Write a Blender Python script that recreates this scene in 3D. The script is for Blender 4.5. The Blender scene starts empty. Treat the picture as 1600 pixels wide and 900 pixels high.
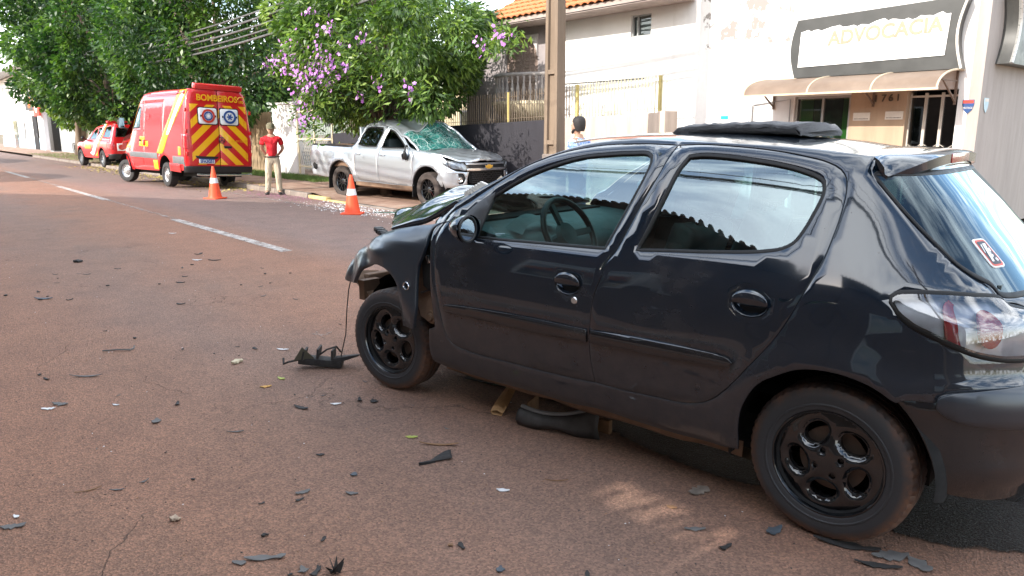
import bpy, bmesh, math, random
import numpy as np
from mathutils import Vector, Matrix
from mathutils.geometry import delaunay_2d_cdt
random.seed(7); RNG = np.random.default_rng(11)
C = bpy.context.scene.collection
R = math.radians
PI = math.pi

# ---------------------------------------------------------------- camera, sky, sun, exposure
# world axes: X along the street (to the right of the photo), Y across it (away), Z up
cam = bpy.data.cameras.new('camera'); camo = bpy.data.objects.new('camera', cam); C.objects.link(camo)
camo.location = (0, 0, 1.4517)
camo.rotation_euler = (R(90) - 0.206652, 0, R(49.7))
cam.sensor_width = 36; cam.lens = 26.01; cam.clip_start = .05; cam.clip_end = 3000
sc = bpy.context.scene; sc.camera = camo
sc.view_settings.view_transform = 'Standard'; sc.view_settings.look = 'None'
sc.view_settings.exposure = 1.62; sc.view_settings.gamma = 1
SUN_EL = R(28); SUN_AZ = math.atan2(-.06, -.9986)        # azimuth of the sun measured from +Y towards +X
sun = bpy.data.lights.new('sun', 'SUN'); sun.energy = 2.4; sun.angle = R(.5); sun.color = (1, .94, .86)
suno = bpy.data.objects.new('sun', sun); C.objects.link(suno)
sd = Vector((math.sin(SUN_AZ) * math.cos(SUN_EL), math.cos(SUN_AZ) * math.cos(SUN_EL), math.sin(SUN_EL)))
suno.rotation_euler = sd.to_track_quat('Z', 'Y').to_euler()
W = bpy.data.worlds.new('World'); sc.world = W; W.use_nodes = True
nt = W.node_tree; nt.nodes.clear()
def wn(t, **k):
    n = nt.nodes.new(t)
    for a, b in k.items(): setattr(n, a, b)
    return n
sky = wn('ShaderNodeTexSky'); sky.sky_type = 'NISHITA'; sky.sun_disc = False
sky.sun_elevation = SUN_EL; sky.sun_rotation = SUN_AZ; sky.air_density = 1.2; sky.dust_density = 1.5; sky.ozone_density = 1.5
tc = wn('ShaderNodeTexCoord')
sep = wn('ShaderNodeSeparateXYZ'); nt.links.new(tc.outputs['Generated'], sep.inputs[0])
# clouds live on a flat layer: direction divided by its height
mx = wn('ShaderNodeMath', operation='MAXIMUM'); nt.links.new(sep.outputs['Z'], mx.inputs[0]); mx.inputs[1].default_value = .06
dv = wn('ShaderNodeVectorMath', operation='DIVIDE'); cmb = wn('ShaderNodeCombineXYZ')
for i in range(3): nt.links.new(mx.outputs[0], cmb.inputs[i])
nt.links.new(tc.outputs['Generated'], dv.inputs[0]); nt.links.new(cmb.outputs[0], dv.inputs[1])
mp = wn('ShaderNodeMapping'); mp.inputs['Location'].default_value = (3.1, 1.7, 0); mp.inputs['Scale'].default_value = (1.0, 1.5, 1)
nt.links.new(dv.outputs[0], mp.inputs[0])
nz = wn('ShaderNodeTexNoise'); nz.inputs['Scale'].default_value = 1.1; nz.inputs['Detail'].default_value = 8; nz.inputs['Roughness'].default_value = .62
nz.inputs['Distortion'].default_value = .35
nt.links.new(mp.outputs[0], nz.inputs['Vector'])
cr = wn('ShaderNodeValToRGB'); cr.color_ramp.elements[0].position = .44; cr.color_ramp.elements[1].position = .60
nt.links.new(nz.outputs[0], cr.inputs[0])
cf = wn('ShaderNodeMath', operation='MULTIPLY'); cf.inputs[1].default_value = .92
nt.links.new(cr.outputs[0], cf.inputs[0])
cm = wn('ShaderNodeMixRGB'); nt.links.new(cf.outputs[0], cm.inputs[0]); nt.links.new(sky.outputs[0], cm.inputs[1])
cm.inputs[2].default_value = (9.6, 9.9, 10.3, 1)
bg = wn('ShaderNodeBackground'); bg.inputs[1].default_value = .15; nt.links.new(cm.outputs[0], bg.inputs[0])
wo = wn('ShaderNodeOutputWorld'); nt.links.new(bg.outputs[0], wo.inputs[0])

# ---------------------------------------------------------------- helpers
def link(o, parent=None):
    C.objects.link(o)
    if parent is not None: o.parent = parent
    return o
def tag(o, label=None, cat=None, group=None, kind=None):
    if label: o['label'] = label
    if cat: o['category'] = cat
    if group: o['group'] = group
    if kind: o['kind'] = kind
    return o
def thing(name, label, cat, loc=(0, 0, 0), rz=0, group=None, rot=None):
    o = bpy.data.objects.new(name, None); o.empty_display_size = .2
    o.location = loc; o.rotation_euler = rot if rot else (0, 0, rz)
    link(o); return tag(o, label, cat, group)
def kids(o): return [c for c in bpy.data.objects if c.parent is o]
def copy_tree(o, parent=None, children=None):
    ch = children or {}
    c = o.copy(); C.objects.link(c)
    if parent is not None: c.parent = parent
    for k in ch.get(o.name, kids(o)): copy_tree(k, c, children)
    return c
class MB:
    """collects vertices and faces, then links them as one mesh object"""
    def __init__(s): s.v = []; s.f = []; s.m = []
    def add(s, v, f, m=0):
        n = len(s.v); s.v += [tuple(map(float, p)) for p in v]
        s.f += [tuple(i + n for i in q) for q in f]; s.m += [m] * len(f); return s
    def box(s, c, d, rot=None, m=0, taper=1.0):
        x, y, z = d[0] / 2, d[1] / 2, d[2] / 2; t = taper
        v = [(-x, -y, -z), (x, -y, -z), (x, y, -z), (-x, y, -z), (-x * t, -y * t, z), (x * t, -y * t, z), (x * t, y * t, z), (-x * t, y * t, z)]
        M = rot if rot is not None else Matrix.Identity(3)
        v = [M @ Vector(p) + Vector(c) for p in v]
        return s.add(v, [(0, 3, 2, 1), (4, 5, 6, 7), (0, 1, 5, 4), (1, 2, 6, 5), (2, 3, 7, 6), (3, 0, 4, 7)], m)
    def bar(s, a, b, w, h=None, m=0):
        a = Vector(a); b = Vector(b); d = b - a; h = h or w
        q = d.to_track_quat('Z', 'Y').to_matrix()
        return s.box((a + b) / 2, (w, h, d.length), q, m)
    def tube(s, path, r, seg=10, m=0, cap=True, closed=False):
        P = [Vector(p) for p in path]; n = len(P)
        rr = r if hasattr(r, '__len__') else [r] * n
        v = []; up = Vector((0, 0, 1)); last = None
        for i in range(n):
            t = (P[(i + 1) % n] - P[i - 1]) if closed else (P[min(i + 1, n - 1)] - P[max(i - 1, 0)])
            if t.length < 1e-9: t = Vector((0, 0, 1))
            t.normalize()
            if last is None:
                a = t.orthogonal().normalized()
            else:
                a = (last - t * last.dot(t));
                a = a.normalized() if a.length > 1e-6 else t.orthogonal().normalized()
            last = a; b = t.cross(a)
            for k in range(seg):
                w = 2 * PI * k / seg
                v.append(P[i] + (a * math.cos(w) + b * math.sin(w)) * rr[i])
        f = []
        for i in range(n if closed else n - 1):
            j = (i + 1) % n
            for k in range(seg):
                l = (k + 1) % seg
                f.append((i * seg + k, i * seg + l, j * seg + l, j * seg + k))
        if cap and not closed:
            f.append(tuple(range(seg))[::-1]); f.append(tuple((n - 1) * seg + k for k in range(seg)))
        return s.add(v, f, m)
    def lathe(s, prof, seg=48, axis='Y', m=0, origin=(0, 0, 0), closed=False):
        v = []; n = len(prof)
        for k in range(seg):
            w = 2 * PI * k / seg; c, sn = math.cos(w), math.sin(w)
            for r, h in prof:
                p = {'Y': (r * c, h, r * sn), 'Z': (r * c, r * sn, h), 'X': (h, r * c, r * sn)}[axis]
                v.append((p[0] + origin[0], p[1] + origin[1], p[2] + origin[2]))
        f = []
        for k in range(seg):
            l = (k + 1) % seg
            for i in range(n if closed else n - 1):
                j = (i + 1) % n
                q = (k * n + i, k * n + j, l * n + j, l * n + i)
                f.append(q if axis == 'Y' else q[::-1])
        return s.add(v, f, m)
    def prism(s, poly, d, M=None, m=0):
        """poly in local XZ, thickness d along local Y (centred at 0..d)"""
        n = len(poly); M = M or Matrix.Identity(4)
        v = [M @ Vector((p[0], 0, p[1])) for p in poly] + [M @ Vector((p[0], d, p[1])) for p in poly]
        f = [tuple(range(n)), tuple(range(2 * n - 1, n - 1, -1))]
        f += [(i, i + n, (i + 1) % n + n, (i + 1) % n) for i in range(n)]
        return s.add(v, f, m)
    def grid(s, P, m=0, closed_u=False, flip=False):
        P = np.asarray(P, float); nu, nv = P.shape[:2]
        f = []
        for i in range(nu if closed_u else nu - 1):
            j = (i + 1) % nu
            for k in range(nv - 1):
                q = (i * nv + k, j * nv + k, j * nv + k + 1, i * nv + k + 1)
                f.append(q[::-1] if flip else q)
        return s.add(P.reshape(-1, 3), f, m)
    def build(s, name, mats, parent=None, angle=35, fix=False, loc=None, bevel=0, seg=2):
        me = bpy.data.meshes.new(name); me.from_pydata(s.v, [], s.f)
        mats = mats if isinstance(mats, (list, tuple)) else [mats]
        for mm in mats: me.materials.append(mm)
        if len(mats) > 1: me.polygons.foreach_set('material_index', s.m)
        if fix or bevel:
            bm = bmesh.new(); bm.from_mesh(me)
            if fix:
                bmesh.ops.remove_doubles(bm, verts=bm.verts, dist=1e-5); bmesh.ops.recalc_face_normals(bm, faces=bm.faces)
            if bevel:
                ed = [e for e in bm.edges if len(e.link_faces) == 2 and e.calc_face_angle(0) > R(30)]
                bmesh.ops.bevel(bm, geom=ed, offset=bevel, segments=seg, affect='EDGES', profile=.5, clamp_overlap=True)
            bm.to_mesh(me); bm.free()
        me.shade_smooth()
        if angle is not None: me.set_sharp_from_angle(angle=R(angle))
        o = bpy.data.objects.new(name, me)
        if loc: o.location = loc
        return link(o, parent)
def box(name, c, d, mat, parent=None, bevel=0, rot=None, taper=1.0):
    return MB().box(c, d, rot, taper=taper).build(name, mat, parent, bevel=bevel)
def subdiv(o, n=2):
    m = o.modifiers.new('subdivision', 'SUBSURF'); m.levels = n; m.render_levels = n; return o
def spline(P, step=.03, closed=False, corner=55):
    """smooth resampling of a traced outline that keeps sharp corners"""
    P = np.asarray(P, float); n = len(P)
    seg = [(i, (i + 1) % n) for i in range(n if closed else n - 1)]
    def turn(i):
        a = P[i] - P[i - 1]; b = P[(i + 1) % n] - P[i]
        return abs(math.degrees(math.atan2(a[0] * b[1] - a[1] * b[0], a @ b))) if len(a) == 2 else math.degrees(math.acos(np.clip(a @ b / np.linalg.norm(a) / np.linalg.norm(b), -1, 1)))
    sharp = [((not closed) and (i == 0 or i == n - 1)) or turn(i) > corner for i in range(n)]
    out = []
    for i, j in seg:
        p1, p2 = P[i], P[j]; L = np.linalg.norm(p2 - p1)
        p0 = P[i - 1] if not sharp[i] else p1 - (p2 - p1)
        p3 = P[(j + 1) % n] if not sharp[j] else p2 + (p2 - p1)
        l0 = max(np.linalg.norm(p1 - p0), 1e-6); l3 = max(np.linalg.norm(p3 - p2), 1e-6)
        m1 = ((p2 - p1) / L * l0 + (p1 - p0) / l0 * L) / (l0 + L) * L
        m2 = ((p3 - p2) / l3 * L + (p2 - p1) / L * l3) / (l3 + L) * L
        m1 = m1 * min(1, 2.5 * l0 / L); m2 = m2 * min(1, 2.5 * l3 / L)
        k = max(1, int(round(L / step)))
        for t in np.arange(k) / k:
            out.append((2*t**3-3*t*t+1)*p1+(t**3-2*t*t+t)*m1+(-2*t**3+3*t*t)*p2+(t**3-t*t)*m2)
    if not closed: out.append(P[-1])
    return np.array(out)
def area(P): return .5 * np.sum(P[:, 0] * np.roll(P[:, 1], -1) - np.roll(P[:, 0], -1) * P[:, 1])
def inset(P, d):
    """move a closed outline inwards by d (negative: outwards)"""
    P = np.asarray(P, float)
    if area(P) < 0: P = P[::-1]
    e = np.roll(P, -1, 0) - P; e /= np.linalg.norm(e, axis=1)[:, None] + 1e-12
    nrm = np.c_[-e[:, 1], e[:, 0]]; a = nrm + np.roll(nrm, 1, 0)
    a /= np.maximum(np.linalg.norm(a, axis=1)[:, None], .5) ; a /= np.maximum(np.linalg.norm(a, axis=1)[:, None], 1e-9)
    return P + a * d
def inside(Q, P):
    x, y = Q[:, 0], Q[:, 1]; r = np.zeros(len(Q), bool)
    for (x1, y1), (x2, y2) in zip(P, np.roll(P, -1, 0)):
        c = (y1 > y) != (y2 > y)
        if y1 != y2: r ^= c & (x < (x2 - x1) * (y - y1) / (y2 - y1) + x1)
    return r
def seg_dist(Q, P):
    d = np.full(len(Q), 1e9)
    for a, b in zip(P, np.roll(P, -1, 0)):
        ab = b - a; t = np.clip(((Q - a) @ ab) / (ab @ ab + 1e-15), 0, 1)
        d = np.minimum(d, np.linalg.norm(Q - a - t[:, None] * ab, axis=1))
    return d
def panel(name, outline, F, mat, parent=None, holes=(), grid=.04, flange=.012, lip=.002, off=0, sgn=1, step=.025, corner=55, raw=False, dent=None):
    """sheet cut from the surface F(u, v) along an outline, with folded edges; dent(u, v) moves it along its normal"""
    O = np.asarray(outline, float) if raw else spline(outline, step, True, corner)
    if area(O) < 0: O = O[::-1]
    H = []
    for h in holes:
        h = np.asarray(h, float) if raw else spline(h, step, True, corner)
        if area(h) > 0: h = h[::-1]
        H.append(h)
    lo, hi = O.min(0), O.max(0)
    gx, gy = np.meshgrid(np.arange(lo[0] + grid * .37, hi[0], grid), np.arange(lo[1] + grid * .41, hi[1], grid))
    Q = np.c_[gx.ravel(), gy.ravel()]
    if len(Q):
        k = inside(Q, O) & (seg_dist(Q, O) > grid * .35)
        for h in H: k &= ~inside(Q, h) & (seg_dist(Q, h) > grid * .35)
        Q = Q[k]
    V = [O] + H; E = []; n = 0
    for L in V:
        m = len(L); E += [(n + i, n + (i + 1) % m) for i in range(m)]; n += m
    A = np.vstack(V + ([Q] if len(Q) else []))
    ov, oe, of, *_ = delaunay_2d_cdt([Vector(p) for p in A.tolist()], E, [], 0, 1e-7)
    UV = np.array([(p.x, p.y) for p in ov])
    T = np.array([f for f in of if len(f) == 3])
    ce = UV[T].mean(1); k = inside(ce, O)
    for h in H: k &= ~inside(ce, h)
    T = T[k]
    ar = (UV[T[:, 1]] - UV[T[:, 0]]); br = (UV[T[:, 2]] - UV[T[:, 0]]); cr_ = ar[:, 0] * br[:, 1] - ar[:, 1] * br[:, 0]
    T = T[np.abs(cr_) > 1e-9]
    e = 1e-4; u, v = UV[:, 0], UV[:, 1]
    def G(u, v):
        p = F(u, v)
        return p
    def nor(u, v):
        a = F(u + e, v) - F(u - e, v); b = F(u, v + e) - F(u, v - e)
        n = np.cross(a, b) * sgn; return n / (np.linalg.norm(n, axis=1)[:, None] + 1e-12)
    Nn = nor(u, v); Pp = F(u, v) + Nn * off
    if dent is not None:
        def D(u, v): return F(u, v) + nor(u, v) * (off + dent(u, v))[:, None]
        Pp = D(u, v); a = D(u + .002, v) - D(u - .002, v); b = D(u, v + .002) - D(u, v - .002)
        Nn = np.cross(a, b) * sgn; Nn /= np.linalg.norm(Nn, axis=1)[:, None] + 1e-12
    if sgn < 0: T = T[:, ::-1]
    used = np.unique(T); mp_ = -np.ones(len(UV), int); mp_[used] = np.arange(len(used)); T = mp_[T]; Pp = Pp[used]; Nn = Nn[used]
    verts = [Pp]; norms = [Nn.copy()]; faces = T.tolist()
    if flange:
        from collections import Counter
        cnt = Counter()
        for a, b, c in faces:
            for x, y in ((a, b), (b, c), (c, a)): cnt[(x, y)] += 1
        be = [(x, y) for (x, y) in cnt if (y, x) not in cnt]
        bv = sorted({i for q in be for i in q}); loc = {i: k for k, i in enumerate(bv)}
        out = np.zeros((len(bv), 3))
        for x, y in be:
            d = Pp[y] - Pp[x]; d /= np.linalg.norm(d) + 1e-12
            for q in (x, y): out[loc[q]] += np.cross(d, Nn[q])
        out /= np.linalg.norm(out, axis=1)[:, None] + 1e-12
        b0 = Pp[bv]; nb = Nn[bv]
        r1 = b0 + out * lip - nb * lip; r2 = r1 - nb * flange
        n0 = len(Pp); n1 = n0 + len(bv)
        verts += [r1, r2]
        norms[0][bv] = nb * .93 + out * .3
        norms += [nb * .35 + out, out]
        for x, y in be:
            a, b = loc[x], loc[y]
            faces.append((y, x, n0 + a, n0 + b)); faces.append((n0 + b, n0 + a, n1 + a, n1 + b))
    P = np.vstack(verts); Nn = np.vstack(norms); Nn /= np.linalg.norm(Nn, axis=1)[:, None] + 1e-12
    me = bpy.data.meshes.new(name); me.from_pydata(P.tolist(), [], faces); me.materials.append(mat)
    me.shade_smooth(); me.normals_split_custom_set_from_vertices(Nn.tolist())
    return link(bpy.data.objects.new(name, me), parent)
def pchip(xs, ysv):
    xs = np.array(xs, float); ysv = np.array(ysv, float); hh = np.diff(xs); d = np.diff(ysv) / hh
    m = np.zeros_like(xs); m[0] = d[0]; m[-1] = d[-1]
    for i in range(1, len(xs) - 1):
        if d[i-1] * d[i] > 0:
            w1 = 2*hh[i] + hh[i-1]; w2 = hh[i] + 2*hh[i-1]; m[i] = (w1 + w2) / (w1 / d[i-1] + w2 / d[i])
    def g(q):
        q = np.clip(q, xs[0], xs[-1]); i = np.clip(np.searchsorted(xs, q) - 1, 0, len(xs) - 2); t = (q - xs[i]) / hh[i]
        return (2*t**3-3*t*t+1)*ysv[i]+(t**3-2*t*t+t)*hh[i]*m[i]+(-2*t**3+3*t*t)*ysv[i+1]+(t**3-t*t)*hh[i]*m[i+1]
    return g
def ellipse(cx, cy, a, b, n=28, rot=0):
    t = np.linspace(0, 2 * PI, n, endpoint=False); c, s = math.cos(rot), math.sin(rot)
    x, y = a * np.cos(t), b * np.sin(t); return np.c_[cx + c * x - s * y, cy + s * x + c * y]
def rrect(x0, y0, x1, y1, r, n=5):
    P = []
    for cx, cy, a in ((x1 - r, y1 - r, 0), (x0 + r, y1 - r, 90), (x0 + r, y0 + r, 180), (x1 - r, y0 + r, 270)):
        for k in range(n + 1):
            w = R(a + 90 * k / n); P.append((cx + r * math.cos(w), cy + r * math.sin(w)))
    return np.array(P)
def poly(name, P3, mat, parent=None):
    return MB().add(P3, [tuple(range(len(P3)))]).build(name, mat, parent)
def text(name, s, size, mat, parent, M, depth=.004, align='CENTER', bold=0, sx=1):
    cu = bpy.data.curves.new('lettering', 'FONT'); cu.body = s; cu.size = size; cu.extrude = depth / 2; cu.align_x = align; cu.align_y = 'CENTER'; cu.offset = bold
    to = bpy.data.objects.new('lettering', cu); C.objects.link(to)
    dg = bpy.context.evaluated_depsgraph_get(); me = bpy.data.meshes.new_from_object(to.evaluated_get(dg)); bpy.data.objects.remove(to); bpy.data.curves.remove(cu)
    me.transform(M @ Matrix.Diagonal((sx, 1, 1, 1))); me.materials.clear(); me.materials.append(mat); me.name = name
    return link(bpy.data.objects.new(name, me), parent)
def frame(o, x, y=None, z=None):
    """4x4 matrix from origin and axes"""
    x = Vector(x).normalized(); y = Vector(y).normalized(); z = x.cross(y).normalized()
    M = Matrix((x, y, z)).transposed().to_4x4(); M.translation = Vector(o); return M
# ---------------------------------------------------------------- materials
class Mat:
    def __init__(s, name):
        s.m = bpy.data.materials.new(name); s.m.use_nodes = True; s.t = s.m.node_tree; s.b = s.t.nodes['Principled BSDF']
        s.out = s.t.nodes['Material Output']; s._tc = None
    def n(s, t, **k):
        x = s.t.nodes.new(t)
        for a, b in k.items(): setattr(x, a, b)
        return x
    def l(s, a, b): s.t.links.new(a, b)
    def coord(s, kind='Object'):
        if s._tc is None: s._tc = s.n('ShaderNodeTexCoord')
        return s._tc.outputs[kind]
    def noise(s, scale, detail=4, rough=.55, vec=None, stretch=None, dist=0):
        x = s.n('ShaderNodeTexNoise'); x.inputs['Scale'].default_value = scale; x.inputs['Detail'].default_value = detail; x.inputs['Roughness'].default_value = rough
        x.inputs['Distortion'].default_value = dist
        v = vec or s.coord()
        if stretch:
            mp = s.n('ShaderNodeMapping'); mp.inputs['Scale'].default_value = stretch; s.l(v, mp.inputs[0]); v = mp.outputs[0]
        s.l(v, x.inputs['Vector']); return x.outputs[0]
    def voro(s, scale, vec=None, feature='F1', out='Distance'):
        x = s.n('ShaderNodeTexVoronoi'); x.feature = feature; x.inputs['Scale'].default_value = scale; s.l(vec or s.coord(), x.inputs['Vector']); return x.outputs[out]
    def ramp(s, f, *st):
        x = s.n('ShaderNodeValToRGB'); el = x.color_ramp.elements
        while len(el) < len(st): el.new(.5)
        for e, (p, c) in zip(el, st): e.position = p; e.color = c if hasattr(c, '__len__') and len(c) == 4 else ((*c, 1) if hasattr(c, '__len__') else (c, c, c, 1))
        s.l(f, x.inputs[0]); return x.outputs[0]
    def mix(s, f, a, b, mode='MIX'):
        x = s.n('ShaderNodeMixRGB', blend_type=mode)
        for i, q in ((0, f), (1, a), (2, b)):
            if hasattr(q, 'links'): s.l(q, x.inputs[i])
            elif i == 0: x.inputs[0].default_value = q
            else: x.inputs[i].default_value = (*q, 1) if len(q) == 3 else q
        return x.outputs[0]
    def math(s, op, a, b=0, c=None):
        x = s.n('ShaderNodeMath', operation=op)
        for i, q in enumerate((a, b) if c is None else (a, b, c)):
            if hasattr(q, 'links'): s.l(q, x.inputs[i])
            else: x.inputs[i].default_value = q
        return x.outputs[0]
    def xyz(s, kind='Object'):
        x = s.n('ShaderNodeSeparateXYZ'); s.l(s.coord(kind), x.inputs[0]); return x.outputs
    def set(s, **k):
        names = dict(col='Base Color', rough='Roughness', metal='Metallic', spec='Specular IOR Level', coat='Coat Weight', coatr='Coat Roughness', trans='Transmission Weight', alpha='Alpha', emit='Emission Color', emits='Emission Strength', sheen='Sheen Weight', ior='IOR', sss='Subsurface Weight')
        for a, q in k.items():
            i = s.b.inputs[names[a]]
            if hasattr(q, 'links'): s.l(q, i)
            elif hasattr(q, '__len__'): i.default_value = (*q, 1) if len(q) == 3 else q
            else: i.default_value = q
        return s
    def bump(s, h, strength=.3, dist=.01, nrm='Normal'):
        x = s.n('ShaderNodeBump'); x.inputs['Strength'].default_value = strength; x.inputs['Distance'].default_value = dist
        s.l(h, x.inputs['Height']); s.l(x.outputs[0], s.b.inputs[nrm]); return s
def plain(name, col, rough=.6, var=.12, scale=8, bump=0, metal=0, coat=0, spec=.5, bscale=60, coatr=.05):
    s = Mat(name); n = s.noise(scale, 5)
    lo = tuple(c * (1 - var) for c in col); hi = tuple(min(1, c * (1 + var)) for c in col)
    s.set(col=s.ramp(n, (.3, lo), (.7, hi)), metal=metal, coat=coat, spec=spec, coatr=coatr, rough=s.ramp(s.noise(scale * 2.3, 4), (.3, max(0, rough - .07)), (.7, min(1, rough + .07))))
    if bump: s.bump(s.noise(bscale, 5), bump, .005)
    return s.m
def thin_glass(name, tint, rough=.0, spec=(1, 1, 1), ior=1.55, boost=1.0, dirt=0):
    s = Mat(name); s.t.nodes.remove(s.b)
    tr = s.n('ShaderNodeBsdfTransparent'); tr.inputs[0].default_value = (*tint, 1)
    gl = s.n('ShaderNodeBsdfGlossy'); gl.inputs[0].default_value = (*spec, 1); gl.inputs['Roughness'].default_value = rough
    fr = s.n('ShaderNodeFresnel'); fr.inputs[0].default_value = ior
    # both faces of the pane reflect: R = 2r / (1 + r)
    r2 = s.math('MULTIPLY', fr.outputs[0], 2 * boost); r3 = s.math('ADD', fr.outputs[0], 1); f = s.math('MINIMUM', s.math('DIVIDE', r2, r3), 1)
    mx = s.n('ShaderNodeMixShader'); s.l(f, mx.inputs[0]); s.l(tr.outputs[0], mx.inputs[1]); s.l(gl.outputs[0], mx.inputs[2])
    o = mx
    if dirt:
        df = s.n('ShaderNodeBsdfDiffuse'); df.inputs[0].default_value = (.35, .33, .3, 1)
        d = s.ramp(s.noise(9, 6, .7), (.45, 0.), (.8, dirt)); m2 = s.n('ShaderNodeMixShader')
        s.l(d, m2.inputs[0]); s.l(mx.outputs[0], m2.inputs[1]); s.l(df.outputs[0], m2.inputs[2]); o = m2
    s.l(o.outputs[0], s.out.inputs[0]); return s.m
M = {}
# ---------------------------------------------------------------- ground, road, pavements
def asphalt():
    s = Mat('dusty red asphalt'); co = s.coord()
    mp = s.n('ShaderNodeMapping'); mp.inputs['Scale'].default_value = (.10, .75, 1); s.l(co, mp.inputs[0])
    track = s.noise(1.0, 4, .55, vec=mp.outputs[0])                      # long wheel tracks
    patch = s.noise(.55, 6, .62)
    t = s.math('ADD', s.math('MULTIPLY', track, .62), s.math('MULTIPLY', patch, .5))
    base = s.ramp(t, (.36, (.172, .118, .094)), (.48, (.228, .128, .086)), (.62, (.248, .132, .086)))
    y = s.xyz()[1]; x = s.xyz()[0]
    far = s.ramp(s.math('MULTIPLY', y, .1), (.36, 0), (.46, 1))          # the far lane is greyer
    base = s.mix(s.math('MULTIPLY', far, .60), base, (.180, .145, .138))
    yt = s.math('DIVIDE', s.math('SUBTRACT', s.math('ADD', y, s.math('MULTIPLY', s.math('SUBTRACT', patch, .5), 1.6)), 1.75), .62); tk = s.math('POWER', 2.718, s.math('MULTIPLY', s.math('MULTIPLY', yt, yt), -1))
    base = s.mix(s.math('MULTIPLY', tk, s.ramp(track, (.35, .25), (.6, .65))), base, (.165, .124, .105))
    stone = s.voro(130, out='Color'); sv = s.n('ShaderNodeRGBToBW'); s.l(stone, sv.inputs[0])
    base = s.mix(.55, base, s.ramp(sv.outputs[0], (.15, (.45, .45, .45)), (.5, (.95, .95, .95)), (.85, (1.75, 1.62, 1.55))), 'MULTIPLY')
    grit = s.noise(260, 3, .7)
    base = s.mix(.4, base, s.ramp(grit, (.3, (.5, .5, .5)), (.7, (1.45, 1.45, 1.45))), 'MULTIPLY')
    blot = s.noise(2.3, 7, .7)
    base = s.mix(.5, base, s.ramp(blot, (.33, (.72, .70, .70)), (.6, (1.12, 1.08, 1.05))), 'MULTIPLY')
    # hairline cracks
    wv = s.n('ShaderNodeVectorMath', operation='ADD'); nzc = s.n('ShaderNodeTexNoise'); nzc.inputs['Scale'].default_value = 2.2; nzc.inputs['Detail'].default_value = 5
    s.l(co, nzc.inputs['Vector']); s.l(co, wv.inputs[0]); s.l(nzc.outputs['Color'], wv.inputs[1])
    cr_ = s.voro(.62, vec=wv.outputs[0], feature='DISTANCE_TO_EDGE')
    cm_ = s.math('MULTIPLY', s.ramp(cr_, (.0, 1.), (.004, 0.)), s.ramp(s.noise(.8, 3), (.50, 0.), (.58, 1.)))
    base = s.mix(s.math('MULTIPLY', cm_, .55), base, (.06, .048, .04))
    s.set(col=base, rough=s.ramp(grit, (.3, .68), (.7, .9)), spec=.35)
    hgt = s.math('ADD', s.math('MULTIPLY', s.voro(130), .6), s.math('MULTIPLY', grit, .5)); hgt = s.math('SUBTRACT', hgt, s.math('MULTIPLY', cm_, 1.5))
    s.bump(hgt, .8, .008); return s.m
M['asphalt'] = asphalt()
def worn_paint(name, col, lo, hi):
    s = Mat(name); f = s.math('MULTIPLY', s.ramp(s.noise(7, 8, .72), (lo, 0.), (hi, 1.)), s.ramp(s.noise(150, 3), (.33, 0.25), (.48, 1.)))
    s.set(col=col, rough=.75); tr = s.n('ShaderNodeBsdfTransparent'); mx_ = s.n('ShaderNodeMixShader')
    s.l(f, mx_.inputs[0]); s.l(tr.outputs[0], mx_.inputs[1]); s.l(s.b.outputs[0], mx_.inputs[2]); s.l(mx_.outputs[0], s.out.inputs[0]); return s.m
M['line'] = worn_paint('worn white road paint', (.46, .41, .37), .33, .56)
M['line_faint'] = worn_paint('almost worn off road paint', (.40, .36, .33), .47, .70)
def pav():
    s = Mat('red dirt pavement'); n = s.noise(1.6, 6, .6)
    c = s.ramp(n, (.35, (.20, .11, .072)), (.55, (.30, .19, .135)), (.7, (.36, .27, .21)))
    c = s.mix(.5, c, s.ramp(s.noise(40, 4, .7), (.3, (.6, .6, .6)), (.7, (1.3, 1.3, 1.3))), 'MULTIPLY')
    s.set(col=c, rough=.9).bump(s.noise(60, 5, .7), .6, .01); return s.m
M['pavement'] = pav()
M['dirt'] = plain('bare red soil and short grass', (.16, .12, .07), .95, .4, .7, .5)
M['kerb'] = plain('weathered concrete kerb', (.19, .155, .13), .88, .35, 3, .5)
M['kerb_yellow'] = plain('faded yellow kerb paint', (.52, .38, .16), .8, .35, 5, .4)
M['white_wall'] = plain('white painted plaster', (.70, .68, .66), .8, .06, 1.2, .12, bscale=40)
M['tan_wall'] = plain('beige painted plaster', (.52, .44, .37), .85, .10, 1.5, .15)
def stain(name, col, d=.35):
    s = Mat(name); a = s.noise(2.2, 6, .65, stretch=(2.5, 2.5, .35)); b = s.noise(26, 5, .6)
    c = s.mix(s.ramp(a, (.42, 0.), (.75, 1.)), col, tuple(x * (1 - d) for x in col))
    s.set(col=c, rough=.88).bump(b, .45, .006); return s.m
def peeling():
    s = Mat('weathered white plaster with a bare patch'); o = s.xyz(); n = s.noise(2.6, 7, .7); n2 = s.noise(11, 5, .6)
    a = s.math('MULTIPLY', s.math('MULTIPLY', s.math('GREATER_THAN', o[2], 3.0), s.math('GREATER_THAN', o[0], -2.1)), s.math('LESS_THAN', o[0], -.25))
    f = s.math('MULTIPLY', a, s.ramp(n, (.52, 0.), (.545, 1.))); st = s.ramp(s.noise(1.5, 6, .6, stretch=(3, 3, .4)), (.45, 0.), (.8, .22))
    c = s.mix(st, s.ramp(n2, (.3, (.66, .64, .615)), (.7, (.71, .69, .665))), (.36, .32, .28)); s.set(col=s.mix(f, c, (.25, .225, .205)), rough=.85); s.bump(s.math('SUBTRACT', s.math('MULTIPLY', n2, .3), f), .3, .006); return s.m
M['office_wall'] = peeling()
M['low_wall'] = stain('stained beige render', (.46, .37, .30))
M['dark_wall'] = stain('charcoal painted render', (.022, .020, .026), .3)
M['grey_stucco'] = stain('rough taupe stucco', (.36, .315, .285), .22)
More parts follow.
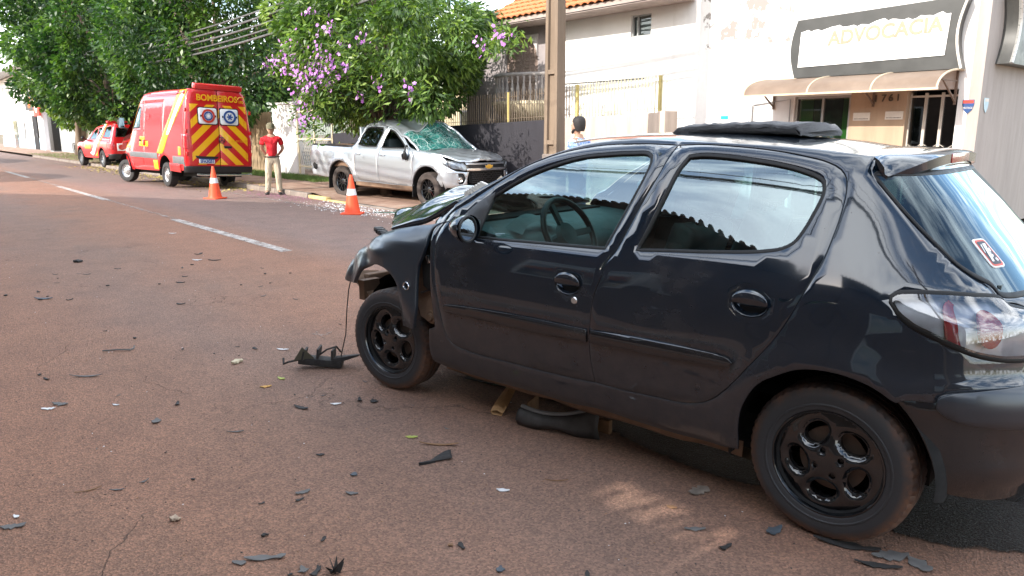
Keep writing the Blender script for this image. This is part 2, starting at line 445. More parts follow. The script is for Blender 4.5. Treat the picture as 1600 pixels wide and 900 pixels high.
M['tan_tile'] = stain('tan stone cladding', (.40, .29, .20), .2)
M['soffit'] = plain('grey brown timber eave', (.33, .27, .24), .8, .2, 4)
M['concrete'] = stain('streaked concrete pole', (.20, .145, .10), .4)
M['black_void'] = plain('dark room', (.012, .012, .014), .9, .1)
M['glass_dark'] = thin_glass('dark window pane', (.38, .42, .40))
M['tile'] = plain('orange clay tile', (.50, .16, .055), .82, .45, 3.5, .3)
M['shutter'] = plain('weathered brown shutter', (.29, .215, .18), .8, .15, 5)
M['yellow'] = plain('sun faded yellow paint', (.42, .34, .12), .6, .2, 6)
M['pale_yellow'] = plain('glare-paled yellow bars', (.50, .46, .30), .6, .1, 6)  # glare of full sun is put into this paler yellow
M['bar_brown'] = plain('dull brown bar paint', (.16, .12, .085), .6, .2, 6)
M['cream'] = plain('cream painted plaster', (.62, .53, .36), .8, .1, 2)
M['metal_grey'] = plain('grey painted sheet metal', (.30, .31, .31), .55, .15, 3)
M['black_metal'] = plain('black iron', (.02, .02, .02), .5, .2)
M['teal_sticker'] = plain('teal enamel', (.02, .55, .55), .4, .03)

def sheet(name, x0, x1, y0, y1, z, mat, nx=1, ny=1, parent=None):
    xs = np.linspace(x0, x1, nx + 1); ys = np.linspace(y0, y1, ny + 1); P = np.array([[(x, y, z) for y in ys] for x in xs])
    return MB().grid(P).build(name, mat, parent, angle=None)
tag(sheet('ground', -900, 600, -600, 900, -.20, M['dirt']), kind='structure')
def road_z(y): return -.025 * max(0.0, y - 3.85)
P = np.array([[(x, y, road_z(y)) for y in (-.35, 2, 3.85, 5, 6.5, 7.95)] for x in (-320, -100, -40, -20, -10, 0, 60)])
tag(MB().grid(P, flip=True).build('road', M['asphalt'], angle=None), kind='structure')
m = MB()
for x0, x1 in ((-55, -50), (-44.5, -39.5), (-34.3, -29.2), (-23.9, -18.3), (-13.4, -8.8), (-3, 2)):
    m.box(((x0 + x1) / 2, 3.77, .0045), (x1 - x0, .15, .0006))
tag(m.build('centre_line_dashes', M['line']), kind='structure')
m = MB()
for x0, x1 in ((-39.5, -34.3), (-29.2, -23.9), (-18.3, -13.4)): m.box(((x0 + x1) / 2, 3.80, .0045), (x1 - x0, .09, .0006))
m.box((-26, 6.95, road_z(6.95) + .0055), (38, .085, .0006), Matrix.Rotation(-.025, 3, 'X'))
tag(m.build('faded_road_lines', M['line_faint']), kind='structure')
# far pavement: full height, then dropped where the pickup has mounted it
def pave_z(x): return .02 - .09 * float(np.clip((x + 16.9) / .9, 0, 1))
xs = np.r_[np.linspace(-320, -60, 8), np.linspace(-55, -17.2, 20), np.linspace(-16.9, -16, 6), np.linspace(-15, 30, 12)]
P = np.array([[(x, y, pave_z(x) + (y - 8) * .008) for y in (8.03, 9.5, 11, 12.2, 12.9)] for x in xs])
tag(MB().grid(P, flip=True).build('pavement', M['pavement'], angle=None), kind='structure')
P = np.array([[(x, y, .11) for y in (-4.2, -2, -.47)] for x in (-320, -60, -20, 0, 60)])
tag(MB().grid(P, flip=True).build('near_pavement', M['pavement'], angle=None), kind='structure')
tag(box('near_kerb', (-60, -.41, .04), (240, .12, .16), M['kerb'], bevel=.015), kind='structure')
kerb = thing('kerb', 'weathered concrete kerb along the far side of the road', 'kerb', (-16, 7.96, 0)); del kerb['label'], kerb['category']; kerb['kind'] = 'structure'
kme = {}
for i in range(46):
    x = -58 + i; zt = pave_z(x + .5) + .005
    yel = x in (-17, -18, -19.) or x == -16
    if x == -17: yel = True
    key = (round(zt, 2), yel)
    if key not in kme:
        b = MB().box((0, 0, zt - .12), (.975, .13, .24)).build('kerb_stone', M['kerb_yellow'] if key[1] and x > -18 else M['kerb'], kerb, bevel=.018)
        kme[key] = b.data
    else:
        b = bpy.data.objects.new('kerb_stone', kme[key]); link(b, kerb)
    b.location = (x + 16.5, random.uniform(-.012, .012), random.uniform(-.008, .004)); b.rotation_euler = (0, 0, R(random.uniform(-.7, .7)))
# grass along the pavement by the trees
def grass(name, n, x0, x1, y0, y1, z, hmax):
    x = RNG.uniform(x0, x1, n); y = RNG.uniform(y0, y1, n); h = RNG.uniform(.3, 1, n) * hmax; a = RNG.uniform(0, 2 * PI, n); w = .006
    lx, ly = RNG.normal(0, .35, n) * h, RNG.normal(0, .35, n) * h
    V = np.empty((n, 3, 3)); V[:, 0] = np.c_[x - w * np.cos(a), y - w * np.sin(a), np.full(n, z)]; V[:, 1] = np.c_[x + w * np.cos(a), y + w * np.sin(a), np.full(n, z)]; V[:, 2] = np.c_[x + lx, y + ly, z + h]
    me = bpy.data.meshes.new(name); me.from_pydata(V.reshape(-1, 3).tolist(), [], np.arange(3 * n).reshape(-1, 3).tolist()); me.materials.append(M['grass'])
    return tag(link(bpy.data.objects.new(name, me)), kind='stuff')
M['grass'] = plain('short green grass', (.10, .17, .03), .8, .4, 3)
grass('grass_verge', 9000, -28, -20.3, 9.7, 10.9, .03, .14)
grass('roadside_grass', 7000, -62, -30, 8.1, 10.6, .02, .12)

# ---------------------------------------------------------------- hill beyond the town
P = np.array([[(-700 + 420 * math.cos(a), 520 + 420 * math.sin(a) * .9, 0 if j == 0 else 40 + 9 * math.sin(3 * a) + 4 * math.sin(9 * a + 1)) if j < 2 else (-900, 650, 52) for j in range(3)] for a in np.linspace(-2.6, .6, 40)])
M['hill'] = plain('hazy green hillside', (.20, .23, .19), .9, .15, .03)
tag(MB().grid(P).build('hill', M['hill'], angle=None), kind='structure')

# ---------------------------------------------------------------- law office building on the corner
ob = thing('office_building', 'white corner office building with curved brown awning and dark framed sign', 'building', (-6.8, 12.3, 0))
L0 = Vector((-6.8, 12.3, 0))
def lx(x, y, z): return (x - L0.x, y - L0.y, z - L0.z)
w = MB()
def wall(x0, x1, z0, z1, y0=12.3, y1=12.55, mb=None): (mb or w).box(lx((x0 + x1) / 2, (y0 + y1) / 2, (z0 + z1) / 2), (x1 - x0, y1 - y0, z1 - z0))
wall(-9.62, -6.92, 0, 6.2); wall(-6.92, -5.93, 2.06, 6.2); wall(-5.05, -4.33, 2.09, 6.2); wall(-5.93, -5.05, 2.33, 6.2)
w.box(lx(-4.26, 12.425, 3.1), (.14, .25, 6.2)); w.build('wall', M['office_wall'], ob)
w = MB(); wall(-5.93, -5.05, 0, 2.33, 12.302, 12.55); w.build('clad_wall', M['tan_tile'], ob)
w = MB(); w.box(lx(-4.11, 18.6, 3.1), (.16, 12.6, 6.2)); w.box(lx(-6.8, 24.9, 3.1), (5.3, .2, 6.2)); w.box(lx(-9.5, 18.6, 3.1), (.2, 12.1, 6.2)); w.build('side_wall', M['grey_stucco'], ob)
box('roof', lx(-6.8, 18.6, 6.25), (5.7, 12.8, .1), M['metal_grey'], ob)
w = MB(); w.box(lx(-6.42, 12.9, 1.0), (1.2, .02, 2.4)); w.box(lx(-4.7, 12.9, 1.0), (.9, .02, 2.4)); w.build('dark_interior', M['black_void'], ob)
# shop window with green posters
wf = MB()
for x in (-6.895, -6.42, -5.955): wf.box(lx(x, 12.36, 1.02), (.035, .05, 2.02))
wf.box(lx(-6.42, 12.36, 2.04), (.96, .05, .035)); wf = wf.build('shop_window', plain('aluminium frame', (.35, .34, .32), .4, .1, metal=.6), ob)
poly('pane', [lx(-6.88, 12.37, .1), lx(-5.96, 12.37, .1), lx(-5.96, 12.37, 2.03), lx(-6.88, 12.37, 2.03)], M['glass_dark'], wf)
M['poster'] = plain('green poster', (.09, .38, .06), .7, .15, 3)
M['poster_dark'] = plain('dark green poster print', (.03, .10, .04), .7, .4, 9)
box('poster', lx(-6.74, 12.40, 1.35), (.25, .008, 1.35), M['poster'], wf); box('poster', lx(-6.03, 12.40, 1.35), (.13, .008, 1.35), M['poster'], wf)
box('poster', lx(-6.36, 12.41, 1.35), (.5, .008, 1.35), M['poster_dark'], wf)
# folding gate with lattice
gt = thing('folding_gate', None, None); gt.parent = ob; gt.location = lx(-4.69, 12.42, 0)
M['gate_steel'] = plain('pale steel gate frame', (.50, .46, .40), .5, .12, 5, metal=.3)
for k in range(3):
    x0 = -.345 + .235 * k; g = MB()
    for x in (x0, x0 + .215): g.box((x, 0, 1.03), (.022, .03, 2.04))
    for z in (.04, 2.0): g.box((x0 + .107, 0, z), (.2, .028, .03))
    lf = g.build('gate_leaf', M['gate_steel'], gt); g = MB()
    for z in np.arange(.1, 1.25, .15):
        g.bar((x0 + .01, .004, z), (x0 + .205, .004, z + .13), .007); g.bar((x0 + .01, -.004, z + .13), (x0 + .205, -.004, z), .007)
    g.build('lattice', M['gate_steel'], lf)
    poly('pane', [(x0 + .01, .02, .05), (x0 + .205, .02, .05), (x0 + .205, .02, 2), (x0 + .01, .02, 2)], M['glass_dark'], lf)
# plates and number
M['plate_cream'] = plain('cream plate', (.62, .58, .52), .6, .08)
M['ink'] = plain('dark ink', (.05, .045, .04), .6, .1)
M['bronze'] = plain('dull bronze numerals', (.10, .075, .055), .5, .2, metal=.4)
for x, z in ((-5.73, 1.71), (-5.22, 1.72)):
    p = box('plate', lx(x, 12.296, z), (.27, .012, .125), M['plate_cream'], ob); g = MB()
    for j in range(5): g.box((0, -.0075, -.02 - .01 * 0 + (-.025 if j == 0 else 0)), (0.01, .002, .004)) if False else None
    for j in range(11): g.box(lx(x - .11 + .021 * j, 12.2885, z - .035), (.012, .002, .013))
    g.build('print', M['ink'], p)
for ch, x in zip('1761', (-5.52, -5.40, -5.29, -5.18)):
    text('house_number', ch, .155, M['bronze'], ob, frame(lx(x, 12.285, 1.985 + (x + 5.35) * .02), (1, 0, 0), (0, 0, 1)), .02)
box('enamel_street_sign', lx(-8.31, 12.288, 1.735), (.155, .012, .06), M['teal_sticker'], ob)
# shields
M['shield_blue'] = plain('navy sticker', (.02, .06, .18), .4, .1); M['shield_red'] = plain('red sticker', (.55, .05, .03), .4, .1); M['shield_pale'] = plain('pale blue sticker', (.36, .50, .58), .45, .08)
def shield(o, sx, sz, ux, ny, matb, matt, txt):
    pts = [(-.5, .5), (.5, .5), (.52, .15), (.38, -.25), (0, -.55), (-.38, -.25), (-.52, .15)]
    u = Vector(ux); nn = Vector(ny); oo = Vector(o)
    b = MB().add([oo + u * (a * sx) + Vector((0, 0, c * sz)) for a, c in pts] + [oo + u * (a * sx) - nn * .008 + Vector((0, 0, c * sz)) for a, c in pts], [tuple(range(7))[::-1], tuple(range(7, 14))] + [(i, (i + 1) % 7, (i + 1) % 7 + 7, i + 7) for i in range(7)]).build('shield_sticker', matb, ob, fix=True)
    top = [(-.46, .46), (.46, .46), (.47, .24), (-.47, .24)]
    poly('shield_band', [oo + u * (a * sx) + nn * -.0105 + Vector((0, 0, c * sz)) for a, c in top], matt, b)
    if txt: text('shield_print', txt, sz * .2, M['plate_cream'], b, frame(oo - nn * .011 + Vector((0, 0, -.12 * sz)), u, (0, 0, 1)), .001, sx=.8)
    return b
shield(lx(-4.18, 12.294, 1.83), .15, .19, (1, 0, 0), (0, 1, 0), M['shield_blue'], M['shield_red'], 'PROTEGE')
shield(lx(-4.024, 12.52, 1.85), .16, .2, (0, 1, 0), (-1, 0, 0), M['shield_pale'], M['plate_cream'], '')
# pipe on the facade, left of the door
m = MB(); m.tube([lx(-7.72, 12.27, 0), lx(-7.72, 12.27, 1.92), lx(-7.7, 12.27, 1.95), lx(-6.98, 12.27, 2.02), lx(-6.97, 12.27, 0)], .012, 8); m.build('conduit', M['metal_grey'], ob)
# curved polycarbonate awning
def arc_pt(t): # t 0 at the wall, 1 at the front edge
    a = R(90) * t; return 12.28 - .88 * math.sin(a) ** 1.05, 2.06 + .30 * math.cos(a) ** .9
def polycarb():
    s = Mat('dusty brown polycarbonate'); n = s.noise(3, 5, .6)
    s.set(col=s.ramp(n, (.3, (.185, .135, .10)), (.7, (.26, .195, .145))), rough=.5, spec=.4); tr = s.n('ShaderNodeBsdfTranslucent'); tr.inputs[0].default_value = (.25, .13, .07, 1)
    mx_ = s.n('ShaderNodeMixShader'); mx_.inputs[0].default_value = .25; s.l(s.b.outputs[0], mx_.inputs[1]); s.l(tr.outputs[0], mx_.inputs[2]); s.l(mx_.outputs[0], s.out.inputs[0]); return s.m
M['polycarb'] = polycarb(); M['awning_frame'] = plain('dull cream awning frame', (.50, .40, .28), .5, .15)
aw = thing('awning', None, None); aw.parent = ob; aw.location = lx(-5.8, 12.3, 2.06)
AX = [-7.36, -6.22, -5.22, -4.30]; A0 = Vector((-5.8, 12.3, 2.06))
def ax_(x, y, z): return (x - A0.x, y - A0.y, z - A0.z)
for a, b in zip(AX, AX[1:]):
    P = np.array([[ax_(x, *arc_pt(t)) for t in np.linspace(0, 1, 11)] for x in (a + .012, b - .012)])
    MB().grid(P).build('polycarbonate_sheet', M['polycarb'], aw, angle=None)
for x in AX:
    MB().tube([ax_(x, *arc_pt(t)) for t in np.linspace(0, 1, 11)], .016, 6).build('awning_rib', M['awning_frame'], aw)
m = MB(); m.bar(ax_(AX[0] - .02, *arc_pt(1)), ax_(AX[-1] + .02, *arc_pt(1)), .03, .03); m.bar(ax_(AX[0] - .02, *arc_pt(0)), ax_(AX[-1] + .02, *arc_pt(0)), .035, .035); m.build('awning_rail', M['awning_frame'], aw)
for x in (-7.3, -5.55, -4.36):
    m = MB(); m.bar(ax_(x, 12.27, 1.86), ax_(x, 12.27, 2.34), .03); m.bar(ax_(x, 12.27, 1.9), ax_(x, 11.75, 2.2), .022); m.bar(ax_(x, 11.7, 2.2), ax_(x, 12.27, 2.2), .02); m.build('awning_bracket', plain('rusty brown bracket', (.13, .085, .06), .6, .2), aw)
# sign box with curved ends
M['sign_grey'] = plain('dark grey brushed panel', (.055, .055, .052), .38, .12, 3, metal=.2)
M['sign_white'] = plain('bleached white sign sheet', (.82, .80, .77), .55, .04, 2)
M['sign_letter'] = plain('faded tan lettering', (.30, .225, .155), .6, .12, 18)
sg = thing('shop_sign', None, None); sg.parent = ob; sg.location = lx(-5.6, 12.3, 2.8); S0 = Vector((-5.6, 12.3, 2.8))
left = [(-6.84 - .10 * math.sin(t * PI) , 2.36 + .93 * t) for t in np.linspace(0, 1, 9)]
right = [(-4.27 - .10 * math.sin(t * PI), 2.36 + 1.0 * t) for t in np.linspace(1, 0, 9)]
pts = [(x - S0.x, z - S0.z) for x, z in left + right]
MB().prism(pts, .2, Matrix.Translation((0, -.22, 0))).build('sign_frame', M['sign_grey'], sg, angle=30, fix=True)
mm = MB(); P = np.array([[(x - .005 - S0.x, y - S0.y, z - S0.z) for y in (12.03, 12.29)] for x, z in [(-4.262 - .10 * math.sin(t * PI), 2.36 + 1.0 * t) for t in np.linspace(0, 1, 12)]])
MB().tube([(x - S0.x, -.225, z - S0.z) for x, z in [(-4.262 - .10 * math.sin(t * PI), 2.36 + 1.0 * t) for t in np.linspace(0, 1, 12)]], .018, 6).build('sign_trim', M['plate_cream'], sg)
top = [(x, 3.14 + .05 * (x + 6.8) / 2.3 - .04 + .03 * math.sin(x * 9) * random.random() + random.uniform(-.02, .015)) for x in np.linspace(-4.47, -6.76, 40)]
face = [(-6.78, 2.53), (-4.50, 2.56)] + top
MB().prism([(x - S0.x, z - S0.z) for x, z in face], .012, Matrix.Translation((0, -.236, 0))).build('sign_sheet', M['sign_white'], sg, angle=30)
box('sign_lip', (-6.64 + 1.0 + .0, -.245, 2.525 - S0.z), (2.28, .03, .025), M['sign_grey'], sg)
text('lettering', 'ADVOCACIA', .30, M['sign_letter'], sg, frame((-5.42 - S0.x, -.2395, 2.965 - S0.z), (1, 0, .035), (0, 0, 1)), .004, bold=.010, sx=.98)
# second sign round the corner
sg2 = thing('side_shop_sign', None, None); sg2.parent = ob; sg2.location = lx(-4.03, 14, 2.9)
pts = [(-1.30 + .16 * math.sin(t * PI) * 1, -.46 + 1.0 * t) for t in np.linspace(0, 1, 9)] + [(2.4, .54), (2.4, -.46)]
MB().prism(pts, .2, Matrix(((0, -1, 0, .2), (1, 0, 0, 0), (0, 0, 1, 0), (0, 0, 0, 1)))).build('sign_frame', M['sign_grey'], sg2, fix=True, angle=30)
MB().tube([(.21, -1.30 + .16 * math.sin(t * PI), -.46 + t) for t in np.linspace(0, 1, 12)], .03, 6).build('sign_trim', plain('polished steel trim', (.45, .45, .43), .3, .1, metal=.6), sg2)
box('sign_sheet', (.207, .75, .04), (.012, 2.9, .62), plain('pale blue white sheet', (.62, .68, .72), .5, .05), sg2)
m = MB()
for j in range(3): m.box((.2145, -.5, .12 - .2 * j), (.003, .12, .14))
m.build('sign_print', M['shield_blue'], sg2)

# ---------------------------------------------------------------- neighbouring house
hs = thing('house', 'white house with orange clay tile roof and brown arched shutters', 'house', (-12.2, 12.3, 0)); H0 = Vector((-12.2, 12.3, 0))
def hx(x, y, z): return (x - H0.x, y - H0.y, z)
w = MB()
for x0, x1, z0, z1 in ((-13.30, -10.70, 0, 3.98), (-10.70, -10.17, 0, 3.39), (-10.70, -10.17, 3.82, 3.98), (-10.17, -9.62, 0, 3.98)):
    w.box(hx((x0 + x1) / 2, 12.42, (z0 + z1) / 2), (x1 - x0, .22, z1 - z0))
w.box(hx(-16.3, 16, 1.99), (.2, 7, 3.98)); w.box(hx(-9.73, 16, 1.99), (.2, 6.9, 3.98)); w.box(hx(-13, 19.6, 1.99), (6.8, .2, 3.98)); w.build('wall', M['white_wall'], hs)
w = MB()
for x0, x1, z0, z1 in ((-16.4, -14.73, 0, 3.98), (-14.73, -13.57, 0, 2.02), (-14.73, -13.57, 3.72, 3.98), (-13.57, -13.30, 0, 3.98)): w.box(hx((x0 + x1) / 2, 12.42, (z0 + z1) / 2), (x1 - x0, .216, z1 - z0))
w.build('front_wall', plain('taupe painted plaster', (.30, .265, .265), .85, .12, 2), hs)
sh = thing('shuttered_window', None, None); sh.parent = hs; sh.location = hx(-14.15, 12.36, 2.9)
for sgn_ in (-1, 1):
    lf = box('shutter_leaf', (sgn_ * .285, 0, 0), (.56, .05, 1.66), M['shutter'], sh); g = MB()
    for x in (.09, .285, .48): g.box((sgn_ * x, -.03, 0), (.03, .02, 1.6))
    for z in np.linspace(-.75, .75, 19): g.box((sgn_ * .285, -.028, z), (.5, .012, .035), Matrix.Rotation(R(25), 3, 'X'))
    g.build('slats', M['shutter'], lf)
ap = [(.60 * math.cos(a), .80 - .46 + .46 * math.sin(a)) for a in np.linspace(0, PI, 17)]
g = MB(); g.prism([(.6, .84)] + [(.60, .34)] + ap[1:8] + [(0, .84)], .08, Matrix.Translation((0, -.10, 0)), 0); g.prism([(0, .84)] + ap[8:-1] + [(-.60, .34), (-.6, .84)], .08, Matrix.Translation((0, -.10, 0))); g.build('arch_trim', plain('grey lilac shaded plaster', (.52, .49, .48), .8, .1), sh, fix=True)
bw = thing('window', None, None); bw.parent = hs; bw.location = hx(-10.435, 12.38, 3.605)
g = MB()
for x in (-.25, -.12, .25): g.box((x, 0, 0), (.03, .05, .43))
for z in (-.2, .2): g.box((0, 0, z), (.53, .048, .03))
g.build('window_frame', M['metal_grey'], bw); poly('pane', [(-.25, .02, -.2), (.25, .02, -.2), (.25, .02, .2), (-.25, .02, .2)], thin_glass('pale pane', (.35, .4, .4)), bw); box('curtain', (0, .08, 0), (.5, .01, .4), M['white_wall'], bw)
# balcony
bl = thing('balcony', None, None); bl.parent = hs; bl.location = hx(-13.9, 12.3, 2.12)
P = [[(1.05 * math.cos(a) * k, -.72 * math.sin(a) * k, z) for a in np.linspace(PI, 0, 19)] for k, z in ((.25, -.42), (.55, -.36), (.82, -.22), (.97, -.06), (1.0, 0), (1.02, .0), (1.02, .07), (.0, .07))]
MB().grid(np.array(P), flip=True).build('balcony_base', M['cream'], bl, angle=40)
prof = [(.035, 0), (.035, .04), (.022, .07), (.042, .22), (.040, .28), (.018, .42), (.026, .5), (.035, .54), (.035, .58)]
bal = None; M['baluster'] = plain('shade-darkened stone baluster', (.30, .27, .25), .85, .2, 8)  # shade on the balcony is put into this darker stone
for a in np.linspace(R(172), R(8), 17):
    if bal is None: bal = MB().lathe(prof, 10, 'Z').build('baluster', M['baluster'], bl, fix=True); o = bal
    else: o = link(bpy.data.objects.new('baluster', bal.data), bl)
    o.location = (.96 * math.cos(a), -.66 * math.sin(a), .07)
MB().tube([(.97 * math.cos(a), -.67 * math.sin(a), .67) for a in np.linspace(PI, 0, 19)], .045, 8).build('hand_rail', M['baluster'], bl)
# roof with individual clay tiles
ez, ey, pitch_ = 4.02, 11.55, R(27); cp, sp = math.cos(pitch_), math.sin(pitch_)
XL, XR = -14.95, -9.1
def rp(x, t): return hx(x, ey + t * cp, ez + t * sp)
rf = MB(); rf.add([rp(XL, 0), rp(XR, 0), rp(XR, 6), rp(XL, 6), hx(XL, ey + 12 * cp, ez), hx(XR, ey + 12 * cp, ez)], [(0, 1, 2, 3), (3, 2, 5, 4)]).build('roof_deck', M['soffit'], hs, angle=None); rf = bpy.data.objects['roof_deck'] if 'roof_deck' in bpy.data.objects else None
g = MB(); g.box(hx((XL + XR) / 2, ey + .02, ez - .06), (XR - XL, .04, .12)); g.box(hx((XL + XR) / 2, (ey + 12.3) / 2, ez - .10), (XR - XL - .02, 12.3 - ey, .02))
for x in np.arange(XL + .15, XR, .42): g.box(hx(x, 11.85, ez - .055), (.06, .58, .08))
g.build('eave', M['soffit'], hs)
def tile_mesh():
    nx = 7; P = [[(( k / (nx - 1) - .5) * .205, y, .045 * math.sin(k / (nx - 1) * PI) * (1 if y < .2 else .92) + .012 * (y < .2)) for k in range(nx)] for y in (0, .4)]
    a = MB(); a.grid(np.array(P), flip=True)
    Q = [[(( k / (nx - 1) - .5) * .205, 0, z) for k in range(nx)] for z in (0, 1)]
    a.add([(q[0], 0, q[2]) for q in P[0]] + [(q[0], 0.0, q[2] - .018) for q in P[0]], [(k, k + 1, k + 1 + nx, k + nx) for k in range(nx - 1)])
    return a
tb = tile_mesh().build('roof_tile', M['tile'], hs, angle=50); tme = tb.data; bpy.data.objects.remove(tb)
cnt = 0; rest = MB(); tm = tile_mesh()
for j in range(17):
    for i in range(int((XR - XL) / .2)):
        x = XL + .1 + i * .2; t = j * .345 + .0
        jit = (random.uniform(-.008, .008), random.uniform(-.012, .012), random.uniform(-2, 2))
        p = Vector(rp(x + jit[0], t - .06 + jit[1])) + Vector((0, -sp, cp)) * .03
        Mx = Matrix.Translation(p) @ Matrix.Rotation(pitch_ - R(2.5), 4, 'X') @ Matrix.Rotation(R(jit[2]), 4, 'Z')
        if cnt < 290 and (j < 10):
            o = link(bpy.data.objects.new('roof_tile', tme), hs); o.matrix_local = Mx; cnt += 1
        else: rest.add([Mx @ Vector(v) for v in tm.v], tm.f)
tag(rest.build('roof_tiles_upper', M['tile'], hs, angle=50), kind='stuff')

# ---------------------------------------------------------------- low wall with railing in front of the house
lw = thing('garden_wall', 'low rendered wall carrying a spiked yellow railing, part charcoal and part beige', 'wall', (-12, 11, 0))
def topz(x): return 1.745 + (x + 11.3) * .030
def slabx(x0, x1, y0, y1, mat, name, dz=0):
    v = []
    for x in (x0, x1):
        for y in (y0, y1):
            for z in (-.05, topz(x) + dz): v.append((x + 12, y - 11, z))
    return MB().add(v, [(0, 1, 3, 2), (4, 6, 7, 5), (0, 4, 5, 1), (2, 3, 7, 6), (1, 5, 7, 3), (0, 2, 6, 4)]).build(name, mat, lw, fix=True, bevel=.012)
slabx(-22, -11.62, 11, 11.2, M['dark_wall'], 'dark_wall_section'); slabx(-11.62, -8.86, 11, 11.2, M['low_wall'], 'beige_wall_section'); slabx(-8.86, -8.68, 10.985, 11.36, M['low_wall'], 'end_pillar', .02)
for x, mt in ((-16.2, 'bar_brown'), (-13.2, 'yellow'), (-11.02, 'yellow'), (-8.9, 'yellow')):
    box('railing_post', (x + 12, .1, topz(x) + .33), (.05, .05, .66), M[mt], lw)
bar = {}
x = -17.4; 
while x < -8.70:
    mt = 'bar_brown' if x < -11.2 else 'pale_yellow'
    if mt not in bar:
        o = MB().box((0, 0, .335), (.016, .016, .67)).add([(-.008, -.008, .67), (.008, -.008, .67), (.008, .008, .67), (-.008, .008, .67), (0, 0, .72)], [(0, 1, 4), (1, 2, 4), (2, 3, 4), (3, 0, 4)]).build('railing_bar', M[mt], lw, angle=30); bar[mt] = o.data
    else: o = link(bpy.data.objects.new('railing_bar', bar[mt]), lw)
    o.location = (x + 12, .1, topz(x) - .03); o.rotation_euler = (R(random.uniform(-.5, .5)), R(random.uniform(-.8, .8)), 0); x += .083
for a, b, mt in ((-17.4, -11.2, 'bar_brown'), (-11.2, -8.7, 'pale_yellow')):
    for dz in (.08, .56): m = MB().bar((a + 12, .115, topz(a) + dz), (b + 12, .115, topz(b) + dz), .022, .012).build('railing_rail', M[mt], lw)

# ---------------------------------------------------------------- things along the pavement further left
gate = thing('palisade_gate', 'brown slatted gate behind the man in the red shirt', 'gate', (-28.4, 11, .02))
M['slat'] = plain('sun bleached brown slat', (.34, .25, .15), .8, .3, 4)
sm = None; M['slat_gap'] = plain('dark board behind the slats', (.05, .04, .03), .9, .2)
for i in range(30):
    if sm is None: o = MB().box((0, 0, 1.08), (.085, .03, 2.16)).build('slat', M['slat'], gate); sm = o.data
    else: o = link(bpy.data.objects.new('slat', sm), gate)
    o.location = (-1.9 + i * .135, random.uniform(-.006, .006), random.uniform(-.02, .02))
for z in (.3, 1.8): box('gate_rail', (.06, .04, z), (4.1, .04, .08), M['slat_gap'], gate)
wp = thing('white_gate_pillar', 'broad white rendered wall panel right of the man in the red shirt', 'wall', (-25.2, 11, 0))
box('panel', (0, .1, 1.2), (1.9, .25, 2.45), M['white_wall'], wp, bevel=.01); box('cap', (0, .1, 2.45), (2.0, .35, .07), M['white_wall'], wp)
mg = thing('lattice_gate', 'pale metal lattice gate behind the tailgate of the silver pickup', 'gate', (-22.9, 11, 0)); g = MB()
for x in (-1.25, 0, 1.25): g.box((x, 0, 1.15), (.05, .05, 2.1))
for z in (.35, 1.25, 2.15): g.box((0, 0, z), (2.5, .045, .05))
g.build('gate_frame', M['cream'], mg); g = MB()
for x in np.arange(-1.25, 1.25, .15):
    g.bar((x, .01, .4), (min(x + .5, 1.25), .01, 1.2), .014); g.bar((x, -.01, 1.2), (min(x + .5, 1.25), -.01, .4), .014)
g.build('lattice', M['metal_grey'], mg); g = MB()
for x in np.arange(-1.15, 1.2, .12): g.bar((x, 0, 1.27), (x, 0, 2.13), .016)
g.build('gate_bars', M['metal_grey'], mg)
fl = thing('shrub_fence', 'dark barred fence almost hidden behind the flowering tree', 'fence', (-19, 11.3, 0))
for i in range(44): box('fence_bar', (-2.6 + i * .12, 0, 1.2), (.02, .02, 2.2), M['bar_brown'], fl) if i == 0 else None
fb = kids(fl)[0].data
for i in range(1, 44): o = link(bpy.data.objects.new('fence_bar', fb), fl); o.location = (i * .12, 0, 0)
for z in (.25, 2.1): box('fence_rail', (0, .02, z), (5.2, .03, .05), M['bar_brown'], fl)
# houses hidden by the trees
def simple_house(name, label, x0, x1, y0, y1, h, wallm, roofm, ridge=1.6, wins=()):
    t = thing(name, label, 'house', ((x0 + x1) / 2, y0, 0)); cx = (x0 + x1) / 2
    box('wall', (0, (y1 - y0) / 2, h / 2), (x1 - x0, y1 - y0, h), wallm, t)
    o = .5; a, b, c, d = x0 - cx - o, x1 - cx + o, -o, y1 - y0 + o; my = (y1 - y0) / 2; rr = min(my, (x1 - x0) / 2 - .2)
    MB().add([(a, c, h), (b, c, h), (b, d, h), (a, d, h), (a + rr, my, h + ridge), (b - rr, my, h + ridge)], [(0, 1, 5, 4), (1, 2, 5), (2, 3, 4, 5), (3, 0, 4), (3, 2, 1, 0)]).build('roof', roofm, t, angle=20)
    for wx, wz, ww, wh in wins:
        f = MB(); f.box((wx, -.02, wz + wh / 2), (ww, .06, .06)); f.box((wx, -.02, wz - wh / 2), (ww, .06, .06)); f.box((wx - ww / 2, -.02, wz), (.06, .06, wh)); f.box((wx + ww / 2, -.02, wz), (.06, .06, wh)); f = f.build('window', M['metal_grey'], t)
        poly('pane', [(wx - ww / 2, -.008, wz - wh / 2), (wx + ww / 2, -.008, wz - wh / 2), (wx + ww / 2, -.008, wz + wh / 2), (wx - ww / 2, -.008, wz + wh / 2)], M['glass_dark'], f)
    return t
simple_house('back_house', 'dim cream house behind the flowering tree and barred fence', -26, -17.2, 15, 23, 3.0, M['cream'], M['tile'], 1.8, ((-2, 1.6, 1.4, 1.1), (2, 1.6, 1.4, 1.1)))
wl = thing('white_boundary_wall', 'long white boundary wall with yellow pillars and a louvred gate beyond the red vehicles', 'wall', (-44, 11, 0))
box('wall_panel', (0, .1, 1.3), (26, .2, 2.6), M['white_wall'], wl)
for x in (-12.9, -9.2, -2, 6, 12.5): box('pillar', (x, .02, 1.4), (.45, .42, 2.8), M['cream'], wl, bevel=.01)
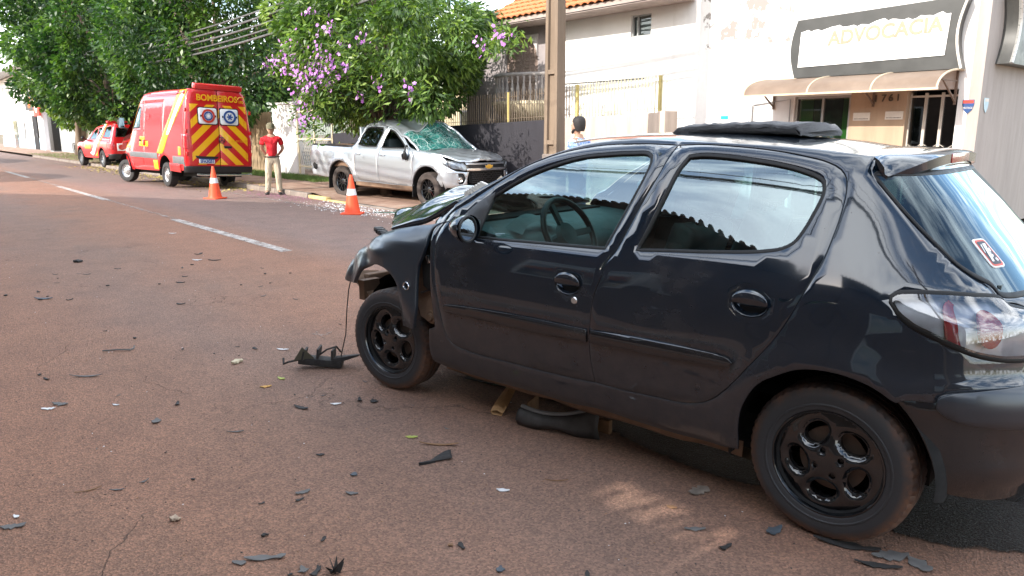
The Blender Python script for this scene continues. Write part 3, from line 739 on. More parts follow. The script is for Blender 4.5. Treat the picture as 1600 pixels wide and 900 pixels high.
for x0 in (-8.6,):
    box('gate_panel', (x0 + 2.6, -.03, 1.0), (4.6, .06, 1.5), M['metal_grey'], wl)
    for z in np.linspace(.35, 1.65, 10): o = box('louvre', (x0 + 2.6, -.075, z), (4.5, .03, .05), M['white_wall'], wl)
gg = thing('sheet_metal_gate', 'tall grey sheet metal gate between the white shop and the yellow pillars', 'gate', (-62, 11, 0))
for i in range(8): box('gate_board', (-4 + i * .98, .04, 1.55), (.94, .06, 3.1), M['metal_grey'], gg)
g = MB()
for k in range(6): g.tube([(2.2 + .42 * k + .33 * math.cos(a), -.35, .45 + .33 * math.sin(a)) for a in np.linspace(0, 2 * PI, 13)], .022, 5)
bk = tag(g.build('bicycle_rack', M['black_metal']), 'black hoop bicycle rack in front of the grey sheet metal gate', 'rack'); bk.location = (-62, 11, 0)
dp = thing('dark_pillar', 'tall dark narrow advertising pillar beside the white shop', 'pillar', (-67.4, 10.8, 0)); box('shaft', (0, 0, 2.3), (1.5, .5, 4.6), M['black_metal'], dp, bevel=.02); box('base', (0, 0, .05), (1.6, .6, .1), M['metal_grey'], dp)
# the white shop at the far left
sp_ = thing('white_shop', 'two storey white shop with orange lettered board at the far left', 'building', (-86, 11, 0))
box('wall', (0, 5, 3.4), (26, 10, 6.8), M['white_wall'], sp_); box('wall_base', (0, -.02, .5), (25.9, .06, 1.0), plain('pale blue painted dado', (.45, .58, .68), .8, .1), sp_)
box('roof_eave', (0, 4.5, 7.0), (27, 11.6, .3), M['metal_grey'], sp_)
M['red_sign'] = plain('red sign board', (.62, .06, .04), .5, .1); M['orange_text'] = plain('orange sign lettering', (.75, .16, .03), .5, .1)
for x, ww, hh, z, mt in ((-2.5, 2.2, 2.6, 1.3, 'glass_dark'), (9.3, 2.2, 2.9, 1.45, 'black_void'), (2.5, 1.6, 2.4, 1.2, 'metal_grey')):
    d = box('door', (x, -.07, z), (ww, .06, hh), M[mt], sp_); box('handle', (x + ww * .35, -.12, z - .2), (.05, .05, .3), M['metal_grey'], d)
for x in (-9, -5, 3): f = box('window', (x, -.03, 5.6), (1.8, .08, .9), M['metal_grey'], sp_); poly('pane', [(x - .8, -.075, 5.2), (x + .8, -.075, 5.2), (x + .8, -.075, 6.0), (x - .8, -.075, 6.0)], M['glass_dark'], f)
b = box('name_board', (8.6, -.18, 4.0), (4.4, .12, 1.2), M['black_metal'], sp_); text('lettering', 'MOTO', .55, M['orange_text'], b, frame((8.6, -.245, 4.25), (1, 0, 0), (0, 0, 1)), .01, bold=.02); text('lettering', 'PEÇAS', .42, M['orange_text'], b, frame((8.6, -.245, 3.72), (1, 0, 0), (0, 0, 1)), .01, bold=.02)
rs = thing('hanging_sign', 'red sign with a white oval on the side of the white shop', 'sign', (-72.6, 10.6, 3.9)); box('board', (0, 0, 0), (2.6, .14, 2.2), M['red_sign'], rs, bevel=.02); MB().add([(.75 * math.cos(a), -.075, .85 * math.sin(a)) for a in np.linspace(0, 2 * PI, 24, endpoint=False)], [tuple(range(24))]).build('oval', M['plate_cream'], rs)
box('sign_bracket', (0, .2, .9), (.1, .5, .1), M['black_metal'], rs)

M['darkened_brown'] = plain('darkened brown wall', (.07, .05, .04), .9, .3, 2)  # wall colour darkened so the car mirrors a dim house front
M['backlit_tile'] = plain('backlit dark clay tile', (.075, .045, .035), .9, .4, 3)  # backlit silhouette of the roof is put into the tile colour
# ---------------------------------------------------------------- houses across the street, behind the photographer (they shade the road and show in the car's panes)
def opposite(name, label, x0, x1, y0, y1, eave, ridge, wallm, hip=5.5, over=(.55, .55)):
    t = thing(name, label, 'house', ((x0 + x1) / 2, y1, 0)); cx = (x0 + x1) / 2
    box('wall', (0, (y0 - y1) / 2, eave / 2), (x1 - x0, y1 - y0, eave), wallm, t)
    o = .55; a, b, c, d = x0 - cx - over[0], x1 - cx + over[1], o, y0 - y1 - o; my = (y0 - y1) / 2
    MB().add([(a, c, eave), (b, c, eave), (b, d, eave), (a, d, eave), (a + hip, my, ridge), (b - hip, my, ridge)], [(1, 0, 4, 5), (2, 1, 5), (3, 2, 5, 4), (0, 3, 4), (0, 1, 2, 3)]).build('roof', M['backlit_tile'], t, angle=20)
    m = MB(); k = 0
    for x in np.arange(a, b, .12):     # scalloped tile edge along the eave and rows of cover tiles
        xx = max(0, min(1, (x - a) / hip, (b - x) / hip)); 
        m.tube([(x, c + .0, eave + .015), (x, c + (my - c) * xx, eave + (ridge - eave) * xx + .015)], .034, 6)
    tag(m.build('roof_tiles', M['backlit_tile'], t, angle=60), kind='stuff')
    g = MB()
    for q in np.arange(x0 + 1.6, x1 - 1, 3.4): 
        f = MB(); f.box((q - cx, .03, 1.7), (1.5, .06, 1.2)); f = f.build('window', M['metal_grey'], t); poly('pane', [(q - cx + .68, .065, 1.15), (q - cx - .68, .065, 1.15), (q - cx - .68, .065, 2.25), (q - cx + .68, .065, 2.25)], M['glass_dark'], f)
    return t
opposite('tiled_house', 'tiled house across the street to the right of the added alley', -1.60, 9, -12.4, -1.75, 4.3, 6.6, M['darkened_brown'], over=(.10, .55))
oh = opposite('tiled_house', 'long tiled house across the street from the black car', -16.1, -2.50, -12.4, -1.75, 4.3, 6.6, M['darkened_brown'], over=(.55, .10))
ag = thing('added_alley_gate', 'added portal with a boarded gate whose slot shapes the sunlit patch on the road', 'gate', (-2.05, -1.8, 0)); box('gate_board', (0, 0, 1.02), (.88, .06, 2.02), M['darkened_brown'], ag); box('header', (0, -.02, 3.18), (.88, .2, 1.92), M['darkened_brown'], ag)  # unseen gate and header added; the slot between them shapes the sun patch
P = [(-16.3, -1.3, 4.2), (-16.3, -6.5, 4.2), (-22.6, -6.5, 1.75), (-22.6, -1.3, 1.75)]
MB().add([(x - oh.location.x, y - oh.location.y, z + d) for d in (0, -.12) for x, y, z in P], [(0, 1, 2, 3), (7, 6, 5, 4), (0, 3, 7, 4), (1, 0, 4, 5), (2, 1, 5, 6), (3, 2, 6, 7)]).build('added_lean_to_roof', M['backlit_tile'], oh)  # unseen lean-to added, sloped to shape the shadow edge on the road
m = MB()
for x, h in ((-22.4, 1.7), (-19.4, 2.85)): m.box((x - oh.location.x, -1.5 - oh.location.y, h / 2), (.14, .14, h))
m.build('added_lean_to_post', M['soffit'], oh)
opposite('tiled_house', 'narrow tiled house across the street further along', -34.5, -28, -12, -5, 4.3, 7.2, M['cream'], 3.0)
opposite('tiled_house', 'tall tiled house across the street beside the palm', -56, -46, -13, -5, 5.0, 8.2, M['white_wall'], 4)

# ---------------------------------------------------------------- concrete utility pole with cables
up = thing('utility_pole', 'tall tapering concrete utility pole with recessed face', 'pole', (-9.08, 8.62, 0), R(2))
m = MB(); Hh = 10.2
def pole_ring(z):
    k = 1 - .42 * z / Hh; a, b = .155 * k, .105 * k; r = .05 * k   # H-shaped section with a recessed web towards the street
    return [(-a, -b), (-a * .55, -b), (-a * .48, -b + r), (a * .48, -b + r), (a * .55, -b), (a, -b), (a, b), (a * .55, b), (a * .48, b - r), (-a * .48, b - r), (-a * .55, b), (-a, b)]
rings = [[(x, y, z) for x, y in pole_ring(z)] for z in np.linspace(0, Hh, 12)]
n = len(rings[0]); v = [p for r in rings for p in r]
f = [(i * n + k, i * n + (k + 1) % n, (i + 1) * n + (k + 1) % n, (i + 1) * n + k) for i in range(11) for k in range(n)] + [tuple((11) * n + k for k in range(n))]
m.add(v, f).build('shaft', M['concrete'], up, angle=25)
m = MB()
for z in (1.3, 2.42, 3.9, 5.4):
    k = 1 - .42 * z / Hh
    for s_ in (-1, 1): m.box((0, s_ * .078 * k, z), (.16 * k, .05 * k, .07))
m.build('web_bridge', M['concrete'], up)
box('base_collar', (0, 0, .5), (.345, .245, 1.22), M['kerb'], up, bevel=.02)
MB().lathe([(.001, .006), (.05, .006), (.054, 0), (.001, 0)], 20, 'X', origin=(.131, 0, 1.62)).build('number_disc', plain('painted number disc', (.30, .27, .20), .7, .2), up)
m = MB()
for z in (7.4, 8.9): m.box((0, -.2, z), (.1, 1.9, .1))
m.build('crossarm', M['soffit'], up)
m = MB()
for z in (7.4, 8.9):
    for y in (-1.05, -.55, .3, .65): m.lathe([(.001, 0), (.04, 0), (.05, .05), (.03, .08), (.05, .1), (.02, .15), (.001, .15)], 10, 'Z', origin=(0, y, z + .05))
m.build('insulator', M['kerb'], up)
m = MB(); m.lathe([(.001, 0), (.26, 0), (.27, .05), (.27, .8), (.2, .88), (.001, .9)], 20, 'Z', origin=(0, .45, 6.2)); m.build('transformer', M['metal_grey'], up)
def cable(name, label, a, b, sag, r, grp='cables strung along the street', seg=40):
    pts = [(a[0] + (b[0] - a[0]) * t, a[1] + (b[1] - a[1]) * t, a[2] + (b[2] - a[2]) * t - sag * 4 * t * (1 - t)) for t in np.linspace(0, 1, seg)]
    o = MB().tube(pts, r, 6).build(name, M['cable'], None); return tag(o, label, 'cable', grp)
M['cable'] = plain('grey black cable sheath', (.10, .10, .10), .5, .3, 5)
M['concrete2'] = M['concrete']
p2 = thing('utility_pole', 'far slim concrete pole half hidden in the dark green trees', 'pole', (-46, 8.5, 0))
MB().lathe([(.17, 0), (.10, 9.5), (.001, 9.5)], 12, 'Z').build('shaft', M['concrete'], p2); box('crossarm', (0, 0, 8.9), (.1, 1.9, .1), M['soffit'], p2)
# ---------------------------------------------------------------- the wrecked black hatchback (local axes: X forward from the rear axle, Y left, Z up)
def car_paint(name, col, dust, dustcol=(.115, .085, .07), lo=.45, hi=.85, flake=0, coat=1.0, haze=.025):
    s = Mat(name); z = s.xyz()[2]
    n1 = s.noise(2.2, 6, .6); n2 = s.noise(14, 6, .7); n3 = s.noise(70, 4, .7)
    zz = s.math('ADD', z, s.math('MULTIPLY', s.math('SUBTRACT', n1, .5), .38))
    low = s.ramp(zz, (lo, 1.), (hi, 0.))
    d = s.math('MULTIPLY', low, s.ramp(n2, (.3, .35), (.7, 1.)))
    d = s.math('MULTIPLY', d, dust)
    smear = s.math('MULTIPLY', s.ramp(s.noise(3.1, 5, .65, stretch=(1, 1, 1.6)), (.53, 0.), (.68, 1.)), .38 * min(1, dust * 1.6))
    d = s.math('MAXIMUM', d, smear)
    scr = s.ramp(s.noise(5, 2, .5, stretch=(1.2, 1.2, 22), dist=1.2), (.70, 0.), (.73, 1.)); scr = s.math('MULTIPLY', scr, s.ramp(n2, (.5, 0.), (.62, .16)))
    spk = s.math('MULTIPLY', s.ramp(s.voro(34), (.06, 1.), (.10, 0.)), s.ramp(n2, (.50, 0.), (.60, .8)))
    d2 = s.math('MAXIMUM', s.math('MAXIMUM', d, s.math('MULTIPLY', spk, dust * 1.6)), s.math('MULTIPLY', scr, dust))
    s.set(col=s.mix(d2, col, dustcol), rough=s.math('ADD', .16, s.math('MULTIPLY', d2, .9)), coat=s.math('SUBTRACT', coat, s.math('MULTIPLY', d2, 1.1)), coatr=s.math('ADD', haze, s.math('MULTIPLY', n1, haze * 1.5)), spec=.15)
    s.b.inputs['Coat IOR'].default_value = 1.75; s.b.inputs['Coat Tint'].default_value = (.80, .92, 1, 1)  # blue coat tint stands in for bluer sky reflections
    s.bump(s.math('ADD', s.math('MULTIPLY', s.noise(1.6, 2), 1.0), s.math('MULTIPLY', n3, .004)), .10, .02, 'Coat Normal')
    return s.m
M['black'] = car_paint('scuffed black car paint', (.006, .0105, .017), .30, haze=.03)  # blue in the base puts sky sheen into the black
M['wing'] = car_paint('dull sky-lightened black wing', (.014, .020, .028), .16, coat=.9, haze=.20)  # lighter blue base stands in for sky reflected on the dull paint
M['black_low'] = car_paint('scuffed black sill paint', (.005, .006, .008), .22, lo=.2, hi=.5)
M['trim'] = plain('black textured plastic', (.014, .014, .015), .42, .2, 20, .15, bscale=300)
M['rubber'] = plain('black rubber seal', (.006, .006, .006), .45, .2, 10, spec=.3)
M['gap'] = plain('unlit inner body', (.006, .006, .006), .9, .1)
def tyre_mat():
    s = Mat('dusty tyre rubber'); n = s.noise(5, 6, .65); n2 = s.noise(40, 5, .7); o = s.xyz()
    r = s.math('SQRT', s.math('ADD', s.math('MULTIPLY', o[0], o[0]), s.math('MULTIPLY', o[2], o[2])))
    edge = s.ramp(r, (.248, 0.), (.276, 1.)); f = s.math('MULTIPLY', s.math('MULTIPLY', s.ramp(n, (.36, .15), (.62, 1.)), s.ramp(n2, (.3, .4), (.7, 1.))), s.math('ADD', s.math('MULTIPLY', edge, .95), .07))
    s.set(col=s.mix(f, (.030, .034, .038), (.17, .085, .048)), rough=s.ramp(n2, (.3, .5), (.7, .75)), spec=.4)
    s.bump(n2, .2, .003); return s.m
M['tyre'] = tyre_mat()
M['rim_black'] = car_paint('brushed on black wheel paint', (.004, .0045, .0055), .04, lo=-1, hi=.8, coat=1)
M['disc'] = plain('rusty brake disc', (.10, .075, .06), .5, .3, 8, metal=.5)
M['rust'] = plain('rusty bare body panel', (.17, .105, .065), .75, .35, 6, .4)
M['glass'] = thin_glass('teal tinted car glass', (.52, .74, .73), ior=1.6, boost=1.75, dirt=.05, spec=(.80,.96,1))
M['rear_glass'] = thin_glass('dark tinted rear window', (.10, .17, .20), ior=1.45, boost=1.0, dirt=.03, spec=(.75,.92,1))
M['seat'] = plain('grey seat fabric', (.11, .13, .135), .9, .2, 8, .3)
M['dash'] = plain('grey dashboard plastic', (.085, .11, .11), .6, .15, 10)
M['chrome'] = plain('polished metal', (.7, .7, .7), .12, .05, metal=1)
def lamp_lens():
    s = Mat('clear lamp lens'); s.set(col=(.9, .9, .9), rough=.02, trans=0, spec=.6, alpha=.30, coat=1.0, coatr=.01); return s.m
M['lens'] = thin_glass('clear lamp cover', (.86, .88, .90), ior=1.55, boost=1.5)
M['lamp_silver'] = plain('aluminised lamp reflector', (.58,.60,.63), .38, .12, 12, metal=.3)
M['lamp_red'] = plain('red lamp insert', (.50, .02, .03), .22, .15, 6, coat=1)
M['mirror'] = plain('mirror glass', (.85, .88, .9), .03, .02, metal=1)
def felt_mat():
    s = Mat('charcoal felt'); n = s.noise(150, 5, .75, stretch=(.25, 1, 1)); n2 = s.noise(22, 5, .7)
    s.set(col=s.ramp(s.math('ADD', s.math('MULTIPLY', n, .6), s.math('MULTIPLY', n2, .4)), (.36, (.012, .012, .014)), (.68, (.060, .061, .066))), rough=.95, sheen=.5); s.bump(n, 1.0, .012); return s.m
M['felt'] = felt_mat()

zs=[.10,.16,.20,.27,.40,.55,.65,.75,.85,.92,1.0,1.1,1.25,1.33,1.38,1.42,1.46]
ys=[.66,.705,.752,.785,.806,.815,.815,.808,.794,.772,.737,.690,.618,.572,.532,.475,.39]
_yz=pchip(zs,ys); _tap=[(d,math.exp(-(d/.03)**2/2)) for d in np.linspace(-.06,.06,9)]; _tw=sum(w for _,w in _tap)
def Yz(z): return sum(w*_yz(np.asarray(z,float)+d) for d,w in _tap)/_tw
WB=2.442; NS=3.2
xrz=pchip([.1,.2,.3,.45,.6,.66,.70,.85,.93,1.0,1.1,1.2,1.31,1.40],[-.52,-.585,-.64,-.665,-.665,-.64,-.595,-.575,-.505,-.45,-.36,-.275,-.17,-.09])
zhx=pchip([1.9,2.07,2.22,2.36,2.52,2.67,2.80,2.90,2.95],[1.03,.986,.964,.933,.88,.815,.741,.666,.614])
def Yb(z):
    up=np.clip((z-.9)/.5,0,1); return Yz(z)-up*.05*.75**2
def Yside(x,z):
    x=np.asarray(x,float);z=np.asarray(z,float)
    y=Yz(z)-.20*np.maximum(x-2.15,0)**2
    up=np.clip((z-.9)/.5,0,1)
    y=y-up*(.05*np.clip(.9-x,0,.75)**2+.05*np.maximum(x-1.2,0)**2)
    q=np.clip((.15-x)/(.15-xrz(z)),0,.9999)
    y=y*(1-q**NS)**(1/NS)
    for wx in (0,WB):
        r=np.sqrt((x-wx)**2+(z-.3)**2); y=y+.018*np.exp(-((r-.36)/.07)**2)
    w=np.clip((x-1.95)/.2,0,1); d=np.maximum(z-(zhx(x)-.12),0)
    return y-w*d*d*2.5
def FS(s): return lambda x,z: np.c_[x, s*Yside(x,z), z]
def FR(p,z):     # rear end: p = 0 at the middle of the tail, +-pi/2 at the flanks
    a=.15-xrz(z); b=Yb(z); c,sn=np.abs(np.cos(p)),np.sin(p)
    return np.c_[.15-a*c**(2/NS), b*np.sign(sn)*np.abs(sn)**(2/NS), z]
def phi(x,z): return float(np.arccos(np.clip((.15-x)/(.15-xrz(np.array(z))),0,1)**(NS/2)))
T_={}
T_['front_glass']=[(1.709,.96),(1.72,1.023),(1.712,1.103),(1.704,1.147),(1.619,1.199),(1.505,1.259),(1.373,1.309),(1.245,1.344),(1.115,1.359),(.988,1.367),(.912,1.366),(.889,1.356),(.879,1.332),(.884,1.284),(.912,1.18),(.953,1.053),(.981,.972),(1.143,.967),(1.332,.962),(1.536,.956)]
T_['front_glass']=[(1.74,.952),(1.704,1.147)]+T_['front_glass'][4:]
T_['front_door']=[(1.984,1.014),(1.838,1.119),(1.702,1.207),(1.553,1.292),(1.396,1.35),(1.227,1.387),(1.016,1.402),(.798,1.399),(.825,1.279),(.865,1.162),(.896,1.058),(.93,.96),(.958,.916),(.97,.859),(.997,.772),(1.007,.645),(1.008,.554),(.997,.463),(.978,.389),(1.15,.38),(1.459,.376),(1.781,.38),(1.866,.396),(1.905,.439),(1.93,.504),(1.958,.617),(1.982,.747),(1.995,.86),(2.004,.95)]
T_['rear_door']=[(.788,1.398),(.693,1.402),(.537,1.396),(.388,1.384),(.246,1.363),(.158,1.343),(.107,1.32),(.081,1.291),(.071,1.255),(.068,1.178),(.076,1.094),(.087,1.023),(.117,.929),(.197,.743),(.286,.616),(.374,.502),(.427,.45),(.475,.422),(.539,.405),(.674,.397),(.853,.389),(.972,.39),(.991,.47),(1.001,.56),(1.0,.645),(.990,.772),(.963,.859),(.951,.914),(.923,.958),(.889,1.056),(.858,1.16),(.818,1.278)]
T_['rear_glass']=[(.713,1.358),(.669,1.364),(.554,1.361),(.441,1.35),(.334,1.336),(.229,1.313),(.18,1.296),(.154,1.279),(.145,1.255),(.146,1.221),(.158,1.172),(.178,1.11),(.203,1.065),(.236,1.044),(.29,1.03),(.477,1.008),(.7,.991),(.824,.981),(.802,1.053),(.765,1.195),(.734,1.315)]
ditch=[(1.061,1.427),(.789,1.419),(.547,1.41),(.33,1.401),(.222,1.394),(.047,1.374),(.003,1.371)]
apil=[(2.085,1.0),(2.022,1.058),(1.944,1.096),(1.804,1.183),(1.659,1.250),(1.533,1.309),(1.396,1.362),(1.32,1.388),(1.244,1.408),(1.163,1.420)]
hatch=[(.003,1.371),(.014,1.355),(.013,1.331),(.001,1.307),(-.024,1.283),(-.063,1.244),(-.122,1.186),(-.179,1.132),(-.232,1.084),(-.284,1.038),(-.331,1.005),(-.388,.963),(-.431,.921)]
lamp=[(-.158,.907),(-.155,.921),(-.166,.931),(-.192,.936),(-.264,.939),(-.354,.935),(-.431,.920)]
lamp_b=[(-.524,.742),(-.449,.754),(-.406,.766),(-.336,.795),(-.277,.824),(-.219,.852),(-.179,.882)]
arch=[(.302,.448),(.285,.49),(.242,.558),(.177,.604),(.11,.64),(.049,.654),(-.023,.656),(-.08,.649),(-.131,.635),(-.176,.613),(-.215,.593)]
arch_b=[(-.215,.593),(-.258,.543),(-.29,.49),(-.318,.428),(-.337,.363),(-.35,.294)]
bump_top=[(-.215,.593),(-.234,.603),(-.258,.608),(-.291,.608),(-.319,.607),(-.327,.626),(-.348,.637),(-.445,.653)]
car=thing('black_hatchback','wrecked black five door hatchback with torn front wing, nearest in the street','car',(-1.2591,3.1993,0),-2.99677)
fd=spline(T_['front_door'],.025,True); rd=spline(T_['rear_door'],.025,True)
fg=spline(T_['front_glass'],.02,True,40); rg=spline(T_['rear_glass'],.02,True)
hatchP=[(phi(x,z),z) for x,z in hatch]
# lamp outline on the tail surface
lampP=[(phi(x,z),z) for x,z in lamp]+[(.62,.905),(.46,.865),(.40,.80),(.43,.745),(.52,.730)]+[(phi(x,z),z) for x,z in lamp_b]
lampS=spline(lampP,.02,True,60)
side_out=apil+ditch+hatch[1:]+[(-.47,.90),(-.535,.80),(-.55,.70),(-.54,.664)]+bump_top[::-1]+arch[::-1][1:]+[(.313,.39),(.315,.269),(.445,.258),(.563,.25),(.766,.252),(.987,.259),(1.109,.247),(1.364,.247),(1.652,.240),(1.972,.250),(2.025,.262),(2.033,.30),(2.030,.441),(1.985,.46),(2.01,.65),(2.03,.85),(2.06,.96)]
lampX=np.array([(FR(np.array([p]),np.array([z]))[0][0],z) for p,z in lampS])
def bell(x,z,cx,cz,rx,rz): return np.exp(-((x-cx)/rx)**2-((z-cz)/rz)**2)
def dent_door(x,z):    # shallow crease and dent in the rear door
    return -.007*bell(x,z,.73,.80,.14,.07)+.003*bell(x,z,.70,.84,.16,.02)
def dent_q(x,z): return -.006*bell(x,z,-.22,.70,.06,.08)-.004*bell(x,z,.02,.83,.08,.05)
oval=lambda cx,cz,a,b,n=26: ellipse(cx,cz,a,b,n)
for s in (1,-1):
    sg=-s
    k=inside(lampX,np.array(spline(side_out,.03,True)))
    panel('body_side',side_out,FS(s),M['black'],car,holes=[inset(fd,-.006),inset(rd,-.006),lampX],sgn=sg,grid=.03,dent=dent_q)
    # dark structure behind the shut lines
    panel('inner_side',inset(spline(side_out,.04,True),.03),FS(s),M['gap'],car,holes=[inset(fg,-.012),inset(rg,-.012),lampX],sgn=sg,off=-.022,flange=0,raw=True,grid=.07)
    for nm,outl,gl,dn in (('front_door',fd,fg,None),('rear_door',rd,rg,dent_door)):
        hc=(1.135,.806,.067,.047) if nm=='front_door' else (.307,.842,.068,.047)
        hole=oval(*hc)
        d=panel(nm,outl,FS(s),M['black'],car,holes=[inset(gl,-.009),hole],sgn=sg,raw=True,grid=.04,dent=dn,flange=.016,lip=.003)
        panel('window_seal',inset(gl,-.011),FS(s),M['rubber'],d,holes=[inset(gl,.004)],sgn=sg,raw=True,off=-.002,flange=.008,lip=.003)
        panel('pane',inset(gl,-.004),FS(s),M['glass'],d,sgn=sg,raw=True,off=-.010,flange=0,grid=.06)
        # handle: dish, flap and rim
        cx,cz,a,b=hc; t=np.linspace(0,2*PI,29)[:-1]; P=[]
        for kf,dp_ in ((1.04,.003),(1.0,-.001),(.93,-.012),(.75,-.030),(.4,-.040),(.02,-.042)):
            x=cx+a*kf*np.cos(t); z=cz+b*kf*np.sin(t); y=s*(Yside(x,z)+dp_); P.append(np.c_[x,y,z])
        MB().grid(np.array(P).transpose(1,0,2),closed_u=True,flip=s<0).build('handle_dish',M['black'],d,angle=70,fix=True)
        P=[]
        for v in np.linspace(0,1,6):
            row=[]
            for u in np.linspace(-1,1,17):
                hw=math.sqrt(max(0,1-u*u)); x=cx+a*.99*u; z=cz+b*.99*(hw*v+(1-v)*(-.10+.10*u*u)) ; dpp=.004+.016*hw*math.sin(PI*min(1,.25+.75*(1-v)))*(.6+.4*hw)
                row.append((x,s*(float(Yside(x,z))+dpp),z))
            P.append(row)
        MB().grid(np.array(P),flip=s>0).build('handle_flap',M['black'],d,angle=None).modifiers.new('solid','SOLIDIFY').thickness=.008
        # rub strip
        if nm=='front_door': st=[(1.916,.574),(1.90,.592),(1.864,.600),(1.449,.620),(1.016,.622),(1.012,.566),(1.145,.559),(1.449,.557),(1.755,.560),(1.90,.562)]
        else: st=[(.992,.623),(.855,.631),(.679,.636),(.515,.635),(.4,.631),(.362,.624),(.346,.613),(.356,.600),(.512,.585),(.763,.577),(.992,.567)]
        so=spline(st,.02,True,50); zc=.595
        panel('rub_strip',so,FS(s),M['black_low'],d,sgn=sg,raw=True,grid=.014,flange=.014,lip=.001,dent=lambda x,z: .006+.010*np.sqrt(np.clip(1-((z-.594-.012*(1-np.clip(x,0,1)))/.040)**2,0,1)))
        if nm=='front_door':
            y=float(Yside(1.092,.737)); MB().lathe([(.001,.006),(.013,.006),(.0165,.002),(.0165,-.01)],20,'Y',origin=(0,0,0)).build('door_lock',M['chrome'],d,loc=(1.092,s*y,.737)).scale=(1,s,1)
    # door frame shadow line along the upper edge is the gap itself; window sill trims
    # sill skirt crease is part of body_side; dirty underside behind it
    P=[[(x,s*y,z) for y,z in ((.71,.262),(.70,.20),(.62,.155),(.35,.150),(0,.16))] for x in np.linspace(.33,2.02,14)]
    MB().grid(np.array(P)+RNG.normal(0,.004,(14,5,3))*(1 if s>0 else 1)).build('underfloor',M['rust'],car,angle=40)
    # rear lamp
    lp=panel('tail_lamp',lampS,FR,M['lens'],car,sgn=-1,raw=True,off=.006,flange=0,grid=.03) if s>0 else None
    lm=lampS if s>0 else lampS*np.array([-1,1])
    if s<0: lp=panel('tail_lamp',lm,FR,M['lens'],car,sgn=-1,raw=True,off=.006,flange=0,grid=.03)
    panel('lamp_gasket',inset(lm,-.012),FR,M['rubber'],lp,holes=[inset(lm,.004)],sgn=-1,raw=True,off=.004,flange=.012)
    panel('lamp_reflector',inset(lm,.0),FR,M['lamp_silver'],lp,sgn=-1,raw=True,off=-.022,flange=0,grid=.025,dent=lambda p,z: -.012*np.abs(np.sin(p*9)))
    e1=ellipse(.80,.842,.075,.060,26); e2=np.array([(.62+.0,.0)]) 
    panel('red_insert',e1*np.array([s,1]),FR,M['lamp_red'],lp,sgn=-1,raw=True,off=-.006,flange=.01,grid=.03)
    cres=[(1.06+.10*math.cos(a),.845+.085*math.sin(a)) for a in np.linspace(R(100),R(250),12)]+[(1.07+.045*math.cos(a),.848+.070*math.sin(a)) for a in np.linspace(R(250),R(100),12)]
    cres=[(2.1-x if False else x,z) for x,z in cres]
    panel('red_insert',np.array([(s*(2.02-x),z) for x,z in cres]),FR,M['lamp_red'],lp,sgn=-1,raw=True,off=-.008,flange=.006,grid=.03)
    # rear arch liner
    P=[[(r_*math.cos(a),s*y,.30+r_*math.sin(a)) for a in np.linspace(R(-12),R(184),24)] for r_,y in ((.352,.785),(.375,.76),(.375,.55),(.37,.42),(.10,.41))]
    MB().grid(np.array(P)).build('arch_liner',M['gap'],car,angle=None)
# middle of the tail and the bumper
hp=[(p,z) for p,z in hatchP[8:]]
hin=[(.50,.905),(.40,.86),(.36,.80),(.39,.735),(.41,.69)]
hatch_out=[(p,z) for p,z in hatchP[1:-1]]+[(.66,.918)]+hin
ho=np.array(hatch_out); ho=np.vstack([ho,(ho*np.array([-1,1]))[::-1]])
hs_=spline(ho,.03,True,60)
# rear window
gl=[(p-.028,z) for p,z in hatchP[3:11]]+[(phi(-.375,.972)-.07,.968),(.62,.948),(.30,.935)]
gl=np.array(gl); gl=np.vstack([gl,(gl*np.array([-1,1]))[::-1]]); gls=spline(gl,.03,True,60)
ht=panel('hatch',hs_,FR,M['black'],car,holes=[inset(gls,-.010)],sgn=-1,raw=True,grid=.05,flange=.016)
rw=panel('rear_window',inset(gls,-.012),FR,M['rear_glass'],ht,sgn=-1,raw=True,off=.001,flange=0,grid=.06)
panel('window_gasket',inset(gls,-.012),FR,M['rubber'],rw,holes=[inset(gls,.002)],sgn=-1,raw=True,off=.003,flange=.012,lip=.002)
# sticker: red and white rounded frame with a white emblem
M['st_red']=plain('faded red sticker print',(.55,.10,.07),.5,.08); M['st_white']=plain('white sticker print',(.75,.74,.72),.5,.05); M['st_dark']=plain('dark sticker field',(.02,.02,.03),.4,.1)
sp0=(.50,1.055)
def stick(P): 
    P=np.asarray(P,float); c,s_=math.cos(R(0)),math.sin(R(0)); return np.c_[sp0[0]+P[:,0]*1.9+P[:,1]*.25, sp0[1]+P[:,1]*.68]
o1=rrect(-.036,-.062,.036,.062,.014); o2=rrect(-.030,-.056,.030,.056,.012); o3=rrect(-.025,-.050,.025,.050,.010)
stk=panel('sticker',stick(o1),FR,M['st_white'],ht,sgn=-1,raw=True,off=.004,flange=.001,grid=.03)
panel('sticker_band',stick(o2*1.03),FR,M['st_red'],stk,sgn=-1,raw=True,off=.0046,flange=0,grid=.03)
panel('sticker_field',stick(o3),FR,M['st_dark'],stk,sgn=-1,raw=True,off=.0052,flange=0,grid=.03)
for em in ([(-.018,.040),(.000,.040),(.019,-.038),(.008,-.038)],[(-.020,.022),(-.004,.010),(-.012,.0),(.004,-.012),(-.002,-.022),(-.012,-.012),(-.004,-.002),(-.018,.006)],[(-.016,-.022),(-.006,-.028),(-.010,-.040),(-.019,-.034)],[(.006,.040),(.014,.034),(.022,.0),(.018,.002)]):
    panel('emblem',stick(em),FR,M['st_white'],stk,sgn=-1,raw=True,off=.0058,flange=0,grid=.05)
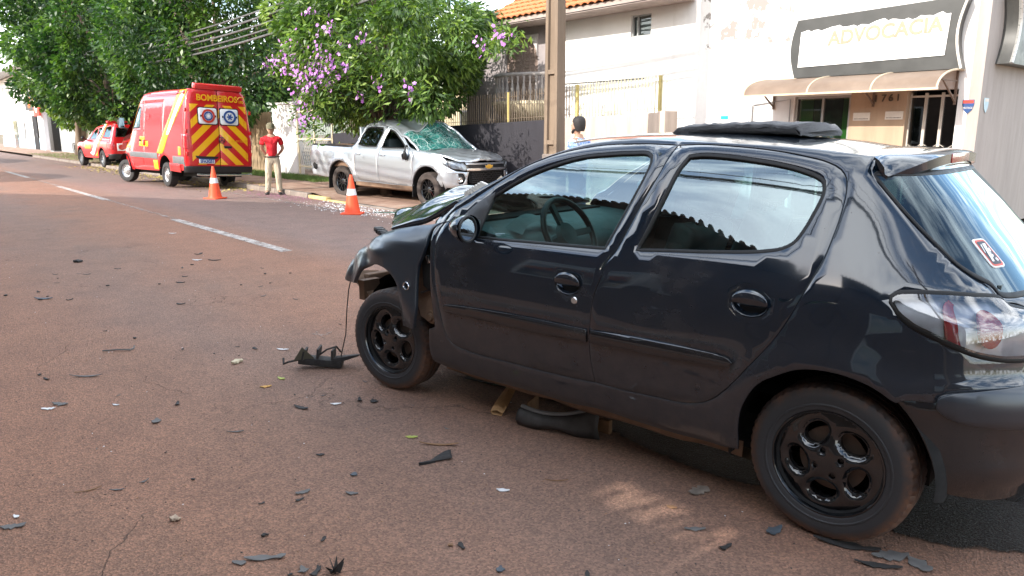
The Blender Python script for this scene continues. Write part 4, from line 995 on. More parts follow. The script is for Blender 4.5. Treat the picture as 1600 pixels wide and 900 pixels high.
# bumper
bt=[(phi(x,z),z) for x,z in bump_top]+[(phi(-.53,.664),.664),(.45,.672),(.2,.675)]
bl_=[(phi(x,z),z) for x,z in arch_b[1:]]
bo=[(p,z) for p,z in bt[1:]]; 
lowr=[(.15,.235),(.55,.24),(phi(-.522,.262),.262),(phi(-.462,.275),.275),(phi(-.399,.286),.286)]
left=np.array(lowr+bl_[::-1]+[(phi(-.215,.593),.593)]+bo)
bo_=np.vstack([left,(left*np.array([-1,1]))[::-1]])
def bump_dent(p,z): return .004+.016*np.exp(-((z-.37)/.05)**2)*np.clip((1.12-np.abs(p))/.25,0,1)
bp=panel('rear_bumper',bo_,FR,M['black_low'],car,sgn=-1,grid=.04,flange=.02,dent=bump_dent,step=.025)
rub=[(-.32,.602),(-.323,.619),(-.341,.634),(-.408,.650),(-.526,.665)]
rp1=[(phi(x,z),z) for x,z in rub]+[(.3,.675),(.1,.675),(.1,.535),(.3,.533)]+[(phi(x,z),z) for x,z in ((-.543,.533),(-.483,.539),(-.42,.547),(-.367,.56),(-.335,.576),(-.321,.591))]
for s in (1,-1):
    panel('bumper_insert',np.array(rp1)*np.array([s,1]),FR,M['wing'],bp,sgn=-1,grid=.025,flange=.016,lip=.002,off=0,dent=lambda p,z:.006+.017*np.sqrt(np.clip(1-((z-.605)/.085)**2,0,1))*np.clip((1.2-np.abs(p))/.12,0,1)**.5)
box('number_plate',(-.695,0,.52),(.008,.40,.13),plain('grey number plate',(.4,.4,.42),.4,.1),bp)
# spoiler with brake light
def spo(y):
    w_=min(abs(y)/.53,1.0); yy=y
    A=np.array((.085-.085*w_**2,yy,1.397-.026*w_**2)); B=np.array((-.160+.11*w_**7,yy*.985,1.384-.022*w_**2-.052*w_**7)); Cc=np.array((-.160+.115*w_**7,yy*.98,1.336-.020*w_**2-.028*w_**7)); D=np.array((-.085+.055*w_**4,yy*.96,1.330-.020*w_**2-.02*w_**6))
    q=[A,A*.66+B*.34+np.array((0,0,.008)),A*.3+B*.7+np.array((0,0,.006)),B+np.array((.012,0,.001)),B+np.array((0,0,-.006)),Cc+np.array((0,0,.006)),Cc+np.array((.01,0,-.001)),D,np.array((.05,yy*.95,1.30))]
    return q
P=np.array([spo(y) for y in np.linspace(-.55,.55,31)]); P=np.concatenate([np.repeat(P[:1].mean(1)[:,None],P.shape[1],1),P,np.repeat(P[-1:].mean(1)[:,None],P.shape[1],1)])
spl=MB().grid(P,flip=True).build('spoiler',M['black'],car,angle=32)
xb=-.1635
MB().add([(xb,-.15,1.340),(xb,.15,1.340),(xb,.15,1.376),(xb,-.15,1.376),(xb+.03,-.155,1.338),(xb+.03,.155,1.338),(xb+.03,.155,1.378),(xb+.03,-.155,1.378)],[(0,3,2,1),(0,1,5,4),(1,2,6,5),(2,3,7,6),(3,0,4,7)]).build('brake_light',plain('dull red brake lens',(.33,.03,.025),.25,.25,30,coat=1),spl,fix=True,bevel=.004)
# roof skin and windscreen
zc=pchip([0,.074,.331,.903,1.29,1.42],[1.378,1.390,1.424,1.456,1.443,1.425])
edge=spline(np.array(ditch[::-1]+[(1.25,1.418),(1.36,1.400)]),.05)
rows=[]
for x,z in edge:
    ye=float(Yside(x,z))-.006; row=[]
    for t in np.linspace(-1,1,33):
        zz=z+(float(zc(min(x+.05*(1-t*t),1.42)))-z)*((1-t*t)*.55+(1-t**4)*.45)
        xx=x+(.09*(1-t*t) if x>1.0 else .09*(1-t*t)*max(0,1-x/.3))
        row.append((xx,ye*t,zz))
    rows.append(row)
roof=MB().grid(np.array(rows),flip=False).build('roof',M['black'],car,angle=None)
ap=spline(np.array(apil),.06); rows=[]
for i,(x,z) in enumerate(ap):
    ye=float(Yside(x,z))-.012; rows.append([(x+.13*(1-t*t)**.9,ye*t,z-.02*(1-t*t)*(1-i/len(ap))) for t in np.linspace(-1,1,21)])
MB().grid(np.array(rows)).build('windscreen',M['glass'],car,angle=None)
# folded bonnet
zce=pchip([2.05,2.25,2.477,2.603,2.876,3.02,3.06],[1.12,1.150,1.121,1.086,1.005,.925,.88])
rows=[]
for u in np.linspace(0,1,30):
    row=[]
    for t in np.linspace(1,-1,33):
        k=1-abs(t)**1.5; x=2.08+u*(.44+.52*k); ze=1.030-.255*(min(x,2.53)-2.08)-.35*max(0,x-2.53)
        w=1-abs(t)**1.7; z=ze+(float(zce(x))-ze)*w
        z+=(.020*math.sin(15*x+4*t)+.012*math.sin(31*x-9*t))*w+.018*math.sin(11*t+3*x)*w*u
        cl=math.exp(-(u/.16)**2)*max(0,min(1,(t-.15)/.5)); z+=.085*cl; x-=.13*cl
        row.append((x,.675*t*(1-.04*u),z))
    rows.append(row)
bonnet=MB().grid(np.array(rows),flip=True).build('bonnet',M['black'],car,angle=60); sm_=bonnet.modifiers.new('solid','SOLIDIFY'); sm_.thickness=.028; sm_.offset=-1
# hollow under the lifted bonnet corner and torn cowl strip
MB().box((2.02,.0,.97),(.16,1.2,.05)).build('scuttle',M['gap'],car)
pts=[(2.10,.56,1.055),(2.02,.55,1.10),(1.95,.55,1.14),(1.88,.545,1.185),(1.80,.54,1.225)]
m_=MB(); P=[[(x+.03*j-.02,y-.05*j,z+.012*math.sin(3*i+2*j)-.03*(j==0)) for j in range(3)] for i,(x,y,z) in enumerate(pts)]
cw=m_.grid(np.array(P)).build('torn_cowl',plain('torn beige grey sound panel',(.34,.27,.19),.7,.4,20,.4),car,angle=20); cw.modifiers.new('solid','SOLIDIFY').thickness=.012
m_=MB()
for k in range(7):
    t=.35+.09*k; a=Vector(pts[1]).lerp(Vector(pts[4]),t-.2); m_.box(a+Vector((.0,.012,.004)),(.018,.02,.05),Matrix.Rotation(R(20+9*k),3,'Y'))
m_.build('cowl_shreds',M['plate_cream'],car)
# torn wings
fen=[(1.96,1.008),(2.099,.978),(2.259,.953),(2.415,.920),(2.56,.868),(2.70,.798),(2.82,.722),(2.90,.655),(2.935,.612),(2.895,.588),(2.80,.582),(2.746,.589),(2.693,.64),(2.624,.699),(2.535,.73),(2.442,.733),(2.354,.713),(2.296,.682),(2.262,.648),(2.241,.586),(2.241,.504),(2.245,.425),(2.130,.432),(2.112,.527),(2.117,.621),(2.119,.697),(2.113,.772),(2.085,.835),(2.075,.890),(2.078,.930),(2.066,.965),(2.02,.992)]
fo=spline(fen,.02,True,60)
def dent_w(x,z): return .02*np.clip((2.25-x)/.2,0,1)*np.clip((.8-z)/.3,0,1)-.024*bell(x,z,2.62,.755,.05,.05)-.018*bell(x,z,2.80,.69,.04,.05)+.016*bell(x,z,2.5,.80,.10,.025)+.009*bell(x,z,2.25,.86,.12,.018)+.006*np.sin(x*38+z*20)*np.clip((x-2.45)/.2,0,1)
for s in (1,-1):
    fw=panel('front_wing',fo,FS(s),M['wing'],car,holes=[ellipse(2.185,.655,.021,.019,16)],sgn=-s,raw=True,grid=.03,flange=.02,lip=.002,dent=dent_w,off=.004)
    y=float(Yside(2.185,.655)); MB().tube([(2.185+.022*math.cos(a),s*(y+.013),.655+.020*math.sin(a)) for a in np.linspace(0,2*PI,19)[:-1]],.0035,6,closed=True).build('hole_rim',M['chrome'],fw)
    # hinge pillar and inner wing behind the tear
    panel('hinge_panel',[(1.90,.42),(2.03,.44),(2.20,.46),(2.24,.58),(2.20,.72),(2.16,.90),(2.0,1.0),(1.93,.8)],FS(s),M['rust'],car,sgn=-s,off=-.085,flange=.0,grid=.05,dent=lambda x,z:.02*np.sin(x*21)*np.cos(z*17))
    panel('dark_pillar',[(1.93,.62),(2.03,.62),(2.12,.66),(2.16,.90),(2.05,1.0),(1.96,.95)],FS(s),M['gap'],car,sgn=-s,off=-.05,flange=.02,grid=.05)
    m_=MB(); m_.lathe([(.001,.02),(.018,.02),(.022,.008),(.034,.006),(.036,-.02)],18,'Y',origin=(0,0,0)); hb=m_.build('hinge_boss',M['rust'],car,loc=(2.085,s*.745,.485)); hb.scale=(1,s,1)
    MB().box((2.09,s*.75,.80),(.022,.02,.045),Matrix.Rotation(.4,3,'Y')).build('wing_bracket',M['chrome'],car,bevel=.004)
    MB().tube([(2.20,s*.72,.60),(2.14,s*.75,.615),(2.06,s*.75,.65),(2.0,s*.74,.66)],.006,6).build('wiring',M['trim'],car)
    # front inner structure seen through the arch
    P=[[(WB+.36*math.cos(a),s*y,.30+.37*math.sin(a)) for a in np.linspace(R(15),R(175),22)] for y in (.62,.52,.42)]
    MB().grid(np.array(P)+RNG.normal(0,.006,(3,22,3))).build('arch_liner',M['gap'],car,angle=None)
    m_=MB(); m_.add([(2.92,s*.60,.62),(2.86,s*.66,.58),(2.70,s*.66,.38),(2.64,s*.60,.36),(2.90,s*.45,.60),(2.66,s*.45,.34)],[(0,1,2,3),(0,3,5,4)]); m_.box((2.80,s*.60,.52),(.05,.12,.12)); m_.bar((2.9,s*.62,.6),(2.62,s*.62,.36),.05,.03); m_.build('crash_bracket',M['rust'],car)
    MB().tube([(2.86,s*.66,.66),(2.72,s*.68,.72),(2.60,s*.66,.70),(2.5,s*.66,.71),(2.38,s*.62,.68)],.007,6).build('wiring',M['trim'],car)
box('underbody',(1.25,0,.30),(3.1,1.22,.10),M['gap'],car); box('rear_apron',(-.34,0,.42),(.12,1.0,.28),M['gap'],car)
box('engine_block',(2.45,0,.62),(.62,.85,.42),M['rust'],car,bevel=.05); box('radiator_beam',(2.86,0,.55),(.06,1.15,.10),M['rust'],car,bevel=.01); box('crushed_radiator',(2.80,0,.52),(.06,.7,.36),M['trim'],car,bevel=.01)
m_=MB()
for k in range(5): m_.box((2.66+.03*k,.57-.01*k,.855+.006*k),(.05,.05,.03),Matrix.Rotation(k*.7,3,'Z'))
m_.build('broken_headlamp',M['trim'],car,bevel=.006)
# a loose wire from the broken nose to the ground
MB().tube([(2.93,.63,.60),(2.945,.65,.50),(2.945,.67,.38),(2.955,.68,.22),(2.985,.70,.08),(2.99,.70,.004)],.0035,5).build('hanging_wire',M['trim'],car)
# wheels
def tyre_mb(r=.2925,rr=.193,w=.175,seg=168):
    h=w/2; prof=[(rr,-h*.86),(rr+.008,-h*.97),(rr+.022,-h*1.0),(rr+.025,-h*1.03),(rr+.029,-h*1.03),(rr+.032,-h*1.01),(r-.045,-h*1.04),(r-.028,-h*.99),(r-.012,-h*.90),(r-.003,-h*.72)]
    for g in (-.45,0,.45): prof+=[(r,h*(g-.20)),(r,h*(g-.05)),(r-.007,h*(g-.045)),(r-.007,h*(g+.045)),(r,h*(g+.05)),(r,h*(g+.20))]
    prof+=[(r-.003,h*.72),(r-.012,h*.90),(r-.028,h*.99),(r-.045,h*1.04),(rr+.032,h*1.01),(rr+.029,h*1.035),(rr+.025,h*1.035),(rr+.022,h*1.0),(rr+.008,h*.97),(rr,h*.86)]
    m=MB().lathe(prof,seg,'Y'); n=len(prof); v=np.array(m.v).reshape(seg,n,3)
    for k in range(0,seg,3):
        for i in list(range(8,11))+list(range(n-11,n-8)):
            rad=np.hypot(v[k,i,0],v[k,i,2]); v[k,i,0]*=(rad-.004)/rad; v[k,i,2]*=(rad-.004)/rad
    m.v=[tuple(p) for p in v.reshape(-1,3)]; return m
def rim_face(R0=.188):
    holes=[]
    for k in range(5):
        a=R(-11+72*k); c=.113
        holes.append(ellipse(c*math.cos(a),c*math.sin(a),.036,.049,26,a-.28))
    lugs=[ellipse(.049*math.cos(R(a)),.049*math.sin(R(a)),.0115,.0115,14) for a in (66,156,246,336)]
    def F(u,v):
        r=np.sqrt(u*u+v*v); Q=np.c_[u,v]
        y=-.012+.010*np.cos(np.clip(r/.19,0,1)*PI)-.006*np.clip((r-.15)/.03,0,1)
        for hh in holes: d=seg_dist(Q,hh); y=y-.020*np.exp(-(d/.011)**1.4)
        for hh in lugs: d=seg_dist(Q,hh); y=y-.005*np.exp(-(d/.005)**2)
        return np.c_[u,y,v]
    return F,holes,lugs
F_,holes_,lugs_=rim_face()
tm_=tyre_mb()
wheels=[('rear',0,1,0),('rear',0,-1,0),('front',WB,1,.111),('front',WB,-1,.111)]
first=None
for nm,x,s,toe in wheels:
    wt=bpy.data.objects.new('wheel',None); link(wt,car); wt.location=(x,s*.678,.2925)
    wt.rotation_euler=(0,0,(toe) if s>0 else PI+toe)
    if first is None:
        ty=tm_.build('tyre',M['tyre'],wt,angle=28)
        rf_=panel('rim',ellipse(0,0,.186,.186,90),F_,M['rim_black'],wt,holes=holes_+lugs_,sgn=-1,raw=True,grid=.0085,flange=.03,lip=.0005); rf_.location=(0,.083,0)
        MB().lathe([(.186,.069),(.188,.078),(.192,.084),(.1965,.083),(.198,.076),(.196,.068)],96,'Y').build('rim_lip',M['rim_black'],wt,angle=40)
        MB().lathe([(.187,.066),(.165,.03),(.16,-.08),(.001,-.08)],48,'Y').build('barrel',M['gap'],wt,angle=40)
        MB().lathe([(.12,.0),(.12,.012),(.07,.014),(.065,.03),(.001,.032)],40,'Y').build('brake_disc',M['disc'],wt,angle=40)
        m_=MB()
        for a in (66,156,246,336): m_.lathe([(.001,.062),(.006,.062),(.0075,.058),(.0075,.03)],6,'Y',origin=(.049*math.cos(R(a)),0,.049*math.sin(R(a))))
        tag(m_.build('wheel_bolts',M['trim'],wt),kind='stuff')
        MB().lathe([(.001,.003),(.024,.001),(.027,-.004)],28,'Y',origin=(0,.071,0)).build('centre_cap',M['rim_black'],wt,angle=None)
        first=kids(wt)
    else:
        for k_ in first: c_=k_.copy(); C.objects.link(c_); c_.parent=wt
# door mirror
def mirror_shell(s):
    P=[]
    for v in np.linspace(0,1,11):
        ring=[]
        for a in np.linspace(0,2*PI,25)[:-1]:
            k=math.sin(PI*min(.5,.5*v+.0)) if v<1 else 1
            kk=math.sqrt(max(0,1-(1-v)**2))
            ring.append((1.755-.0-.125*v+.035,s*(.862+.080*kk*math.cos(a)+.018*v),1.008+.067*kk*math.sin(a)))
        P.append(ring)
    return P
for s in (1,-1):
    P=np.array(mirror_shell(s)); ms=MB().grid(np.concatenate([P,P[:,:1]],1),flip=s>0).build('mirror_shell',M['black'],car,angle=None,fix=True)
    cx=1.664; a=np.linspace(0,2*PI,25)[:-1]
    MB().add([(cx-.002,s*(.888+.046*math.cos(t)),1.006+.050*math.sin(t)) for t in a],[tuple(range(24))]).build('mirror_glass',M['mirror'],ms)
    MB().tube([(cx,s*(.887+.055*math.cos(t)),1.007+.060*math.sin(t)) for t in a],.007,8,closed=True).build('mirror_rim',M['trim'],ms)
    m_=MB(); m_.add([(1.80,s*.765,.955),(1.70,s*.768,.955),(1.69,s*.80,.972),(1.76,s*.80,.975),(1.80,s*.745,1.03),(1.71,s*.745,1.04),(1.70,s*.80,1.035),(1.75,s*.80,1.035)],[(0,1,2,3),(4,7,6,5),(0,3,7,4),(1,5,6,2),(2,6,7,3),(0,4,5,1)]); m_.build('mirror_arm',M['trim'],ms,fix=True,bevel=.006)
    panel('mirror_triangle',[(1.90,.975),(1.735,.955),(1.700,1.165),(1.74,1.145),(1.86,1.045)],FS(s),M['trim'],ms,sgn=-s,off=.003,flange=.01,grid=.05)
# cabin
m_=MB(); P=[[(x,y,z) for y in np.linspace(-.66,.66,9)] for x,z in ((2.06,.985),(1.95,.985),(1.82,.975),(1.70,.955),(1.63,.915),(1.60,.84),(1.63,.70),(1.75,.55),(1.8,.3))]
MB().grid(np.array(P)).build('dashboard',M['dash'],car,angle=40)
MB().grid(np.array([[(1.62+.06*math.sin(t*PI),.20+.34*t,.95+.045*math.sin(t*PI)) for t in np.linspace(0,1,9)],[(1.74,.20+.34*t,.975+.06*math.sin(t*PI)) for t in np.linspace(0,1,9)]])).build('instrument_hood',M['dash'],car)
sw=thing('steering_wheel',None,None); sw.parent=car; sw.location=(1.46,.36,.955); sw.rotation_euler=(0,R(-62),0)
MB().tube([(.185*math.cos(a),.185*math.sin(a),0) for a in np.linspace(0,2*PI,41)[:-1]],.016,10,closed=True).build('rim',M['trim'],sw)
m_=MB(); m_.lathe([(.001,.0),(.06,-.005),(.07,-.03),(.03,-.06)],20,'Z')
for a in (20,160,270): m_.bar((.04*math.cos(R(a)),.04*math.sin(R(a)),-.02),(.18*math.cos(R(a)),.18*math.sin(R(a)),0),.03,.02)
m_.build('hub',M['dash'],sw); MB().tube([(0,0,-.05),(0,0,-.3)],.03,10).build('column',M['dash'],sw)
def seat(x,y,name='front_seat'):
    t=thing(name,None,None); t.parent=car; t.location=(x,y,0)
    def slab(nm,pts,w,par,r):
        P=[]
        for k in np.linspace(-1,1,9):
            P.append([(px,k*w*(1-.10*(abs(k)>.9)),pz+.02*abs(k)**3) for px,pz in pts])
        o=MB().grid(np.array(P)).build(nm,M['seat'],par,angle=None); md=o.modifiers.new('solid','SOLIDIFY'); md.thickness=r; md.offset=0; b=o.modifiers.new('bevel','BEVEL'); b.width=.03; b.segments=2; return o
    slab('cushion',[(.28,.46),(.1,.45),(-.18,.42)],.24,t,.14); slab('backrest',[(-.17,.47),(-.24,.65),(-.31,.85),(-.36,1.0),(-.38,1.06)],.22,t,.12)
    h=slab('headrest',[(-.375,1.12),(-.39,1.17),(-.40,1.235)],.13,t,.09)
    m=MB()
    for yy in (-.06,.06): m.tube([(-.37,yy,1.04),(-.385,yy,1.15)],.008,6)
    m.build('headrest_post',M['trim'],t)
seat(1.10,.36); seat(1.10,-.36)
P=[[(x,y,z) for y in np.linspace(-.60,.60,9)] for x,z in ((.55,.46),(.20,.44),(.12,.55),(.02,.75),(-.06,.95),(-.10,1.0),(-.16,.98))]
MB().grid(np.array(P)).build('rear_seat',M['seat'],car,angle=50)
box('parcel_shelf',(-.25,0,.955),(.34,1.05,.02),M['dash'],car); box('cabin_floor',(1.0,0,.24),(2.2,1.3,.04),M['gap'],car)
P=[[(x,y,z-.03) for y in np.linspace(-.5,.5,7)] for x,z in ((.05,1.36),(.4,1.40),(.9,1.43),(1.3,1.41))]
MB().grid(np.array(P)).build('headlining',plain('pale headlining',(.35,.36,.36),.9,.1),car)
m_=MB()
for s in (1,-1): m_.bar((.92,s*.60,.9),(.85,s*.50,1.36),.05,.08)
m_.build('pillar_trim',M['dash'],car)
# the felt slab on the roof
Mc=Matrix.Translation(car.location)@Matrix.Rotation(car.rotation_euler.z,4,'Z')
def cw_(x,y,z): return Mc@Vector((x,y,z))
slab=thing('felt_slab','charcoal felt covered slab lying across the roof of the black car','slab',cw_(.655,.0,1.444),car.rotation_euler.z+R(4))
P=[]
for i,x in enumerate(np.linspace(-.31,.27,24)):
    k=1 if 0<i<23 else .35; hw=.20; th=.052*k; zo=-.052*((x+.05)/.6)**2+.006
    ring=[(x+.05*math.sin(a)*0+(.07 if math.cos(a)>0 else 0)*math.cos(a),hw*math.copysign(abs(math.cos(a))**.35,math.cos(a)),zo+.024*k+th*.5*math.copysign(abs(math.sin(a))**.6,math.sin(a))+random.uniform(-.006,.006)) for a in np.linspace(0,2*PI,25)]
    P.append(ring)
MB().grid(np.array(P)).add(P[0][:-1],[tuple(range(24))]).add(P[-1][:-1],[tuple(range(24))[::-1]]).build('padding',M['felt'],slab,fix=True,angle=50)
# ---------------------------------------------------------------- shared vehicle body: side surface wrapped round nose and tail
class Body:
    def __init__(s, zs, ys, rear=None, front=None):
        s.Yz = pchip(zs, ys); s.rear = rear; s.front = front      # (xc, xs(z), n)
    def Y(s, x, z):
        x = np.asarray(x, float); z = np.asarray(z, float); y = s.Yz(z)
        if s.front: xc, xf, n = s.front; q = np.clip((x - xc) / (xf(z) - xc), 0, .9999); y = y * (1 - q**n)**(1 / n)
        if s.rear: xc, xr, n = s.rear; q = np.clip((xc - x) / (xc - xr(z)), 0, .9999); y = y * (1 - q**n)**(1 / n)
        return y
    def FS(s, k): return lambda x, z: np.c_[x, k * s.Y(x, z), z]
    def FF(s, p, z):
        xc, xf, n = s.front; return np.c_[xc + (xf(z) - xc) * np.abs(np.cos(p))**(2 / n), s.Yz(z) * np.sign(np.sin(p)) * np.abs(np.sin(p))**(2 / n), z]
    def FB(s, p, z):
        xc, xr, n = s.rear; return np.c_[xc - (xc - xr(z)) * np.abs(np.cos(p))**(2 / n), s.Yz(z) * np.sign(np.sin(p)) * np.abs(np.sin(p))**(2 / n), z]
    def pf(s, P, end='front'):
        n = (s.front if end == 'front' else s.rear)[2]
        return np.array([(math.copysign(math.asin(min(1, (abs(y) / float(s.Yz(z)))**(n / 2))), y), z) for y, z in P])
def paint(name, col, rough=.3, metal=0, coat=1, dust=0, dcol=(.25, .17, .11), lo=.35, hi=.8):
    s = Mat(name); z = s.xyz()[2]; n = s.noise(3, 6, .65); zz = s.math('ADD', z, s.math('MULTIPLY', s.math('SUBTRACT', n, .5), .4))
    d = s.math('MULTIPLY', s.math('MULTIPLY', s.ramp(zz, (lo, 1.), (hi, 0.)), s.ramp(s.noise(17, 5, .7), (.3, .3), (.7, 1.))), dust)
    s.set(col=s.mix(d, col, dcol), rough=s.math('ADD', rough, s.math('MULTIPLY', d, .5)), metal=s.math('MULTIPLY', metal, s.math('SUBTRACT', 1, d)), coat=s.math('SUBTRACT', coat, d), coatr=.04)
    s.bump(s.noise(2.2, 2), .08, .02, 'Coat Normal'); return s.m
M['silver'] = paint('silver metallic paint', (.47, .51, .555), .32, .75, .8, .55)
M['sgap'] = M['gap']
def shatter():
    s = Mat('shattered teal windscreen'); d = s.voro(5, feature='DISTANCE_TO_EDGE'); d2 = s.voro(15, feature='DISTANCE_TO_EDGE')
    c = s.math('MAXIMUM', s.ramp(d, (0., 1.), (.035, 0.)), s.math('MULTIPLY', s.ramp(d2, (0., 1.), (.08, 0.)), s.ramp(s.noise(5, 4), (.4, 0.), (.6, 1.))))
    c = s.math('MULTIPLY', c, s.ramp(s.noise(3.1, 4), (.32, .25), (.6, 1.)))
    s.set(col=s.mix(c, s.ramp(s.noise(4, 5, .7), (.35, (.006, .06, .055)), (.7, (.04, .24, .21))), (.50, .68, .65)), rough=.22, coat=.8); s.bump(s.math('ADD', c, s.noise(5, 4)), .8, .02); return s.m
M['shattered'] = shatter()
M['gold'] = plain('gold emblem', (.85, .50, .08), .3, .08, metal=.4)
M['tyre_red'] = plain('tyre caked in red dust', (.050, .038, .032), .9, .35, 6, .3)
M['tyre_plain'] = plain('worn tyre rubber', (.028, .026, .026), .8, .3, 6, .2)
M['bed'] = plain('brown dusty load bed', (.20, .12, .075), .85, .3, 3, .2)
M['chrome_soft'] = plain('satin chrome', (.62, .62, .62), .2, .06, 4, metal=.9)
def big_tyre(r, rr, w, mat, par, seg=56):
    h = w / 2; m = MB().lathe([(rr, -h*.85), (rr+.012, -h), (r-.05, -h*1.04), (r-.012, -h*.9), (r, -h*.6), (r, -h*.12), (r-.008, -h*.1), (r-.008, h*.1), (r, h*.12), (r, h*.6), (r-.012, h*.9), (r-.05, h*1.04), (rr+.012, h), (rr, h*.85)], seg, 'Y')
    n = 14; v = np.array(m.v).reshape(seg, n, 3)
    for k in range(0, seg, 2):
        for i in (3, 4, 5, 8, 9, 10): v[k, i, 0] *= .975; v[k, i, 2] *= .975
    m.v = [tuple(p) for p in v.reshape(-1, 3)]; return m.build('tyre', mat, par, angle=30)
def spoke_rim(R0, par, mat, n=12, dark=None, twin=False):
    MB().lathe([(R0, .09), (R0 + .012, .10), (R0 + .018, .09), (R0, .06), (R0 - .02, -.05), (R0 - .02, -.1)], 48, 'Y').build('rim_barrel', mat, par, angle=35)
    MB().lathe([(.001, .02), (R0 - .02, .02), (R0 - .02, .0)], 32, 'Y').build('brake_drum', M['gap'], par)
    m = MB(); m.lathe([(.001, .075), (.05, .072), (.075, .06), (.085, .03)], 24, 'Y')
    for k in range(n):
        a = 2 * PI * (k + (.12 if twin and k % 2 else 0)) / n; c, s_ = math.cos(a), math.sin(a); t = (-s_, c)
        P = [(.06, .016, .07), (R0, .011, .088)]
        v = []
        for r_, w_, y_ in P:
            for sg_, dy in ((-1, -.03), (-.6, 0), (.6, 0), (1, -.03)): v.append((r_ * c + t[0] * w_ * sg_, y_ + dy, r_ * s_ + t[1] * w_ * sg_))
        m.add(v, [(0, 1, 5, 4), (1, 2, 6, 5), (2, 3, 7, 6)])
    m.build('rim_spokes', mat, par, angle=30)
def steel_rim(R0, par, mat):
    MB().lathe([(R0 + .012, .10), (R0 + .016, .09), (R0, .07), (R0 - .02, .045), (R0 - .045, .04), (R0 - .06, .055), (.10, .085), (.085, .10), (.07, .10), (.06, .115), (.001, .12)], 40, 'Y').build('steel_rim', mat, par, angle=30)
    m = MB()
    for k in range(10):
        a = 2 * PI * k / 10; m.lathe([(.001, .0), (.017, .0)], 10, 'Y', origin=((R0 - .085) * math.cos(a), .083, (R0 - .085) * math.sin(a)))
    tag(m.build('vent_holes', M['gap'], par), kind='stuff')
def put_wheels(par, spots, r, rr, w, tyre, rimf):
    proto = None
    for x, y, z, rz in spots:
        t = bpy.data.objects.new('wheel', None); link(t, par); t.location = (x, y, z); t.rotation_euler = (0, 0, rz)
        if proto is None: big_tyre(r, rr, w, tyre, t); rimf(t); proto = kids(t)
        else:
            for k in proto: c = k.copy(); C.objects.link(c); c.parent = t
def arcpts(cx, cz, r, a0, a1, n=12): return [(cx + r * math.cos(R(a)), cz + r * math.sin(R(a))) for a in np.linspace(a0, a1, n)]

